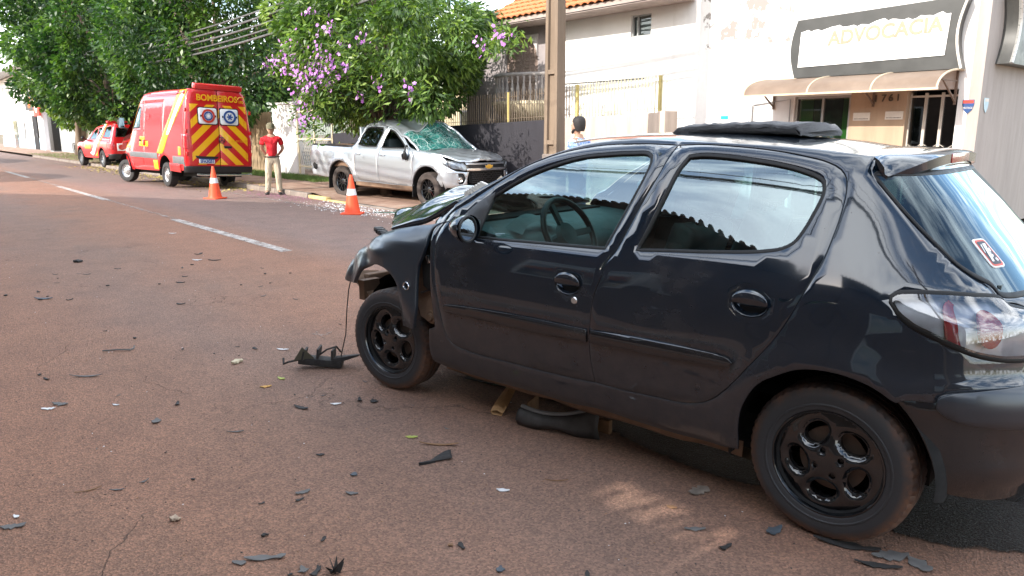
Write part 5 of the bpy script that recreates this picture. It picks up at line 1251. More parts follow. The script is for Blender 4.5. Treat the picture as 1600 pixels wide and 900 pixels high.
# ---------------------------------------------------------------- silver pickup with a crushed roof, half on the pavement
pk = thing('silver_pickup', 'silver double cab pickup with crushed roof and shattered windscreen, mounted on the kerb', 'pickup', (-16.596, 9.45, -.085), 0, rot=(0, .018, .145))
xfz = pchip([.3,.45,.6,.75,.9,1.0,1.1,1.3,1.9], [3.92,3.98,4.02,4.02,4.01,3.98,3.90,3.9,3.9])
B = Body([.3,.45,.6,.8,.95,1.1,1.2,1.3,1.5,1.7,1.8,1.95], [.84,.885,.925,.937,.935,.918,.885,.84,.755,.66,.60,.5], front=(3.2, xfz, 3.4))
_Y = B.Y
def Ypk(x, z):
    y = _Y(x, z)
    for wx in (0, 3.1):
        r = np.sqrt((np.asarray(x) - wx)**2 + (np.asarray(z) - .40)**2); y = y + .03 * np.exp(-((r - .50) / .10)**2)
    return y
B.Y = Ypk
for s in (-1, 1):
    crush = s < 0
    top = [(.72,1.735),(.95,1.775),(1.40,1.775),(1.75,1.69),(2.10,1.51),(2.46,1.27),(2.75,1.205)] if crush else [(.72,1.75),(.95,1.80),(1.45,1.82),(1.98,1.80),(2.35,1.55),(2.62,1.35),(2.85,1.22)]
    out = [(-1.22,1.235),(.40,1.235),(.50,1.30),(.60,1.55)] + top + [(3.2,1.165),(3.5,1.10),(3.62,1.035),(3.68,.90),(3.84,.80),(3.86,.50),(3.63,.46)] + arcpts(3.1,.40,.50,4,178) + [(2.56,.37),(.56,.40)] + arcpts(0,.40,.50,2,172) + [(-.60,.47),(-1.20,.50),(-1.26,.87)]
    fdo = [(1.425,.455),(2.50,.415),(2.57,.55),(2.585,.9),(2.58,1.13),(2.50,1.215),(2.38,1.285),(2.06,1.495),(1.74,1.655),(1.53,1.70),(1.46,1.45),(1.425,1.2)] if crush else [(1.425,.455),(2.50,.415),(2.57,.55),(2.585,.9),(2.60,1.25),(2.30,1.52),(1.96,1.745),(1.50,1.765),(1.44,1.45),(1.425,1.2)]
    rdo = [(1.405,.455),(.66,.455),(.57,.70),(.545,1.0),(.55,1.27),(.66,1.60),(.75,1.70),(1.35,1.735),(1.50,1.70),(1.44,1.45),(1.405,1.2)]
    fwi = [(1.50,1.25),(1.53,1.45),(1.60,1.635),(1.74,1.60),(2.03,1.45),(2.33,1.255)] if crush else [(1.50,1.25),(1.55,1.68),(1.9,1.68),(2.4,1.32),(2.42,1.25)]
    rwi = [(.62,1.30),(.70,1.56),(.78,1.65),(1.33,1.67),(1.37,1.60),(1.33,1.42),(1.30,1.265),(.8,1.27)]
    fo_, ro_ = spline(fdo, .04, True), spline(rdo, .04, True); fw_, rw_ = spline(fwi, .03, True), spline(rwi, .03, True)
    def dq(x, z): return -.05 * bell(x, z, -1.05, .72, .22, .16) + .012 * np.sin(x * 19 + z * 11) * bell(x, z, -.9, .75, .4, .3)
    panel('body_side', out, B.FS(s), M['silver'], pk, holes=[inset(fo_, -.009), inset(ro_, -.009)], sgn=-s, grid=.07, flange=.03, lip=.003, dent=dq if crush else None)
    panel('inner_side', inset(spline(out, .06, True), .035), B.FS(s), M['gap'], pk, holes=[inset(fw_, -.02), inset(rw_, -.02)], sgn=-s, off=-.035, flange=0, raw=True, grid=.12)
    for nm, o_, w_, hx_ in (('front_door', fo_, fw_, 1.58), ('rear_door', ro_, rw_, .68)):
        d = panel(nm, o_, B.FS(s), M['silver'], pk, holes=[inset(w_, -.02)], sgn=-s, raw=True, grid=.07, flange=.02)
        panel('window_seal', inset(w_, -.022), B.FS(s), M['rubber'], d, holes=[inset(w_, .008)], sgn=-s, raw=True, off=.0, flange=.01)
        if not (crush and nm == 'front_door'): panel('pane', inset(w_, -.004), B.FS(s), M['rear_glass'], d, sgn=-s, raw=True, off=-.012, flange=0, grid=.1)
        P = [(hx_ + .085 * u, s * (float(B.Y(hx_ + .085 * u, 1.07)) + .012 + .022 * (1 - u**4)), 1.075) for u in np.linspace(-1, 1, 9)]
        MB().tube(P, .014, 8).build('handle', M['silver'], d)
    # arch liners, sills
    for wx in (0, 3.1):
        P = [[(wx + .49 * math.cos(a), s * y, .40 + .49 * math.sin(a)) for a in np.linspace(R(-15), R(195), 22)] for y in (.93, .8, .55)]
        MB().grid(np.array(P)).build('arch_liner', M['gap'], pk, angle=None)
        box('mud_flap', (wx - .50, s * .80, .40), (.012, .26, .40), M['trim'], pk)
    P = [[(x, s * y, z) for y, z in ((.905, .43), (.90, .34), (.80, .30), (.4, .30))] for x in np.linspace(.55, 2.6, 6)]
    MB().grid(np.array(P)).build('side_sill', M['rust'], pk, angle=40)
    # headlamp, fog lamp
    hl = B.pf([(s * y, z) for y, z in ((.915, 1.035), (.915, .985), (.88, .90), (.75, .86), (.60, .845), (.56, .90), (.62, .955), (.75, 1.00))])
    h = panel('headlamp', hl, B.FF, M['lens'], pk, sgn=1, grid=.05, off=.006, flange=.004)
    panel('lamp_reflector', hl, B.FF, M['lamp_silver'], h, sgn=1, grid=.03, off=-.03, flange=0, dent=lambda p, z: -.025 * np.abs(np.sin(p * 11 + z * 9)))
    panel('lamp_surround', inset(spline(hl, .03, True), -.012), B.FF, M['trim'], h, holes=[spline(hl, .03, True)], sgn=1, raw=True, grid=.05, off=0, flange=.02)
    fgp = B.pf([(s * y, z) for y, z in ((.84, .75), (.83, .57), (.66, .565), (.62, .66), (.66, .745))])
    panel('fog_recess', fgp, B.FF, M['trim'], pk, sgn=1, grid=.05, off=-.012, flange=.004, dent=lambda p, z: -.03 * np.ones_like(p))
    q = B.FF(*B.pf([(s * .73, .645)]).T)[0]
    f_ = thing('fog_lamp', None, None); f_.parent = pk; f_.location = Vector(q) + Vector((-.02, 0, 0)); f_.rotation_euler = (0, 0, s * R(25))
    MB().lathe([(.001, .0), (.035, -.01), (.055, .012), (.06, .012), (.062, -.02)], 20, 'X').build('bezel', M['chrome_soft'], f_)
    # bumper corner
    bc = B.pf([(s * y, z) for y, z in ((.930, .83), (.86, .82), (.62, .80), (.56, .80), (.60, .62), (.56, .47), (.86, .47), (.932, .50))])
    panel('front_bumper', bc, B.FF, M['silver'], pk, holes=[inset(spline(fgp, .03, True), -.003)], sgn=1, grid=.06, flange=.03)
# front: bonnet edge, grille bars, emblem
def fband(nm, y, z0, z1, mat, off=0, dent=None, yb=None, par=None, grid=.06): return panel(nm, B.pf([(-y, z1), (y, z1), (yb or y, z0), (-(yb or y), z0)]), B.FF, mat, par or pk, sgn=1, grid=grid, off=off, flange=.03, dent=dent, step=.08)
fband('nose_panel', .60, .955, .99, M['silver'], -.01); fband('upper_grille', .60, .875, .945, M['trim'], -.03)
fband('chrome_bar', .60, .825, .875, M['chrome_soft'], .006); gl_ = fband('lower_grille', .55, .55, .82, M['gap'], -.05, yb=.50)
m = MB()
for j in range(6):
    z = .575 + .045 * j; q = B.FF(np.linspace(-.33, .33, 61), np.full(61, z))
    m.tube([(a[0] - .012, a[1], a[2] + .014 * (1 if ((i // 2) + j) % 2 else -1) * (i % 2 == 0) ) for i, a in enumerate(q)], .008, 5)
tag(m.build('grille_mesh', M['trim'], gl_, angle=None), kind='stuff')
fband('skid_plate', .84, .30, .468, M['trim'], -.01, yb=.74)
em = [(-.115, .028), (-.045, .028), (-.04, .045), (.045, .045), (.05, .028), (.115, .028), (.10, -.028), (.045, -.028), (.04, -.045), (-.045, -.045), (-.05, -.028), (-.10, -.028)]
eb = MB().prism([(a * 1.12, b * 1.2) for a, b in em], .01, Matrix(((0, 1, 0, 4.02), (1, 0, 0, 0), (0, 0, 1, .905), (0, 0, 0, 1)))).build('emblem', M['chrome_soft'], pk, fix=True)
MB().prism([(a * .98, b * .98) for a, b in em], .012, Matrix(((0, 1, 0, 4.023), (1, 0, 0, 0), (0, 0, 1, .905), (0, 0, 0, 1)))).build('emblem_badge', M['gold'], eb, fix=True)
rows = []
for u in np.linspace(0, 1, 22):
    x = 2.74 + 1.22 * u; row = []
    for t in np.linspace(-1, 1, 27):
        y = t * (.875 - .18 * u**3); z = 1.205 - .06 * u - .13 * u**3 + .055 * (1 - t * t) * (1 - .4 * u)
        z += (.014 * math.sin(7 * x + 5 * t) + .009 * math.sin(17 * x - 11 * t) + .007 * math.sin(29 * t + 8 * x)) * (1 - abs(t)**5)
        row.append((x + .08 * (1 - t * t) * u - .14 * abs(t)**3 * u, y, z))
    rows.append(row)
bn = MB().grid(np.array(rows)).build('bonnet', M['silver'], pk, angle=None); q = bn.modifiers.new('solid', 'SOLIDIFY'); q.thickness = .03; q.offset = -1
# crushed roof and windscreen
re_ = spline(np.array([(.72,1.735),(.95,1.775),(1.40,1.775),(1.75,1.69),(2.10,1.51)]), .06); le_ = spline(np.array([(.72,1.75),(.95,1.80),(1.45,1.82),(1.98,1.80)]), .06)
rows = []
for u in np.linspace(0, 1, 22):
    a = re_[min(len(re_) - 1, int(u * (len(re_) - 1)))]; b = le_[min(len(le_) - 1, int(u * (len(le_) - 1)))]
    ya, yb_ = -float(B.Y(a[0], a[1])), float(B.Y(b[0], b[1])); row = []
    for t in np.linspace(0, 1, 25):
        k = 4 * t * (1 - t); z = a[1] + (b[1] - a[1]) * t**.75 + .085 * k**.6 + u * .05 * math.sin(PI * t) * math.sin(9 * t + 2) - .07 * u * bell(t, u, .30, .8, .12, .35) + .03 * bell(t, u, .55, .7, .1, .3)
        z += .008 * math.sin(11 * t + 13 * u) * u
        row.append((a[0] + (b[0] - a[0]) * t + .10 * k * u, ya + (yb_ - ya) * t, z))
    rows.append(row)
MB().grid(np.array(rows)).build('crushed_roof', M['silver'], pk, angle=None)
front_edge = rows[-1]
wr = []
for v in np.linspace(0, 1, 16):
    row = []
    for i, p in enumerate(front_edge):
        t = i / 24; bx = 2.75 + .12 * 4 * t * (1 - t) + .09 * t; by = -.83 + 1.66 * t; bz = 1.205 + .045 * 4 * t * (1 - t)
        z = p[2] + (bz - p[2]) * v + .05 * math.sin(PI * v) * (1 + .5 * math.sin(12 * t)) + .02 * math.sin(9 * v + 17 * t) * math.sin(PI * v)
        row.append((p[0] + (bx - p[0]) * v + .02 * math.sin(14 * t + 5 * v), p[1] + (by - p[1]) * v, z))
    wr.append(row)
MB().grid(np.array(wr)).build('windscreen', M['shattered'], pk, angle=25)
MB().tube([Vector(r[0]) + Vector((0, -.005, .0)) for r in wr], .03, 8).build('bent_pillar', M['silver'], pk); MB().tube([Vector(r[-1]) for r in wr], .03, 8).build('bent_pillar', M['silver'], pk)
MB().tube([Vector(p) for p in front_edge], .022, 8).build('roof_lip', M['silver'], pk)
# cab back, load bed, tailgate
box('cab_back', (.60, 0, 1.36), (.06, 1.55, .66), M['silver'], pk, bevel=.02); poly('rear_screen', [(.565, -.55, 1.38), (.565, .55, 1.38), (.60, .5, 1.66), (.60, -.5, 1.66)], M['rear_glass'], pk)
box('bed_floor', (-.40, 0, .75), (1.66, 1.6, .04), M['bed'], pk)
for s in (-1, 1): box('bed_wall', (-.40, s * .80, .99), (1.66, .10, .50), M['bed'], pk); box('bed_rail', (-.40, s * .845, 1.245), (1.62, .09, .03), M['trim'], pk, bevel=.01)
box('bed_front', (.41, 0, 1.0), (.05, 1.6, .48), M['bed'], pk); tgt = box('tailgate', (-1.235, 0, 1.0), (.06, 1.62, .50), M['silver'], pk, bevel=.02); box('tailgate_handle', (-1.27, 0, 1.1), (.02, .2, .06), M['trim'], tgt)
MB().grid(np.array([[(x, y, 1.235 + .05 * math.sin(3 * x) + .03 * math.cos(4 * y) - .03) for y in np.linspace(-.72, .72, 9)] for x in np.linspace(-1.15, .38, 9)])).build('load_cover', M['bed'], pk)
for s in (-1, 1): box('tail_lamp', (-1.235, s * .86, .93), (.07, .07, .30), M['lamp_red'], pk, bevel=.015)
box('rear_bumper', (-1.30, .1, .60), (.14, 1.5, .16), M['chrome_soft'], pk, bevel=.03); box('underframe', (1.5, 0, .42), (4.6, .9, .14), M['gap'], pk)
# hanging door mirror
hm = thing('door_mirror', None, None); hm.parent = pk; hm.location = (2.44, -.99, 1.10); hm.rotation_euler = (R(14), 0, R(8))
subdiv(MB().box((0, 0, 0), (.12, .13, .26), taper=.8).build('mirror_shell', M['trim'], hm, angle=None), 2); box('mirror_glass', (-.055, -.005, -.03), (.012, .10, .15), M['mirror'], hm, bevel=.004); MB().tube([(0, .02, .08), (-.01, .06, .16), (.0, .13, .19)], .022, 8).build('mirror_arm', M['trim'], hm)
MB().tube([(.03, .1, .18), (.05, .06, .02), (.02, .03, -.12)], .006, 6).build('mirror_cable', M['trim'], hm)
def s_rim(t): spoke_rim(.235, t, M['rim_black'], 12, twin=True)
put_wheels(pk, [(0, -.80, .385, PI), (0, .80, .385, 0), (3.1, -.82, .385, PI + R(-3)), (3.1, .82, .385, R(-3))], .385, .232, .25, M['tyre_red'], s_rim)
P = np.array([[(x, y, z) for y in np.linspace(-.75, .75, 5)] for x, z in ((2.72, 1.19), (2.45, 1.14), (2.35, .9))]); MB().grid(P).build('dashboard', M['gap'], pk)
for y in (-.40, .40): box('front_seat', (1.65, y, .80), (.5, .5, .5), M['dash'], pk, bevel=.06); box('seat_back', (1.40, y, 1.12), (.16, .48, .62), M['dash'], pk, bevel=.05)
# ---------------------------------------------------------------- red fire brigade ambulance van
M['fire_red'] = paint('glossy fire red paint', (.62, .011, .015), .3, 0, 1, .08)
M['van_yellow'] = plain('yellow reflective foil', (.75, .37, .008), .4, .05, coat=.4)
M['van_grey'] = plain('grey side band', (.13, .135, .14), .45, .08)
M['foil_white'] = plain('white foil', (.78, .78, .76), .35, .04, coat=.5)
M['blue_ink'] = plain('dark blue print', (.02, .07, .26), .4, .1)
def chevron():
    s = Mat('red and yellow chevron foil'); o = s.xyz(); ay = s.math('ABSOLUTE', s.math('ADD', o[1], .02))
    t = s.math('DIVIDE', s.math('ADD', s.math('ADD', o[2], s.math('MULTIPLY', ay, .95)), .02), .435); fr = s.math('FRACT', t)
    f = s.ramp(fr, (.0, 0.), (.50, 0.), (.505, 1.)); f = s.math('GREATER_THAN', fr, .48)
    inz = s.math('MULTIPLY', s.math('GREATER_THAN', o[2], .66), s.math('LESS_THAN', o[2], 2.27)); iny = s.math('LESS_THAN', ay, .79)
    f = s.math('MULTIPLY', f, s.math('MULTIPLY', inz, iny))
    s.set(col=s.mix(f, (.56, .011, .013), (.85, .44, .010)), rough=.32, coat=.6); return s.m
M['chevron'] = chevron()
vn = thing('ambulance_van', 'tall red fire brigade ambulance van with yellow chevrons on its rear doors', 'van', (-22.11, 7.17, -.075), 0, rot=(R(2.2), 0, 3.235))
vb = bpy.data.objects.new('body', None); 
VX = pchip([.35,.55,.8,1.0,1.12,1.3,1.5,2.3,2.6,2.8], [4.40,4.52,4.54,4.48,4.30,3.95,3.72,2.95,2.55,2.2])
VR = pchip([.4,.7,1.2,2.0,2.5,2.8], [-1.0,-1.02,-1.02,-.99,-.955,-.90])
V = Body([.35,.46,.6,.9,1.2,1.6,2.0,2.3,2.5,2.62,2.70,2.76], [.90,.935,.955,.972,.968,.945,.900,.860,.825,.775,.68,.40], rear=(-.6, VR, 9), front=(2.0, VX, 3.0))
RWX, FWX = .40, 3.62
for s in (1, -1):
    out = [(-.93,.50),(-.95,1.5),(-.90,2.45),(-.82,2.60),(-.4,2.645),(1.5,2.66),(2.05,2.60),(2.45,2.40),(2.75,2.15),(3.15,1.72),(3.45,1.45),(3.75,1.22),(4.05,1.08),(4.22,.95),(4.28,.60),(4.20,.44)] + arcpts(FWX,.42,.46,6,174) + [(3.12,.44),(.90,.44)] + arcpts(RWX,.42,.46,6,174) + [(-.10,.46)]
    cabw = [(2.22,1.66),(2.20,2.20),(2.36,2.24),(2.60,2.08),(3.0,1.72),(3.02,1.64)]; cw_s = spline(cabw, .04, True)
    cabd = [(1.98,.56),(1.95,1.6),(1.98,2.32),(2.30,2.34),(2.68,2.12),(3.12,1.68),(3.16,1.30),(3.10,.98),(3.0,.74),(2.86,.56)]
    sl = [(1.92,.56),(1.88,2.34),(.55,2.34),(.62,1.05),(.90,.80),(.95,.56)]
    cd, sd_ = spline(cabd, .05, True), spline(sl, .05, True)
    body = panel('body_side', out, V.FS(s), M['fire_red'], vn, holes=[inset(cd, -.006), inset(sd_, -.006)], sgn=-s, grid=.09, flange=.03)
    panel('inner_side', inset(spline(out, .08, True), .04), V.FS(s), M['gap'], vn, holes=[inset(cw_s, -.02)], sgn=-s, off=-.03, flange=0, raw=True, grid=.15)
    d1 = panel('cab_door', cd, V.FS(s), M['fire_red'], vn, holes=[inset(cw_s, -.02)], sgn=-s, raw=True, grid=.08)
    panel('window_seal', inset(cw_s, -.03), V.FS(s), M['rubber'], d1, holes=[inset(cw_s, .01)], sgn=-s, raw=True, flange=.01, off=.002)
    panel('pane', cw_s, V.FS(s), M['rear_glass'], d1, sgn=-s, raw=True, off=-.012, flange=0, grid=.12)
    d2 = panel('side_door', sd_, V.FS(s), M['fire_red'], vn, sgn=-s, raw=True, grid=.08)
    box('handle', (1.80, s * 1.0, 1.22), (.10, .03, .16), M['fire_red'], d2, bevel=.01); box('handle', (2.12, s * .995, 1.28), (.10, .03, .06), M['trim'], d1, bevel=.01)
    for nm, pts, mt, of in (('yellow_sash', [(-.86,2.60),(-.95+.1,2.45),(-.5,2.0),(.10,1.40),(.55,.93),(.93,.93),(.55,1.35),(-.02,2.05),(-.42,2.64),(-.84,2.64)], 'van_yellow', .005), ('white_sash', [(-.62,2.55),(-.30,2.16),(.22,1.45),(.10,1.44),(-.40,1.98),(-.80,2.50)], 'foil_white', .0065),
        ('side_band', [(-.20,.87),(-.92,.86),(-.93,.52),(-.86,.66),(-.16,.66)], 'van_grey', .008), ('side_band', [(.88,.76),(.90,.93),(3.12,.95),(3.14,.79)], 'van_grey', .008),
        ('yellow_marker', [(1.22,.73),(1.22,.47),(.90,.47),(.90,.73)], 'van_yellow', .010), ('yellow_panel', [(2.22,1.26),(2.26,1.12),(1.56,1.10),(1.55,1.26)], 'van_yellow', .006), ('yellow_panel', [(2.18,1.40),(2.20,1.285),(1.82,1.275),(1.82,1.385)], 'van_yellow', .006),
        ('fuel_flap', [(-.58,1.13),(-.58,.90),(-.75,.90),(-.74,1.12)], 'van_yellow', .006), ('red_step_cover', [(.05,.68),(-.68,.66),(-.66,.44),(.05,.46)], 'fire_red', .02),
        ('nose_stripe', [(2.55,2.30),(2.86,2.03),(3.30,1.56),(3.70,1.24),(3.9,1.13),(3.95,1.0),(3.82,.98),(3.60,1.18),(3.22,1.50),(2.78,2.0),(2.40,2.34)], 'van_yellow', .006), ('nose_stripe', [(3.05,1.12),(3.55,1.15),(3.56,1.07),(3.05,1.05)], 'van_yellow', .0065)):
        panel(nm, pts, V.FS(s), M[mt], vn if 'door' not in nm else d2, sgn=-s, off=of, flange=.004, grid=.1)
    MB().lathe([(.001, .004), (.095, .004)], 10, 'Y').build('red_roundel', M['lamp_red'], d2, loc=(1.55, s * (float(V.Y(1.55, 1.93)) + .004), 1.93)).scale = (1, s, 1)
    for x in (-.35, -.75): box('side_beacon', (x, s * .80, 2.565), (.16, .05, .10), M['lamp_red'], vn, bevel=.015)
    MB().tube([(1.95, s * .852, 2.575), (-.85, s * .852, 2.555)], .012, 6).build('roof_gutter', M['fire_red'], vn)
    # rear corner
    rows = [[tuple(V.FB(np.array([p]), np.array([z]))[0]) for p in np.linspace(s * 1.50, s * .32, 12)] for z in np.linspace(.50, 2.66, 14)]
    MB().grid(np.array(rows), flip=s > 0).build('corner_post', M['fire_red'], vn, angle=None)
    panel('tail_lamp', V.pf([(s * .955, 1.46), (s * .86, 1.46), (s * .87, 1.08), (s * .965, 1.08)], 'rear'), V.FB, M['lamp_red'], vn, sgn=-1, off=.012, flange=.02, grid=.05)
    for wx in (RWX, FWX):
        P = [[(wx + .45 * math.cos(a), s * y, .42 + .45 * math.sin(a)) for a in np.linspace(R(-15), R(195), 22)] for y in (.95, .8, .55)]
        MB().grid(np.array(P)).build('arch_liner', M['gap'], vn, angle=None)
    mr = thing('door_mirror', None, None); mr.parent = vn; mr.location = (3.22, s * 1.13, 1.78)
    subdiv(MB().box((0, 0, 0), (.16, .22, .42), taper=.85).build('mirror_shell', M['trim'], mr, angle=None), 2); box('mirror_glass', (-.075, 0, .0), (.012, .16, .3), M['mirror'], mr); MB().tube([(0, -s * .06, -.12), (0, -s * .2, -.18)], .03, 8).build('mirror_arm', M['trim'], mr)
for s in (1, -1):
    o = [(s * .012, 2.665), (s * .012, .62), (s * .86, .62), (s * .862, 1.4), (s * .83, 2.3), (s * .80, 2.52), (s * .72, 2.62), (s * .5, 2.66)]
    wi = [(s * .30 + a, 1.965 + b) for a, b in rrect(-.275, -.235, .275, .235, .05)]
    d = panel('rear_door', V.pf(o, 'rear'), V.FB, M['chevron'], vn, sgn=-1, grid=.08, flange=.02, step=.06)
    def backp(nm, pts, mt, of, par=d, hol=()): return panel(nm, V.pf(pts, 'rear'), V.FB, M[mt], par, holes=[V.pf(h, 'rear') for h in hol], sgn=-1, off=of, flange=.008, grid=.08, step=.05)
    wi2 = [(s * .30 + a, 1.965 + b) for a, b in rrect(-.25, -.21, .25, .21, .05)]
    w_ = backp('window', wi, 'rubber', .008); backp('white_film', wi2, 'foil_white', .017, w_)
    Mr = frame((-1.03, s * .30, 1.965), (0, -1, 0), (.02, 0, 1))
    dk = MB()
    def ringm(r0, r1, mt, x):
        n = 36; v = [Mr @ Vector((r * math.cos(2 * PI * k / n), r * math.sin(2 * PI * k / n), x)) for r in (r0, r1) for k in range(n)]
        return MB().add(v, [(k, (k + 1) % n, n + (k + 1) % n, n + k) for k in range(n)]).build('badge_ring', M[mt], w_)
    if s > 0: ringm(.13, .185, 'shield_red', .022); ringm(.001, .12, 'blue_ink', .022)
    else: ringm(.125, .18, 'blue_ink', .022); ringm(.001, .105, 'foil_white', .0222)
    m = MB()
    for k in range(3 if s < 0 else 6):
        a = k * PI / (3 if s < 0 else 6); c_, n_ = math.cos(a), math.sin(a); L_, w0 = .085, (.020 if s < 0 else .008)
        m.add([Mr @ Vector((u * c_ - v * n_, u * n_ + v * c_, .0236 + .0003 * k)) for u, v in ((-L_, -w0), (L_, -w0), (L_, w0), (-L_, w0))], [(0, 1, 2, 3)])
    tag(m.build('badge_star', M['blue_ink'] if s < 0 else M['foil_white'], w_), kind='stuff')
    for a in (-.20, .20): box('pull', (-1.045, s * .30 + a, 1.965), (.015, .03, .05), M['trim'], w_)
    for z in (.95, 1.55, 2.1): box('hinge', (-1.0, s * .90, z), (.05, .05, .10), M['trim'] if z > 2.2 else M['fire_red'], d, bevel=.008)
    if s > 0:
        backp('plate_recess', [(.69, .90), (.04, .88), (.10, .82), (.66, .84)], 'trim', .012); pl = backp('number_plate', [(.60, .825), (.17, .815), (.17, .69), (.60, .70)], 'foil_white', .016)
        backp('plate_band', [(.60, .825), (.17, .815), (.17, .795), (.60, .805)], 'blue_ink', .018, pl); text('plate_number', 'SFA3G51', .115, M['blue_ink'], pl, frame((-1.055, .385, .745), (0, -1, 0), (0, 0, 1)), .002, bold=.004, sx=.86)
    else:
        backp('door_handle', [(-.10, 1.18), (-.32, 1.17), (-.33, 1.12), (-.12, 1.11)], 'trim', .025); text('unit_number', 'AA BM 03581', .085, M['van_yellow'], d, frame((-1.042, -.55, 1.31), (0, -1, 0), (0, 0, 1)), .002, sx=.95)
lg = MB().lathe([(.075, -.012), (.09, 0), (.075, .012)], 24, 'X', closed=True); 
for a in (90, 210, 330): lg.bar((0, 0, 0), (0, .078 * math.cos(R(a)), .078 * math.sin(R(a))), .016)
lg.build('star_emblem', M['trim'], vn, loc=(-1.05, -.05, 1.33))
word = thing('door_lettering', None, None); word.parent = vn
tw = text('lettering', 'BOMBEIROS', .228, M['van_yellow'], word, frame((-1.005, .02, 2.44), (0, -1, 0), (.06, 0, 1)), .004, bold=.0065, sx=.94)
text('lettering', '193', .10, M['van_yellow'], word, frame((-1.0, -.66, 2.385), (0, -1, 0), (.06, 0, 1)), .004, bold=.004)
MB().tube([(-1.0, -.66 + .085 * math.cos(a), 2.46 + .06 * math.sin(a)) for a in np.linspace(-.2, PI + .2, 12)], .013, 6).build('phone_symbol', M['van_yellow'], word)
panel('rear_bumper', V.pf([(.95, .615), (-.95, .615), (-.93, .45), (.93, .45)], 'rear'), V.FB, M['trim'], vn, sgn=-1, off=.03, flange=.04, grid=.08, step=.08)
MB().tube([(-1.14, .72, .40), (-1.16, .6, .385), (-1.16, -.7, .385), (-1.14, -.82, .40)], .03, 8).build('step_bar', M['chrome_soft'], vn)
rows = []
for x in np.linspace(-.90, 2.3, 14):
    dz = -.12 * max(0, (x - 1.6) / .7)**2
    rows.append([(x, .775 * t, 2.625 + dz + .115 * (1 - abs(t)**3.2)) for t in np.linspace(-1, 1, 17)])
MB().grid(np.array(rows)).build('roof', M['fire_red'], vn, angle=None)
rows = [[(2.3 + 1.75 * v + .25 * (1 - t * t) * (.4 + .6 * v), (.76 + .10 * v) * t, 2.51 - 1.33 * v + .08 * (1 - t * t)) for t in np.linspace(-1, 1, 13)] for v in np.linspace(0, 1, 9)]
MB().grid(np.array(rows)).build('windscreen', M['rear_glass'], vn, angle=None)
rows = [[(3.9 + .55 * v + .1 * (1 - t * t), .86 * t * (1 - .12 * v), 1.22 - .22 * v) for t in np.linspace(-1, 1, 9)] for v in np.linspace(0, 1, 5)]
MB().grid(np.array(rows)).build('bonnet', M['fire_red'], vn, angle=None)
panel('front_face', V.pf([(-.93, 1.05), (.93, 1.05), (.90, .40), (-.90, .40)]), V.FF, M['fire_red'], vn, sgn=1, grid=.1, step=.1)
lb = thing('rear_light_bar', None, None); lb.parent = vn; lb.location = (-.86, -.06, 2.70); lb.rotation_euler = (0, R(-12), 0)
box('bar_housing', (0, 0, .055), (.20, 1.32, .14), M['fire_red'], lb, bevel=.02)
for y in (-.52, .52): box('bar_lamp', (-.08, y, .05), (.02, .22, .085), M['lamp_red'], lb, bevel=.005)
MB().lathe([(.001, -.012), (.05, -.01), (.06, .01)], 20, 'X').build('work_lamp', M['lens'], lb, loc=(-.085, 0, .055)); MB().lathe([(.001, -.003), (.05, -.003)], 16, 'X').build('work_lamp_back', M['foil_white'], lb, loc=(-.083, 0, .055))
box('chassis', (1.6, 0, .40), (5.0, 1.3, .16), M['gap'], vn)
M['rim_silver'] = plain('dull silver steel wheel', (.45, .45, .45), .4, .15, 6, metal=.6)
def st_rim(t): steel_rim(.205, t, M['rim_silver'])
put_wheels(vn, [(RWX, .83, .345, 0), (RWX, -.83, .345, PI), (FWX, .84, .345, R(22)), (FWX, -.84, .345, PI + R(22))], .345, .205, .225, M['tyre_plain'], st_rim)
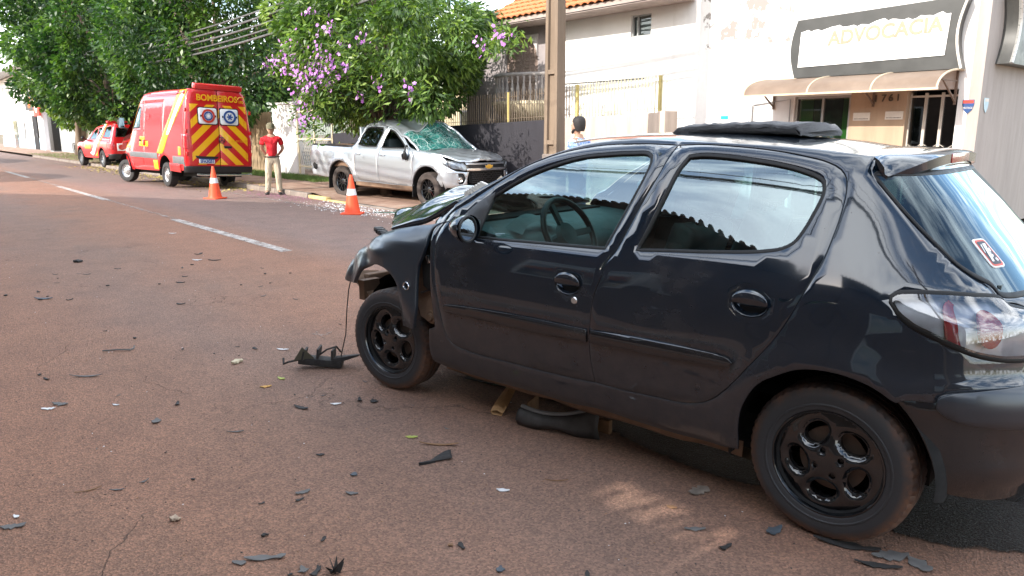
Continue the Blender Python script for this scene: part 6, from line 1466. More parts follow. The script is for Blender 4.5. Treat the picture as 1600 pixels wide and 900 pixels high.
# ---------------------------------------------------------------- red pickup with canopy, in front of the van
am = thing('red_pickup', 'red fire brigade pickup with a canopy, parked beyond the ambulance van', 'pickup', (-37.997, 8.76, -.10), 0, rot=(R(1.1), 0, 3.233))
AF = pchip([.3,.5,.8,1.0,1.1,1.4,2.2], [3.85,3.95,3.98,3.92,3.80,3.7,3.7]); AR = pchip([.3,.6,1.0,1.2,2.0,2.2], [-1.18,-1.24,-1.23,-1.20,-1.08,-1.0])
A = Body([.3,.42,.6,.85,1.05,1.15,1.3,1.6,1.8,1.95,2.02], [.85,.90,.935,.95,.94,.915,.865,.775,.715,.64,.5], rear=(-.8, AR, 6), front=(3.0, AF, 3.4))
for s in (1, -1):
    out = [(-1.10,.55),(-1.12,1.15),(-1.0,1.75),(-.9,1.93),(-.4,1.95),(.1,1.90),(.7,1.86),(1.15,1.76),(1.75,1.42),(2.35,1.15),(3.2,1.09),(3.6,.98),(3.68,.6),(3.6,.48)] + arcpts(3.1,.40,.48,6,174) + [(2.56,.42),(.56,.42)] + arcpts(0,.40,.48,6,172)
    ws = [[(1.70,1.28),(1.10,1.68),(.82,1.72),(.80,1.28)], [(.70,1.28),(.70,1.74),(.12,1.76),(.02,1.50),(.06,1.28)], [(-.14,1.36),(-.20,1.78),(-.86,1.80),(-.96,1.70),(-.98,1.36)]]
    wss = [spline(w_, .04, True) for w_ in ws]
    dr = [(.76,.48),(2.45,.46),(2.52,.60),(2.52,1.10),(2.3,1.18),(1.72,1.46),(1.15,1.73),(.76,1.80)]; ds = spline(dr, .05, True)
    panel('body_side', out, A.FS(s), M['fire_red'], am, holes=[inset(ds, -.006), inset(wss[1], -.02), inset(wss[2], -.02)], sgn=-s, grid=.1, flange=.03)
    panel('inner_side', inset(spline(out, .08, True), .04), A.FS(s), M['gap'], am, holes=[inset(w_, -.03) for w_ in wss], sgn=-s, off=-.03, flange=0, raw=True, grid=.15)
    d = panel('front_door', ds, A.FS(s), M['fire_red'], am, holes=[inset(wss[0], -.02)], sgn=-s, raw=True, grid=.1)
    for i, w_ in enumerate(wss): panel('pane', inset(w_, -.02), A.FS(s), M['rear_glass'], d if i == 0 else am, sgn=-s, raw=True, off=-.01, flange=0, grid=.12)
    for nm, pts, mt, of in (('white_sash', [(1.62,.62),(1.20,.52),(.98,.62),(.36,1.25),(-.02,1.82),(-.18,1.93),(.14,1.92),(.22,1.75),(.74,1.25),(1.30,.72)], 'foil_white', .006), ('yellow_sash', [(1.0,.50),(.62,.50),(.50,.72),(.22,1.20),(-.10,1.80),(-.10,1.93),(-.20,1.93),(-.12,1.70),(.22,1.12),(.62,.66)], 'van_yellow', .0075), ('yellow_panel', [(2.28,1.0),(2.28,.82),(1.46,.82),(1.46,1.0)], 'van_yellow', .006), ('canopy_seam', [(.10,1.18),(-1.06,1.18),(-1.06,1.205),(.10,1.205)], 'trim', .004)):
        panel(nm, pts, A.FS(s), M[mt], am, sgn=-s, off=of, flange=.003, grid=.1)
    panel('tail_lamp', A.pf([(s * .945, 1.14), (s * .80, 1.14), (s * .81, .82), (s * .95, .82)], 'rear'), A.FB, M['lamp_red'], am, sgn=-1, off=.012, flange=.02, grid=.06)
    rows = [[tuple(A.FB(np.array([p]), np.array([z]))[0]) for p in np.linspace(s * 1.45, s * .55, 10)] for z in np.linspace(.55, 1.93, 10)]
    MB().grid(np.array(rows), flip=s > 0).build('corner_post', M['fire_red'], am, angle=None)
    for wx in (0, 3.1):
        P = [[(wx + .47 * math.cos(a), s * y, .40 + .47 * math.sin(a)) for a in np.linspace(R(-15), R(195), 20)] for y in (.93, .8, .55)]; MB().grid(np.array(P)).build('arch_liner', M['gap'], am, angle=None)
    mr = thing('door_mirror', None, None); mr.parent = am; mr.location = (2.05, s * 1.06, 1.30)
    subdiv(MB().box((0, 0, 0), (.13, .22, .20), taper=.85).build('mirror_shell', M['trim'], mr, angle=None), 2); MB().tube([(0, -s * .05, -.05), (.02, -s * .16, -.08)], .03, 6).build('mirror_arm', M['trim'], mr)
tg = panel('tailgate', A.pf([(.80, 1.15), (-.80, 1.15), (-.82, .62), (.82, .62)], 'rear'), A.FB, M['fire_red'], am, sgn=-1, grid=.1, step=.1)
panel('emblem_panel', A.pf([(.66, 1.08), (.30, 1.08), (.30, .76), (.66, .76)], 'rear'), A.FB, M['foil_white'], tg, sgn=-1, off=.008, grid=.1); panel('emblem', A.pf(ellipse(.48, .92, .13, .12, 16), 'rear'), A.FB, M['shield_red'], tg, sgn=-1, off=.010, grid=.1)
cd_ = panel('canopy_door', A.pf([(.74, 1.90), (-.74, 1.90), (-.85, 1.19), (.85, 1.19)], 'rear'), A.FB, M['fire_red'], am, sgn=-1, grid=.1, step=.1); panel('canopy_pane', A.pf([(.60, 1.76), (-.60, 1.76), (-.68, 1.36), (.68, 1.36)], 'rear'), A.FB, M['rear_glass'], cd_, sgn=-1, off=.008, grid=.1)
panel('rear_bumper', A.pf([(.94, .62), (-.94, .62), (-.9, .42), (.9, .42)], 'rear'), A.FB, M['trim'], am, sgn=-1, off=.06, flange=.05, grid=.1)
rows = [[(x, .66 * t, z + .06 * (1 - abs(t)**3)) for t in np.linspace(-1, 1, 11)] for x, z in ((-.98, 1.93), (-.4, 1.95), (.1, 1.91), (.7, 1.87), (1.12, 1.79))]
MB().grid(np.array(rows)).build('roof', M['fire_red'], am, angle=None)
rows = [[(1.12 + 1.25 * v + .15 * (1 - t * t), (.66 + .12 * v) * t, 1.79 - .64 * v + .06 * (1 - t * t)) for t in np.linspace(-1, 1, 9)] for v in np.linspace(0, 1, 5)]; MB().grid(np.array(rows)).build('windscreen', M['rear_glass'], am, angle=None)
rows = [[(2.35 + 1.5 * v + .1 * (1 - t * t), (.86 - .1 * v) * t, 1.14 - .10 * v + .04 * (1 - t * t)) for t in np.linspace(-1, 1, 9)] for v in np.linspace(0, 1, 5)]; MB().grid(np.array(rows)).build('bonnet', M['fire_red'], am, angle=None)
panel('front_face', A.pf([(-.9, 1.0), (.9, 1.0), (.88, .40), (-.88, .40)]), A.FF, M['trim'], am, sgn=1, grid=.12, step=.1)
b_ = box('roof_beacon', (.25, 0, 2.03), (.28, 1.1, .12), M['lamp_red'], am, bevel=.03)
box('chassis', (1.4, 0, .45), (4.4, 1.0, .2), M['gap'], am)
put_wheels(am, [(0, .81, .385, 0), (0, -.81, .385, PI), (3.1, .81, .385, 0), (3.1, -.81, .385, PI)], .385, .235, .25, M['tyre_plain'], lambda t: spoke_rim(.235, t, M['rim_silver'], 7))
# ---------------------------------------------------------------- trees
def leaf_mat(name, dark, mid, light, trl):
    s = Mat(name); a = s.n('ShaderNodeAttribute'); a.attribute_name = 'tone'; f = s.math('ADD', s.math('MULTIPLY', a.outputs['Fac'], .75), s.math('MULTIPLY', s.noise(.8, 3), .3))
    c = s.ramp(f, (.25, dark), (.55, mid), (.9, light)); s.set(col=c, rough=.42, spec=.45)
    tr = s.n('ShaderNodeBsdfTranslucent'); s.l(s.mix(1, c, trl, 'MULTIPLY'), tr.inputs[0]); mx_ = s.n('ShaderNodeMixShader'); mx_.inputs[0].default_value = .30
    s.l(s.b.outputs[0], mx_.inputs[1]); s.l(tr.outputs[0], mx_.inputs[2]); s.l(mx_.outputs[0], s.out.inputs[0]); return s.m
M['leaf_dark'] = leaf_mat('dark glossy leaf', (.014, .042, .012), (.038, .092, .021), (.125, .215, .042), (1.6, 1.9, .8))
M['leaf_lance'] = leaf_mat('narrow mid green leaf', (.036, .075, .018), (.095, .175, .034), (.23, .32, .07), (1.5, 1.7, .7))
M['bark'] = plain('rough brown bark', (.13, .095, .07), .95, .4, 6, .9, bscale=30)
M['petal'] = plain('violet petal', (.36, .12, .44), .6, .35, 30)
M['petal_pale'] = plain('pale violet petal', (.52, .26, .58), .6, .25, 30)
def leaves(name, P, N, L, Wd, mat, parent, droop=.3, tone=None):
    """one small kite-shaped face pair per leaf: P base points, N outward directions"""
    n = len(P); d = N + RNG.normal(0, .55, (n, 3)); d[:, 2] -= droop; d /= np.linalg.norm(d, axis=1)[:, None]
    u = np.cross(d, RNG.normal(0, 1, (n, 3)) + N * .6); u /= np.linalg.norm(u, axis=1)[:, None] + 1e-9
    # keep the blade facing roughly outwards
    b = np.cross(d, u); b *= np.sign((b * N).sum(1))[:, None]; s = RNG.uniform(.7, 1.25, n)[:, None]
    V = np.stack([P, P + d * L * s * .45 + u * Wd * s * .5 + b * L * .06, P + d * L * s, P + d * L * s * .45 - u * Wd * s * .5 + b * L * .06], 1).reshape(-1, 3)
    i = np.arange(n) * 4; F = np.stack([i, i + 1, i + 2, i + 3], 1)
    me = bpy.data.meshes.new(name); me.vertices.add(4 * n); me.vertices.foreach_set('co', V.ravel()); me.loops.add(4 * n); me.loops.foreach_set('vertex_index', F.ravel().astype(np.int32))
    me.polygons.add(n); me.polygons.foreach_set('loop_start', (np.arange(n) * 4).astype(np.int32)); me.polygons.foreach_set('loop_total', np.full(n, 4, np.int32)); me.update(calc_edges=True)
    at = me.attributes.new('tone', 'FLOAT', 'FACE'); at.data.foreach_set('value', (RNG.uniform(0, 1, n) if tone is None else np.clip(tone + RNG.normal(0, .22, n), 0, 1)).astype(np.float32))
    me.materials.append(mat); o = link(bpy.data.objects.new(name, me), parent); return tag(o, kind='stuff')
def crown(K, c, r, cr, n, shell=.62, flat=None):
    """clump centres through an ellipsoid, then leaves over each clump"""
    c = np.array(c); r = np.array(r); D = RNG.normal(0, 1, (K, 3)); D /= np.linalg.norm(D, axis=1)[:, None]
    rad = RNG.uniform(shell, 1.0, K)**.8; wob = 1 + .16 * np.sin(D[:, 0] * 5 + c[0]) * np.cos(D[:, 2] * 4 + 1) + RNG.normal(0, .05, K)
    Cc = c + D * r * (rad * wob)[:, None]; Rk = cr * RNG.uniform(.55, 1.3, K)
    k = RNG.integers(0, K, n); d = RNG.normal(0, 1, (n, 3)); d /= np.linalg.norm(d, axis=1)[:, None]
    out = (Cc[k] - c) / r; out /= np.linalg.norm(out, axis=1)[:, None] + 1e-9
    d = d + out * .55; d /= np.linalg.norm(d, axis=1)[:, None]
    q = RNG.uniform(.55, 1, n)**.5; P = Cc[k] + d * (Rk[k] * q)[:, None] * np.array([1, 1, .8]); nn = d * .7 + out * .4
    ton = np.clip(.45 + .25 * (RNG.normal(0, 1, K))[k], 0, 1)
    return P, nn / np.linalg.norm(nn, axis=1)[:, None], Cc, ton
def make_tree(name, label, base, c, r, K, cr, n, L, Wd, mat, lean=(0, 0), tr=.22, limbs=14, group=None, droop=.3, shell=.62):
    t = thing(name, label, 'tree', base, group=group); b = Vector(base)
    P, N, Cc, ton = crown(K, c, r, cr, n, shell)
    if name == 'flowering_tree': k_ = P[:, 2] < 4.65 - .52 * (P[:, 0] + 14.9); P, N, ton = P[k_], N[k_], ton[k_]; Cc = Cc[Cc[:, 2] < 4.4 - .52 * (Cc[:, 0] + 14.9)]
    P = P - np.array(b)
    top = Vector(c) - b; fork = Vector((top.x * .5 + lean[0], top.y * .5 + lean[1], max(1.2, top.z * .42)))
    MB().tube([(0, 0, -.1), (fork.x * .15, fork.y * .15, fork.z * .4), tuple(fork)], [tr * 1.25, tr, tr * .8], 10).build('trunk', M['bark'], t, angle=None)
    for k in RNG.choice(len(Cc), limbs, replace=False):
        e = Vector(Cc[k]) - b; mid = fork.lerp(e, .5) + Vector((random.uniform(-.3, .3), random.uniform(-.3, .3), .25))
        MB().tube([tuple(fork), tuple(fork.lerp(mid, .5)), tuple(mid), tuple(e)], [tr * .6, tr * .45, tr * .3, tr * .1], 7).build('limb', M['bark'], t, angle=None)
    leaves('crown', P, N, L, Wd, mat, t, droop, ton); return t
make_tree('shade_tree', 'dense dark green tree standing over the ambulance van', (-30, 10.3, .02), (-30.4, 10.4, 6.3), (6.8, 3.6, 4.9), 210, .95, 62000, .21, .10, M['leaf_dark'], tr=.3)
make_tree('shade_tree', 'broad dark green tree standing over the red pickup', (-43, 9.8, .02), (-42.5, 9.6, 6.3), (6.6, 3.8, 5.0), 200, 1.0, 52000, .25, .12, M['leaf_dark'], tr=.3)
make_tree('shade_tree', 'lighter green tree at the left end of the row, beside the white shop', (-55, 10.2, .02), (-54.5, 10.8, 6.4), (6.6, 2.6, 4.6), 210, 1.1, 56000, .28, .13, M['leaf_lance'], tr=.32)
make_tree('background_tree', 'tall dark tree behind the flowering tree', (-29, 16, 0), (-29.5, 15.5, 6.0), (4.6, 3.2, 4.6), 120, .9, 26000, .24, .11, M['leaf_dark'], tr=.25)
ft = make_tree('flowering_tree', 'bushy green tree with violet blossoms hanging over the silver pickup', (-16.2, 9.6, .0), (-16.6, 9.9, 3.8), (3.85, 2.0, 2.15), 250, .48, 56000, .185, .055, M['leaf_lance'], tr=.14, limbs=30, droop=.55, shell=.5)
FL = [(-18.39,7.75,3.06),(-17.99,7.75,3.15),(-17.5,7.75,3.18),(-17.15,7.75,3.12),(-16.4,7.75,2.82),(-16.03,7.75,2.66),(-15.61,7.75,2.77),(-15.08,7.75,2.9),(-16.76,7.75,2.7),(-16.96,7.75,3.22),(-14.99,7.75,2.68),(-16.92,7.75,2.3),(-16.56,7.75,2.14),(-16.44,7.75,1.77),(-15.98,7.75,2.52),(-14.75,8.3,3.41),(-14.7,7.75,3.26),(-15.66,7.75,3.13),(-15.24,7.75,3.62),(-17.0,7.75,3.45),(-15.99,7.75,2.96),(-15.35,7.75,2.62),(-17.47,7.75,2.94),(-16.22,7.75,2.41),(-15.73,7.75,2.56),(-16.59,7.75,2.94),(-15.21,7.75,2.8),(-14.97,8.3,2.18),(-14.18,8.3,2.48),(-16.11,7.75,4.06),(-11.42,9.3,3.28),(-11.15,9.3,3.16),(-11.81,9.3,3.1),(-12.94,8.3,2.3),(-16.82,7.75,1.71),(-14.56,7.75,2.89)]
P = []; 
for i, q in enumerate(FL):
    big = i < 15 or 16 < i < 27; kk = 23 if big else 10
    P.append(np.array(q) + RNG.normal(0, 1, (kk, 3)) * ((.17, .12, .12) if big else (.09, .08, .09)))
P = np.vstack(P); V, F, T_i = [], [], []
for j, p in enumerate(P):
    d = np.array([RNG.normal(0, .5), -1 + RNG.normal(0, .3), RNG.normal(.15, .4)]); d /= np.linalg.norm(d); a = np.cross(d, (0, 0, 1.)); a /= np.linalg.norm(a); b = np.cross(a, d); r0 = RNG.uniform(.03, .046)
    for k in range(5):
        w = 2 * PI * k / 5 + j; e = a * math.cos(w) + b * math.sin(w); g = np.cross(d, e); n0 = len(V)
        V += [tuple(p), tuple(p + e * r0 * .7 + g * r0 * .45 + d * .008), tuple(p + e * r0 * 1.15 + d * .002), tuple(p + e * r0 * .7 - g * r0 * .45 + d * .008)]; F.append((n0, n0 + 1, n0 + 2, n0 + 3)); T_i.append(j % 3 == 0)
bl_ = MB(); bl_.add([(x + 16.2, y - 9.6, z) for x, y, z in V], F); bl_.m = [int(t) for t in T_i]; tag(bl_.build('blossoms', [M['petal'], M['petal_pale']], ft, angle=None), kind='stuff')
# leafy sprays carrying the blossoms forward of the crown
Q = np.array(FL); Pq = np.repeat(Q, 110, 0) + RNG.normal(0, 1, (len(Q) * 110, 3)) * (.30, .16, .22) * np.where(np.repeat(Q, 110, 0)[:, :1] > -12.5, .55, 1) + np.array([0, .22, 0]) - np.array([-16.2, 9.6, 0]); Nn = np.tile([0, -.8, .3], (len(Pq), 1)) + RNG.normal(0, .5, (len(Pq), 3)); leaves('blossom_sprays', Pq, Nn / np.linalg.norm(Nn, axis=1)[:, None], .165, .046, M['leaf_lance'], ft, .5)
for q in [p_ for p_ in Q[::2] if p_[0] < -14.5]: MB().tube([(0, .1, 2.6), (float(q[0]) * .5 + 8.1, -.6, 3.0), (q[0] + 16.2, q[1] - 9.45, q[2])], [.035, .022, .006], 5).build('limb', M['bark'], ft, angle=None)
# fallen petals on the gutter
n = 800; x = RNG.normal(-17.6, 1.3, n); y = np.clip(RNG.normal(7.55, .35, n), 6.3, 7.9); z = -.025 * (y - 3.85) + .006; a = RNG.uniform(0, 2 * PI, n); r0 = RNG.uniform(.008, .02, n)
V = np.stack([np.c_[x + r0 * np.cos(a + k * PI / 2), y + r0 * np.sin(a + k * PI / 2), z + (k == 0) * .006] for k in range(4)], 1)
fp = MB().add(V.reshape(-1, 3).tolist(), (np.arange(4 * n).reshape(-1, 4)).tolist()); tag(fp.build('fallen_petals', plain('withered pink petal', (.34, .13, .22), .8, .3, 30), angle=None), kind='stuff')
n = 900; x = RNG.uniform(-40, -20, n); y = np.clip(RNG.normal(7.6, .5, n), 6.4, 9.5); z = np.where(y < 7.9, -.025 * (y - 3.85), .03) + .008; a = RNG.uniform(0, 2 * PI, n); r0 = RNG.uniform(.02, .05, n)
V = np.stack([np.c_[x + r0 * np.cos(a + k * PI / 2) * (1 if k % 2 else .5), y + r0 * np.sin(a + k * PI / 2), z + (k == 0) * .02] for k in range(4)], 1)
tag(MB().add(V.reshape(-1, 3).tolist(), (np.arange(4 * n).reshape(-1, 4)).tolist()).build('fallen_leaves', plain('dry yellow leaf', (.42, .33, .08), .8, .4, 12), angle=None), kind='stuff')
# cables along the street
for i, (z0, z1, sag, r_, dy) in enumerate(((5.05, 5.6, .62, .022, 0), (4.98, 5.5, .70, .030, .05), (4.75, 5.4, .74, .026, -.04), (4.70, 5.2, .80, .022, .02), (4.60, 5.1, .86, .03, 0))):
    cable('street_cable', 'thick slack telephone cable strung between the concrete poles', (-8.95, 8.44 + dy, z0), (-46, 8.5 + dy, z1), sag, r_)
for i, (y, z) in enumerate(((7.57, 7.6), (8.07, 7.6), (8.92, 7.6), (9.27, 7.6), (7.57, 9.1), (8.07, 9.1), (8.92, 9.1))):
    cable('power_line', 'thin bare power line high above the street', (-8.9, y, z), (-46, y - .1, 9.0 if z > 8 else 8.8), .7, .010, 'power lines above the street'); cable('power_line', 'thin bare power line high above the street', (-8.9, y, z), (34, y - .1, z + .4), .8, .010, 'power lines above the street')
# pole and wires on the near side of the street, mirrored in the car's panes
np_ = thing('utility_pole', 'near side concrete pole behind the photographer', 'pole', (3.2, -.9, 0)); MB().lathe([(.16, 0), (.10, 9.0), (.001, 9.0)], 12, 'Z').build('shaft', M['concrete'], np_); box('crossarm', (0, 0, 8.3), (1.6, .1, .1), M['soffit'], np_)
for i, (z, r_, sag, dy) in enumerate(((6.0, .035, .6, 0), (5.9, .05, .75, .12), (6.15, .018, .5, -.1), (6.3, .012, .45, .05), (6.45, .012, .4, -.05), (5.75, .02, .9, .2), (7.1, .01, .4, .1))):
    cable('street_cable', 'black cable strung along the near side of the street', (3.2, -.75 + dy, z), (-30, -.6 + dy, z + .2), sag, r_, 'cables on the near side of the street'); cable('street_cable', 'black cable strung along the near side of the street', (3.2, -.75 + dy, z), (30, -.6 + dy, z), sag, r_, 'cables on the near side of the street')

# creeper added, unseen, in the alley portal to soften the sunlit patch on the road
n = 110; P = np.c_[RNG.uniform(-2.47, -1.63, n), RNG.normal(-1.85, .06, n), np.where(RNG.uniform(0, 1, n) < .5, 2.03 + np.abs(RNG.normal(0, .05, n)), 2.25 - np.abs(RNG.normal(0, .05, n)))]
n2 = 50; P = np.vstack([P, np.c_[np.where(RNG.uniform(0, 1, n2) < .5, -2.45 + np.abs(RNG.normal(0, .09, n2)), -1.65 - np.abs(RNG.normal(0, .09, n2))), RNG.normal(-1.85, .06, n2), RNG.uniform(2.02, 2.25, n2)]])
crp = leaves('softening_leaves', P, np.tile([0., .8, .2], (len(P), 1)), .085, .05, M['leaf_dark'], None, .4)
# ---------------------------------------------------------------- people
def skin_mesh(name, joints, bones, mat, parent, sub=2):
    me = bpy.data.meshes.new('sk'); keys = list(joints); ix = {k: i for i, k in enumerate(keys)}
    me.from_pydata([joints[k][0] for k in keys], [(ix[a], ix[b]) for a, b in bones], [])
    o = bpy.data.objects.new('sk', me); C.objects.link(o); md = o.modifiers.new('skin', 'SKIN'); md.use_smooth_shade = True
    for i, k in enumerate(keys):
        r = joints[k][1]; me.skin_vertices[0].data[i].radius = r if hasattr(r, '__len__') else (r, r); me.skin_vertices[0].data[i].use_root = i == 0
    o.modifiers.new('sub', 'SUBSURF').levels = sub
    dg = bpy.context.evaluated_depsgraph_get(); m2 = bpy.data.meshes.new_from_object(o.evaluated_get(dg)); bpy.data.objects.remove(o); bpy.data.meshes.remove(me)
    m2.name = name; m2.materials.clear(); m2.materials.append(mat); m2.shade_smooth(); return link(bpy.data.objects.new(name, m2), parent)
M['skin'] = plain('tanned skin', (.42, .25, .17), .55, .12, 10); M['skin2'] = plain('light brown skin', (.36, .21, .14), .55, .12, 10)
M['hair'] = plain('short dark hair', (.016, .013, .012), .7, .3, 60, .6, bscale=200); M['shoe'] = plain('black leather shoe', (.02, .018, .017), .5, .2)
def cloth(name, col, wr=6, amt=.5):
    s = Mat(name); n = s.noise(wr, 4, .6); s.set(col=s.mix(s.ramp(s.noise(40, 4), (.3, 0.), (.7, .25)), col, tuple(c * .7 for c in col)), rough=.9); s.bump(s.math('ADD', n, s.noise(wr * 2.2, 3, .6, stretch=(1, 1, .35))), amt * 1.6, .05); return s.m
M['red_shirt'] = cloth('red cotton t-shirt', (.62, .018, .028)); M['khaki'] = cloth('pale khaki trousers', (.50, .42, .31)); M['cap'] = cloth('khaki peaked cap', (.17, .15, .09))
def plaid():
    s = Mat('blue and white checked shirt'); o = s.xyz(); f = None
    def st(v, k, w): return s.math('LESS_THAN', s.math('FRACT', s.math('MULTIPLY', v, k)), w)
    a = s.math('MAXIMUM', st(o[1], 17, .22), st(o[2], 17, .18)); b = s.math('MAXIMUM', st(s.math('ADD', o[1], .02), 17, .12), st(s.math('ADD', o[2], .02), 17, .12))
    c = s.mix(s.math('MULTIPLY', a, .7), (.20, .33, .58), (.68, .72, .78)); c = s.mix(s.math('MULTIPLY', b, .55), c, (.08, .12, .33)); s.set(col=c, rough=.9); s.bump(s.noise(5, 4), .5, .03); return s.m
M['plaid'] = plaid(); M['jeans'] = cloth('dark blue jeans', (.04, .06, .12))
def head_parts(t, hx, hz, skin, cap=None, hair=True, beard=False):
    pass
def person(label, loc, yaw, J, arms, shirt, trousers, skin, hat, sleeve):
    t = thing('person', label, 'person', loc, yaw)
    body = dict(pelvis=((0, 0, .94), (.15, .12)), waist=((0, 0, 1.08), (.145, .11)), chest=((.0, 0, 1.30), (.17, .12)), collar=((-.01, 0, 1.45), (.085, .075)), neck=((.0, 0, 1.52), (.056, .056)), jaw=((.035, 0, 1.575), (.062, .066)), face=((.022, 0, 1.645), (.078, .092)), crown=((.008, 0, 1.715), (.070, .082)), top=((.0, 0, 1.752), (.035, .04)), nose=((.108, 0, 1.635), (.014, .014)))
    bones = [('pelvis', 'waist'), ('waist', 'chest'), ('chest', 'collar'), ('collar', 'neck'), ('neck', 'jaw'), ('jaw', 'face'), ('face', 'crown'), ('crown', 'top'), ('face', 'nose')]
    for k, s in (('l', 1), ('r', -1)):
        sh, el, wr, hd = arms[k]; lg = J[k]
        body.update({'sh' + k: (sh, .062), 'el' + k: (el, .044), 'wr' + k: (wr, .030), 'pa' + k: (hd, (.038, .022)), 'hip' + k: (lg[0], .095), 'kn' + k: (lg[1], .062), 'an' + k: (lg[2], .042), 'ba' + k: (lg[3], .04), 'ear' + k: ((.0, s * .098, 1.64), (.012, .02))})
        bones += [('collar', 'sh' + k), ('sh' + k, 'el' + k), ('el' + k, 'wr' + k), ('wr' + k, 'pa' + k), ('pelvis', 'hip' + k), ('hip' + k, 'kn' + k), ('kn' + k, 'an' + k), ('an' + k, 'ba' + k), ('face', 'ear' + k)]
        hv = Vector(hd); dr = (hv - Vector(wr)).normalized(); sd_ = dr.cross(Vector((0, 0, 1)) if abs(dr.z) < .9 else Vector((1, 0, 0))).normalized()
        for i in range(4):
            p0 = hv + dr * .02 + sd_ * (i - 1.5) * .017; p1 = p0 + dr * (.045 - .006 * abs(i - 1.3)) + Vector((.008, 0, -.004)); p2 = p1 + dr * .03 + Vector((.014, 0, -.008))
            body.update({f'f{k}{i}a': (tuple(p0), .010), f'f{k}{i}b': (tuple(p1), .009), f'f{k}{i}c': (tuple(p2), .008)}); bones += [('pa' + k, f'f{k}{i}a'), (f'f{k}{i}a', f'f{k}{i}b'), (f'f{k}{i}b', f'f{k}{i}c')]
        p0 = hv - dr * .015 + sd_ * .034; p1 = p0 + dr * .04 + sd_ * .012; body.update({f't{k}a': (tuple(p0), .011), f't{k}b': (tuple(p1), .009)}); bones += [('pa' + k, f't{k}a'), (f't{k}a', f't{k}b')]
    bd = skin_mesh('body', body, bones, skin, t, 1)
    for s in (1, -1):
        e = MB().lathe([(.001, .006), (.009, .004), (.011, -.002)], 10, 'X', origin=(.098, s * .034, 1.655)).build('eye', M['hair'], t)
    MB().bar((.102, -.024, 1.592), (.102, .024, 1.592), .008).build('mouth', M['shield_red'] if False else plain('lips', (.30, .12, .10), .6, .1), t)
    # shirt
    sj = dict(hem=((0, 0, .93), (.185, .145)), waist=((.0, 0, 1.08), (.18, .138)), chest=((.0, 0, 1.30), (.200, .145)), up=((-.01, 0, 1.42), (.15, .11)), col=((-.005, 0, 1.475), (.078, .072))); sb = [('hem', 'waist'), ('waist', 'chest'), ('chest', 'up'), ('up', 'col')]
    for k in 'lr':
        sh, el, wr, hd = [Vector(q) for q in arms[k]]; e2 = sh.lerp(el, sleeve) if sleeve <= 1 else el.lerp(wr, sleeve - 1)
        sj.update({'s' + k: (tuple(sh), .082), 'm' + k: (tuple(sh.lerp(el, .5)), .074)}); sb += [('up', 's' + k), ('s' + k, 'm' + k)]
        last = 'm' + k
        if sleeve > 1: sj['e' + k] = (tuple(el), .060); sb.append((last, 'e' + k)); last = 'e' + k
        sj['z' + k] = (tuple(e2), .070 if sleeve <= 1 else .045); sb.append((last, 'z' + k))
    skin_mesh('shirt', sj, sb, shirt, t)
    tj = dict(w=((0, 0, 1.0), (.165, .13)), p=((0, 0, .90), (.172, .135))); tb = [('w', 'p')]
    for k in 'lr':
        a, b, c, d = [Vector(q) for q in J[k]]; tj.update({'h' + k: (tuple(a.lerp(b, .12)), .108), 'q' + k: (tuple(a.lerp(b, .55)), .098), 'k' + k: (tuple(b), .084), 'c' + k: (tuple(b.lerp(c, .55)), .078), 'a' + k: (tuple(c + Vector((0, 0, -.02))), .080)}); tb += [('p', 'h' + k), ('h' + k, 'q' + k), ('q' + k, 'k' + k), ('k' + k, 'c' + k), ('c' + k, 'a' + k)]
        skin_mesh('shoe', dict(h=((c.x - .05, c.y, .05), .045), m=((c.x + .06, c.y, .045), .046), t=((d.x + .03, d.y, .035), (.048, .034))), [('h', 'm'), ('m', 't')], M['shoe'], t)
    skin_mesh('trousers', tj, tb, trousers, t); MB().tube([(.175 * math.cos(a) * .78, .175 * math.sin(a), .955) for a in np.linspace(0, 2 * PI, 25)[:-1]], .018, 6, closed=True).build('belt', M['shoe'], t)
    hat(t); return t
def cap_(t):
    P = [[(.0 + .108 * math.cos(a) * k, .100 * math.sin(a) * k, z) for a in np.linspace(0, 2 * PI, 25)] for k, z in ((1.02, 1.668), (1.04, 1.70), (1.0, 1.745), (.75, 1.785), (.35, 1.80), (.01, 1.803))]
    c = MB().grid(np.array(P)).build('cap', M['cap'], t, angle=None, fix=True); P = [[(.09 + .085 * v * math.cos(a), .095 * math.sin(a), 1.672 - .018 * v) for a in np.linspace(-1.35, 1.35, 13)] for v in (0, .5, 1)]
    MB().grid(np.array(P)).build('cap_peak', M['cap'], c).modifiers.new('solid', 'SOLIDIFY').thickness = .008
    MB().tube([(-.02 + .10 * math.cos(a), .093 * math.sin(a), 1.655) for a in np.linspace(1.5, 2 * PI - 1.5, 13)], .016, 6).build('hair', M['hair'], t)
def hair_(t):
    P = [[(-.012 + .098 * math.cos(a) * k, .096 * math.sin(a) * k, z + .035 * max(0, math.cos(a)) * (1 if z < 1.70 else 0)) for a in np.linspace(0, 2 * PI, 29)] for k, z in ((.84, 1.565), (1.0, 1.61), (1.08, 1.66), (1.08, 1.71), (.98, 1.755), (.65, 1.79), (.25, 1.80), (.01, 1.80))]
    P = [[(x if x < .055 or z > 1.70 else .055, y, z) for x, y, z in r] for r in P]
    h = MB().grid(np.array(P)).build('hair', M['hair'], t, angle=None, fix=True); MB().tube([(.03, .07, 1.60), (.075, .045, 1.565), (.095, 0, 1.55), (.075, -.045, 1.565), (.03, -.07, 1.60)], [.016, .022, .024, .022, .016], 8).build('beard', M['hair'], t)
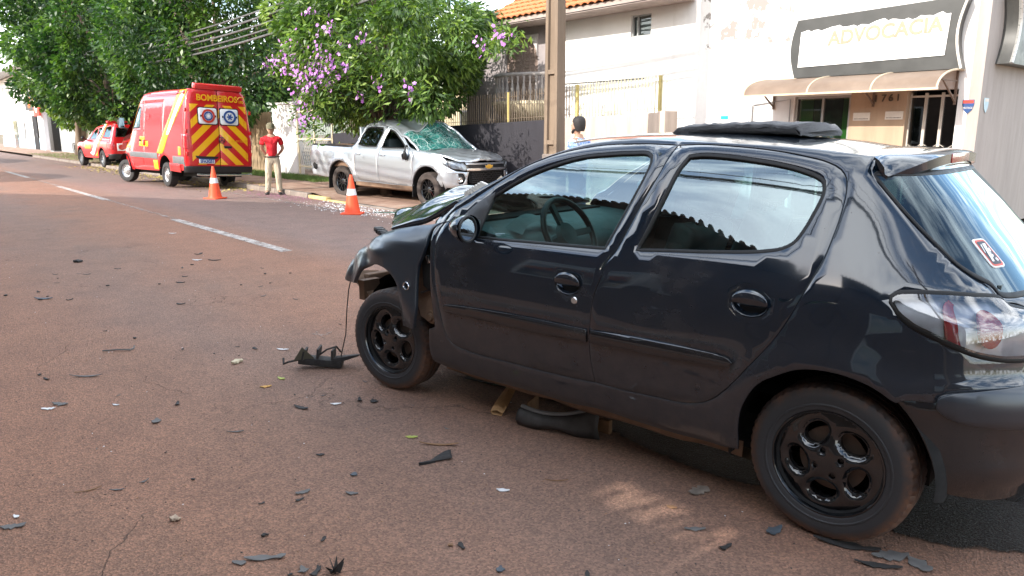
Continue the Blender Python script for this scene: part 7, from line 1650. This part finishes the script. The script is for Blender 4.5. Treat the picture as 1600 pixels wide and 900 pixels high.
person('person in red t-shirt, khaki trousers and peaked cap standing by the kerb', (-18.45, 7.68, -.096), math.atan2(-7.7, 18.4) - .05,
    dict(l=[(0, .095, .90), (.025, .115, .50), (-.03, .13, .085), (.10, .155, .04)], r=[(0, -.095, .90), (.015, -.12, .50), (-.03, -.16, .085), (.10, -.20, .04)]),
    dict(l=[(-.01, .195, 1.42), (-.10, .265, 1.15), (-.20, .13, .99), (-.22, .05, .96)], r=[(-.01, -.195, 1.42), (-.10, -.265, 1.15), (-.20, -.13, .98), (-.235, -.04, .95)]), M['red_shirt'], M['khaki'], M['skin'], cap_, .62)
pw = person('person in light blue checked shirt with dark hair beside the concrete pole', (-8.36, 8.45, -.09), R(203),
    dict(l=[(0, .095, .90), (.02, .11, .50), (-.03, .12, .085), (.10, .14, .04)], r=[(0, -.095, .90), (-.02, -.11, .50), (-.06, -.12, .085), (.07, -.14, .04)]),
    dict(l=[(-.01, .195, 1.42), (-.04, .27, 1.15), (.08, .25, .95), (.14, .235, .90)], r=[(-.01, -.195, 1.42), (-.04, -.26, 1.14), (.02, -.27, .90), (.03, -.265, .82)]), M['plaid'], M['jeans'], M['skin2'], hair_, 1.9)
# ---------------------------------------------------------------- traffic cones
def cone_mat():
    s = Mat('fluorescent orange rubber'); s.set(col=s.mix(s.ramp(s.noise(14, 5), (.4, 0.), (.75, .4)), (.85, .085, .022), (.50, .07, .03)), rough=.55); return s.m
M['cone'] = cone_mat(); M['reflect'] = plain('white reflective sleeve', (.72, .73, .74), .35, .06)
def cone(label, x, y, tilt=0, rz=0):
    t = thing('traffic_cone', label, 'traffic cone', (x, y, road_z(y) + .001), rz, 'orange traffic cones on the road'); P = rrect(-.20, -.20, .20, .20, .05)
    MB().prism([(a, b) for a, b in P], .026, Matrix(((1, 0, 0, 0), (0, 0, 1, 0), (0, 1, 0, 0), (0, 0, 0, 1)))).build('base', M['cone'], t, fix=True, bevel=.005)
    prof = [(.158, .022), (.150, .045), (.142, .08)] + [(.142 - .112 * k, .08 + .645 * k) for k in np.linspace(.05, 1, 8)] + [(.026, .74), (.022, .745), (.012, .742), (.010, .70)]
    MB().lathe(prof, 40, 'Z').build('cone_body', M['cone'], t, angle=50); f = lambda z: .142 - .112 * (z - .08) / .645
    MB().lathe([(f(.36) + .001, .36), (f(.36) + .0035, .362), (f(.48) + .0035, .478), (f(.48) + .001, .48)], 40, 'Z').build('reflective_band', M['reflect'], t); return t
cone('orange traffic cone behind the ambulance van', -17.73, 5.94, rz=.5); cone('orange traffic cone in front of the silver pickup, the right one of two', -12.85, 6.87, rz=R(48))
# ---------------------------------------------------------------- wreckage on the road
M['shard'] = plain('broken black plastic', (.024, .022, .021), .75, .35, 20); M['shard_grey'] = plain('broken grey plastic', (.12, .115, .11), .8, .25, 20); M['shard_white'] = plain('broken white plastic', (.62, .62, .62), .45, .1, 20)
M['scrap'] = plain('crumpled beige grey lining', (.20, .165, .135), .9, .35, 25, .5); M['shard_blue'] = plain('blue grey plastic chip', (.07, .085, .10), .7, .25, 20); M['shard_brown'] = plain('brown fibre board', (.22, .12, .06), .85, .3, 12); M['foam'] = plain('cream foam', (.50, .43, .30), .9, .15, 20)
M['dry_leaf'] = plain('orange dry leaf', (.48, .26, .07), .8, .25, 20); M['green_leaf'] = plain('yellow green leaf', (.34, .38, .08), .6, .25, 20); M['stone'] = plain('beige stone', (.38, .29, .21), .9, .2, 20, .5)
def shard_mesh(L, Wd, th, mat, curl=.15, jag=.25, n=9, seed=None, name='plastic_shard', lift=.0):
    rr = random.Random(seed); m = MB(); top, bot = [], []
    up = [(-L / 2 + L * i / (n - 1), (Wd / 2) * min(1, .15 + 2.2 * min(i + rr.uniform(0, .8), n - 1 - i + rr.uniform(0, 1.5)) / n) * rr.uniform(1 - 1.8 * jag, 1 + jag)) for i in range(n)]
    lo = [(x, -w * rr.uniform(.6, 1.1)) for x, w in up]; P = []
    for (x, a), (_, b) in zip(up, lo):
        z = lift + curl * L * (2 * x / L)**2 * .5 + rr.uniform(0, .15) * Wd * .2
        P.append([(x, a, z + th), (x + rr.uniform(-.1, .1) * L / n, (a + b) / 2, z + th + curl * Wd * .35), (x, b, z + th), (x, b, z), (x, (a + b) / 2, z + curl * Wd * .35 * .9), (x, a, z), (x, a, z + th)])
    m.grid(np.array(P)); k = len(m.v) - 7; m.f.append((0, 1, 2, 3, 4, 5)); m.f.append((k + 5, k + 4, k + 3, k + 2, k + 1, k)); return m.build(name, mat, None, angle=30)
def lump_mesh(L, mat, seed, name='lump', flat=.6):
    rr = random.Random(seed); m = MB()
    for k in range(3): m.box((rr.uniform(-.25, .25) * L, rr.uniform(-.2, .2) * L, L * .2 * flat + .001), (L * rr.uniform(.4, .8), L * rr.uniform(.3, .55), L * rr.uniform(.25, .4) * flat), Matrix.Rotation(rr.uniform(0, 3), 3, 'Z') @ Matrix.Rotation(rr.uniform(-.4, .4), 3, 'X'))
    return m.build(name, mat, None, bevel=L * .04)
DB = [ # name, label, category, (x, y), kind, length, width, material, angle
 ('plastic_shard', 'blue grey shard pile alone on the far left of the road', 'debris', (-7.62, .98), 's', .16, .06, 'shard_blue', 130), ('plastic_shard', 'small black chunk left of the centre line dash', 'debris', (-9.59, 1.61), 'l', .10, 0, 'shard', 20),
 ('plastic_strip', 'thin pale bent strip with a hooked end', 'debris', (-5.41, 1.08), 'w', .19, .014, 'shard_grey', 140), ('plastic_strip', 'straight grey trim strip lying alone', 'debris', (-4.95, .80), 's', .19, .022, 'shard_grey', 133),
 ('plastic_shard', 'dark grey folded shard beside a white chip', 'debris', (-4.51, .59), 's', .09, .05, 'shard_grey', 120), ('paint_chip', 'white chip beside the dark grey folded shard', 'debris', (-4.47, .53), 's', .07, .03, 'shard_white', 140),
 ('plastic_shard', 'square grey shard between the two long strips and the road edge', 'debris', (-3.91, .92), 's', .065, .045, 'shard_grey', 60), ('plastic_strip', 'short pale grey strip near a crack in the asphalt', 'debris', (-3.51, 1.18), 's', .085, .014, 'shard_grey', 135),
 ('paint_chip', 'small white chip near the square grey shard', 'debris', (-4.30, .82), 's', .04, .018, 'shard_white', 120), ('foam_chunk', 'cream foam chunk left of the black engine cover fragment', 'debris', (-4.62, 1.60), 'l', .085, 0, 'foam', 40),
 ('dry_leaf', 'orange dry leaf in front of the engine cover fragment', 'leaf', (-4.06, 1.56), 's', .065, .035, 'dry_leaf', 150), ('green_leaf', 'yellow green leaf touching the shade of the engine cover fragment', 'leaf', (-4.14, 1.69), 's', .06, .03, 'green_leaf', 100),
 ('paint_chip', 'white chip above the engine cover fragment', 'debris', (-4.72, 1.95), 's', .085, .03, 'shard_white', 120), ('plastic_strip', 'black folded strip below the engine cover fragment', 'debris', (-3.61, 1.57), 's', .10, .035, 'shard', 100),
 ('paint_chip', 'white sliver right of the black folded strip', 'debris', (-3.54, 1.74), 's', .06, .02, 'shard_white', 135), ('plastic_shard', 'little black square bit in front of the front wheel', 'debris', (-3.44, 1.92), 's', .055, .04, 'shard', 70),
 ('plastic_shard', 'black angled bit in the middle of the bare road', 'debris', (-2.99, 1.38), 's', .04, .022, 'shard', 130), ('plastic_strip', 'long thin brown sliver near the left edge', 'debris', (-3.29, .49), 's', .10, .008, 'shard_brown', 165),
 ('plastic_strip', 'short thin grey sliver beside the long brown sliver', 'debris', (-3.22, .58), 's', .06, .010, 'shard_grey', 135), ('plastic_shard', 'curved grey shard with a pale edge in the lower middle', 'debris', (-2.70, 1.16), 's', .06, .035, 'shard_grey', 160),
 ('plastic_shard', 'flat grey shard right of the curved grey shard', 'debris', (-2.56, 1.31), 's', .055, .022, 'shard_grey', 120), ('plastic_shard', 'blue black chip above the flat grey shard', 'debris', (-2.71, 1.40), 's', .035, .03, 'shard_blue', 40),
 ('plastic_shard', 'grey shard in the lower left corner of the road', 'debris', (-3.15, .21), 's', .085, .04, 'shard_grey', 145), ('paint_chip', 'white chip in the lower left corner', 'debris', (-3.23, .23), 's', .03, .02, 'shard_white', 100),
 ('stone', 'beige pebble alone on the lower left of the road', 'stone', (-2.81, .70), 'l', .045, 0, 'stone', 10), ('stone', 'round black pebble at the bottom of the road', 'stone', (-2.48, .91), 'l', .026, 0, 'shard', 10),
 ('plastic_shard', 'long pointed grey shard at the bottom left', 'debris', (-2.33, .85), 's', .14, .035, 'shard_grey', 138), ('plastic_shard', 'flat grey chip left of the long pointed shard', 'debris', (-2.36, .77), 's', .05, .026, 'shard_grey', 120), ('plastic_shard', 'dark grey chip right of the long pointed shard', 'debris', (-2.18, .92), 's', .045, .03, 'shard_grey', 70),
 ('rubber_scrap', 'black spiky rubber scrap at the bottom edge', 'debris', (-2.10, 1.0), 'k', .05, 0, 'shard', 0), ('green_leaf', 'pale yellow green leaf beside the brown fibre strip', 'leaf', (-2.89, 1.81), 's', .06, .026, 'green_leaf', 130),
 ('fibre_strip', 'brown fibre strip below the yellow green leaf', 'debris', (-2.73, 1.86), 's', .19, .028, 'shard_brown', 125), ('rubber_scrap', 'twisted black rubber scrap below the brown fibre strip', 'debris', (-2.60, 1.75), 'y', .15, .03, 'shard', 140),
 ('metal_shard', 'shiny white and grey shard near the sunlit patch', 'debris', (-2.18, 1.80), 's', .055, .024, 'shard_white', 120), ('crumpled_scrap', 'crumpled beige grey scrap near the rear wheel', 'debris', (-1.65, 2.41), 's', .10, .075, 'scrap', 160),
 ('plastic_shard', 'flat blue grey shard just in front of the rear wheel', 'debris', (-1.28, 2.37), 's', .085, .055, 'shard_blue', 170), ('plastic_shard', 'thin grey flake left of the rear wheel shard', 'debris', (-1.48, 2.15), 's', .08, .025, 'shard_grey', 130),
 ('plastic_plate', 'long black plate under the rear wheel', 'debris', (-1.06, 2.47), 's', .22, .05, 'shard', 106), ('plastic_plate', 'second black plate crossing the grey flakes behind the rear wheel', 'debris', (-.93, 2.43), 's', .15, .035, 'shard', 112), ('plastic_shard', 'grey star shaped flake under the black plate', 'debris', (-.93, 2.52), 's', .13, .06, 'shard_grey', 130), ('plastic_shard', 'pale grey flake beside the star shaped flake', 'debris', (-.84, 2.54), 's', .09, .07, 'shard_grey', 60),
 ('plastic_shard', 'far black chip near the end of the centre line dash', 'debris', (-7.59, 2.14), 's', .09, .05, 'shard', 130), ('plastic_strip', 'dark strip beside a pale chip on the far road', 'debris', (-8.71, 2.85), 's', .15, .05, 'shard', 130), ('paint_chip', 'pale chip beside the dark strip on the far road', 'debris', (-8.85, 2.70), 's', .11, .05, 'shard_white', 130), ('paint_chip', 'pale flake near the centre line', 'debris', (-11.49, 3.19), 's', .11, .05, 'shard_white', 130),
 ('glass_strip', 'green laminated glass strip lying in front of the silver pickup', 'debris', (-12.45, 7.45, .03), 's', .60, .12, 'green_glass', 145), ('glass_strip', 'short green glass strip leaning on the longer one', 'debris', (-12.05, 7.50, .05), 's', .42, .10, 'green_glass', 138),
 ('plastic_shard', 'blue black chip at the bottom edge below the sunlit patch', 'debris', (-1.75, 1.43), 's', .036, .03, 'shard_blue', 30), ('stone', 'small brown clod at the bottom middle', 'stone', (-1.98, 1.39), 'l', .022, 0, 'shard_brown', 10), ('white_scrap', 'white paper scrap behind the rear bumper', 'debris', (-.78, 3.36), 's', .07, .05, 'shard_white', 30), ('twig', 'thin brown twig on the sunlit patch', 'twig', (-2.10, 2.03), 's', .10, .005, 'shard_brown', 128), ('plastic_shard', 'tan flake behind the sunlit patch', 'debris', (-1.64, 2.22), 's', .04, .02, 'shard_brown', 110)]
M['green_glass'] = plain('dark green broken glass', (.012, .10, .075), .12, .3, 12, coat=.8)
for i, (nm, lb_, ct, xy, kd, L, Wd, mt, an) in enumerate(DB):
    if kd == 's': o = shard_mesh(L, Wd, .003 if L < .3 else .012, M[mt], curl=.12 if L < .3 else .04, seed=i, name=nm)
    elif kd == 'l': o = lump_mesh(L, M[mt], i, nm)
    elif kd == 'w': o = MB().tube([(-L / 2, 0, .008), (0, .005, .010), (L * .42, -.004, .008), (L * .5, .02, .01), (L * .5, .045, .02)], .006, 6).build(nm, M[mt])
    elif kd == 'k':
        m = MB()
        for q in range(7): a = q * .9; m.add([(0, 0, 0), (.02 * math.cos(a), .02 * math.sin(a), 0), (.035 * math.cos(a + .3), .035 * math.sin(a + .3), .05 + .016 * (q % 3) - .025), (.01, .0, .012)], [(0, 1, 2), (0, 2, 3), (1, 3, 2), (0, 3, 1)])
        o = m.build(nm, M[mt], angle=20)
    elif kd == 'y':
        m = MB(); m.grid(np.array([[(x, w * .016 * (1 + 1.4 * max(0, x / L + .1)) + .02 * math.sin(x * 22), .004 + .022 * max(0, x / L + .2) + w * .008 * math.sin(x * 30)) for w in (-1, 0, 1)] for x in np.linspace(-L / 2, L / 2, 10)])); m.grid(np.array([[(x, w * .010 - .03 + .28 * (x + L / 2), .003 + .003 * w) for w in (-1, 1)] for x in np.linspace(-L / 2, 0, 5)])); o = m.build(nm, M[mt], angle=None); o.modifiers.new('solid', 'SOLIDIFY').thickness = .004
    o.location = (xy[0], xy[1], road_z(xy[1]) + .002 + (xy[2] if len(xy) > 2 else 0)); o.rotation_euler = (0, 0, R(an - 80)); tag(o, lb_, ct)
# engine cover fragment
ef = thing('engine_cover_fragment', 'torn black engine cover fragment with ribs in front of the front wheel', 'debris', (-4.20, 1.98, 0), R(52))
m = MB(); m.box((0, 0, .040), (.27, .09, .045), Matrix.Rotation(.12, 3, 'Y')); m.add([(.08, -.05, .03), (.24, -.02, .075), (.25, .02, .07), (.08, .05, .02), (.08, -.05, .07), (.24, -.015, .085), (.25, .02, .08), (.08, .05, .06)], [(0, 1, 2, 3), (4, 7, 6, 5), (0, 4, 5, 1), (3, 2, 6, 7), (1, 5, 6, 2), (0, 3, 7, 4)]); m.build('slab', M['shard'], ef, bevel=.008)
for k in range(3): box('rib', (-.10 + .09 * k, .0, .09 + .012 * (k == 1)), (.012, .11, .06), M['shard'], ef, rot=Matrix.Rotation(.25 - .1 * k, 3, 'Y'))
m = MB(); m.add([(-.16, -.05, .06), (-.10, -.06, .15), (-.03, -.04, .07), (-.11, .04, .065)], [(0, 1, 2), (0, 3, 1), (1, 3, 2), (0, 2, 3)]); m.build('torn_corner', plain('dull olive plastic', (.085, .08, .055), .6, .2), ef)
m = MB(); m.tube([(.0, -.02, .09), (.05, -.05, .13), (.10, 0, .135), (.12, .03, .09)], .006, 6); m.tube([(-.14, 0, .05), (-.20, -.03, .045), (-.23, -.02, .03), (-.24, .02, .055)], .007, 6); tag(m.build('cables', M['shard'], ef), kind='stuff')
# bumper piece and wooden slat under the car
bp2 = thing('bumper_fragment', 'curved black bumper fragment lying on edge under the sill of the black car', 'debris', (-2.50, 2.40, 0), R(8))
rows = []
for t in np.linspace(0, 1, 22):
    x = -.19 + .42 * t; y = -.05 + .12 * t * t; ht = .090 + .070 * t**2 - .018 * math.sin(PI * t); cut = .022 * math.sin(PI * max(0, min(1, (t - .2) / .6)))**2
    rows.append([(x, y - .012, cut), (x - .004, y - .028, cut + (ht - cut) * .35), (x, y - .022, ht - .022), (x, y - .008, ht - .004), (x, y + .02, ht), (x, y + .05, ht - .006)])
f_ = MB().grid(np.array(rows)).build('bumper_skin', plain('scuffed bumper plastic', (.045, .043, .042), .6, .4, 14), bp2, angle=60); q = f_.modifiers.new('solid', 'SOLIDIFY'); q.thickness = .006
MB().tube([Vector(r[4]) + Vector((0, 0, .002)) for r in rows], .012, 8).build('lit_edge', plain('light-paled plastic edge', (.24, .24, .24), .6, .2), bp2)  # paler tube paints the light along the fragment's top edge
m = MB(); m.box((-.185, .05, .06), (.012, .14, .11), Matrix.Rotation(.3, 3, 'Z')); m.box((.20, .12, .05), (.10, .03, .07)); tag(m.build('bumper_brackets', M['shard_brown'], bp2, bevel=.005), kind='stuff')
ws = thing('wooden_slat', 'split tan slat wedged under the sill of the black car', 'slat', (-2.95, 2.43, 0), 0); m = MB(); P = []
for t in np.linspace(0, 1, 9): c = Vector((.17, -.17, .018)).lerp(Vector((-.10, .22, .15)), t) if False else Vector((.10 - .24 * t, -.12 + .42 * t, .016 + .13 * t)); w_ = .034 - .006 * t + .004 * math.sin(9 * t); P.append([c + Vector((-w_, -w_ * .4, 0)), c + Vector((0, 0, .012)), c + Vector((w_, w_ * .4, 0)), c + Vector((w_ * .8, w_ * .3, -.016)), c + Vector((-w_ * .8, -w_ * .3, -.016)), c + Vector((-w_, -w_ * .4, 0))])
MB().grid(np.array([[tuple(p) for p in r] for r in P])).build('slat', plain('split tan board', (.50, .30, .14), .8, .3, 9, .4), ws, angle=35)
lt = tag(shard_mesh(.5, .10, .008, M['shard'], .06, .3, seed=77, name='plastic_sheet_scrap'), 'long dark panel lying in the shade under the middle of the black car', 'debris'); lt.location = (-2.58, 2.75, .05); lt.rotation_euler = (.3, -.15, R(120))
# dark liquid spilled under the car
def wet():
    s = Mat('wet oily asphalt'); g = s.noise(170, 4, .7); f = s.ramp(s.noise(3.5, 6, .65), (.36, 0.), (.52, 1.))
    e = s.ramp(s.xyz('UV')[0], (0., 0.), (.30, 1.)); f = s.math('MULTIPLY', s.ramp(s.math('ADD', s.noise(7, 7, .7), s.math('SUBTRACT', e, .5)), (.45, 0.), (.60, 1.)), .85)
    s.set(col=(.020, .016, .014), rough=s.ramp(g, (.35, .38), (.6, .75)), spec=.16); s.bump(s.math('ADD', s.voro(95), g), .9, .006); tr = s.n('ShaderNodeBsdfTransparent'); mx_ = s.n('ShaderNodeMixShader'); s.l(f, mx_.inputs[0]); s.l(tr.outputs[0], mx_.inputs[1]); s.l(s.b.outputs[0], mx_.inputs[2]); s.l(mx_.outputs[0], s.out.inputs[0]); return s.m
M['wet'] = wet()
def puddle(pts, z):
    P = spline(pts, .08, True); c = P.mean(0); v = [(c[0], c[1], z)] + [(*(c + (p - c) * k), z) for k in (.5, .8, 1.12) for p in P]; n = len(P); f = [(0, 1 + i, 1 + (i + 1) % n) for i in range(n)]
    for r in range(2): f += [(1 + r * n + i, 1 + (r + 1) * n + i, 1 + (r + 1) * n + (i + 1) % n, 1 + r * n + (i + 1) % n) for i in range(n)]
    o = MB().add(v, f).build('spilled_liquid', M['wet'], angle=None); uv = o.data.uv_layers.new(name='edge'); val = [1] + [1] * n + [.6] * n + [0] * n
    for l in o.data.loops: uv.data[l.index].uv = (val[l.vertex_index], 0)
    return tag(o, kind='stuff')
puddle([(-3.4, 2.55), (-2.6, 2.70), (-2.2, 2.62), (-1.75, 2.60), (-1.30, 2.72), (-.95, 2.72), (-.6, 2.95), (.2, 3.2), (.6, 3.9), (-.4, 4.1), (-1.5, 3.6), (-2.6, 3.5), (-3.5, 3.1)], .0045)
# glass crumbs by the pickup and loose grit over the road
def crumbs(name, n, fx, mat, s0, s1, kind='stuff', flat=.5):
    m = MB(); 
    for _ in range(n):
        x, y = fx(); s_ = random.uniform(s0, s1); a = random.uniform(0, 6.28); z = road_z(y) + .001; c, q = math.cos(a) * s_, math.sin(a) * s_; k = random.uniform(.35, 1)
        m.add([(x + c, y + q, z), (x - q * k, y + c * k, z), (x - c, y - q, z), (x + q * k, y - c * k, z), (x + c * .2, y + q * .2, z + s_ * flat)], [(0, 1, 4), (1, 2, 4), (2, 3, 4), (3, 0, 4)])
    return tag(m.build(name, mat, angle=20), kind=kind)
crumbs('glass_crumbs', 650, lambda: (random.gauss(-13.6, 1.1), min(7.8, max(6.3, random.gauss(7.4, .35)))), M['reflect'], .008, .02)
crumbs('glass_crumbs_spread', 260, lambda: (random.uniform(-12, -1), random.uniform(.4, 6)), M['shard_white'], .002, .006)
crumbs('road_grit', 900, lambda: (random.uniform(-7, -.5), random.uniform(.3, 3.2)), M['shard'], .002, .006); crumbs('road_grit_brown', 900, lambda: (random.uniform(-9, -.5), random.uniform(.3, 4)), M['shard_brown'], .002, .006)
protos = [shard_mesh(.05, .022, .002, M['shard'], .2, .4, 6, 301, 'plastic_crumb'), shard_mesh(.04, .012, .002, M['shard_grey'], .2, .4, 6, 302, 'plastic_crumb'), lump_mesh(.022, M['shard'], 303, 'plastic_crumb')]
for k in range(64):
    o = protos[k] if k < 3 else protos[k % 3].copy()
    if k >= 3: C.objects.link(o)
    for _ in range(60):
        x, y = random.uniform(-9.5, -1.2), random.uniform(.35, 3.4)
        if y < 2.25 or x < -4.6: break
    o.location = (x, y, road_z(y) + .002); o.rotation_euler = (0, 0, random.uniform(0, 6.28)); s_ = random.uniform(.5, 1.2) * (1 + max(0, -x - 5) * .2); o.scale = (s_, s_, s_)
    tag(o, 'tiny dark plastic crumb scattered on the reddish asphalt', 'debris', 'tiny plastic crumbs on the road')
# scuffed paint marks on the asphalt
m = MB()
for a, b, w_ in (((-5.05, 2.20), (-4.80, 2.42), .02), ((-5.0, 2.33), (-4.82, 2.30), .014), ((-4.92, 2.42), (-4.85, 2.22), .012), ((-9.4, 5.2), (-8.6, 5.4), .05), ((-9.0, 5.5), (-8.2, 5.6), .04)): m.bar((a[0], a[1], road_z(a[1]) + .0055), (b[0], b[1], road_z(b[1]) + .0055), w_, .0008) 
tag(m.build('paint_scuffs', M['line_faint'], angle=None), kind='stuff')
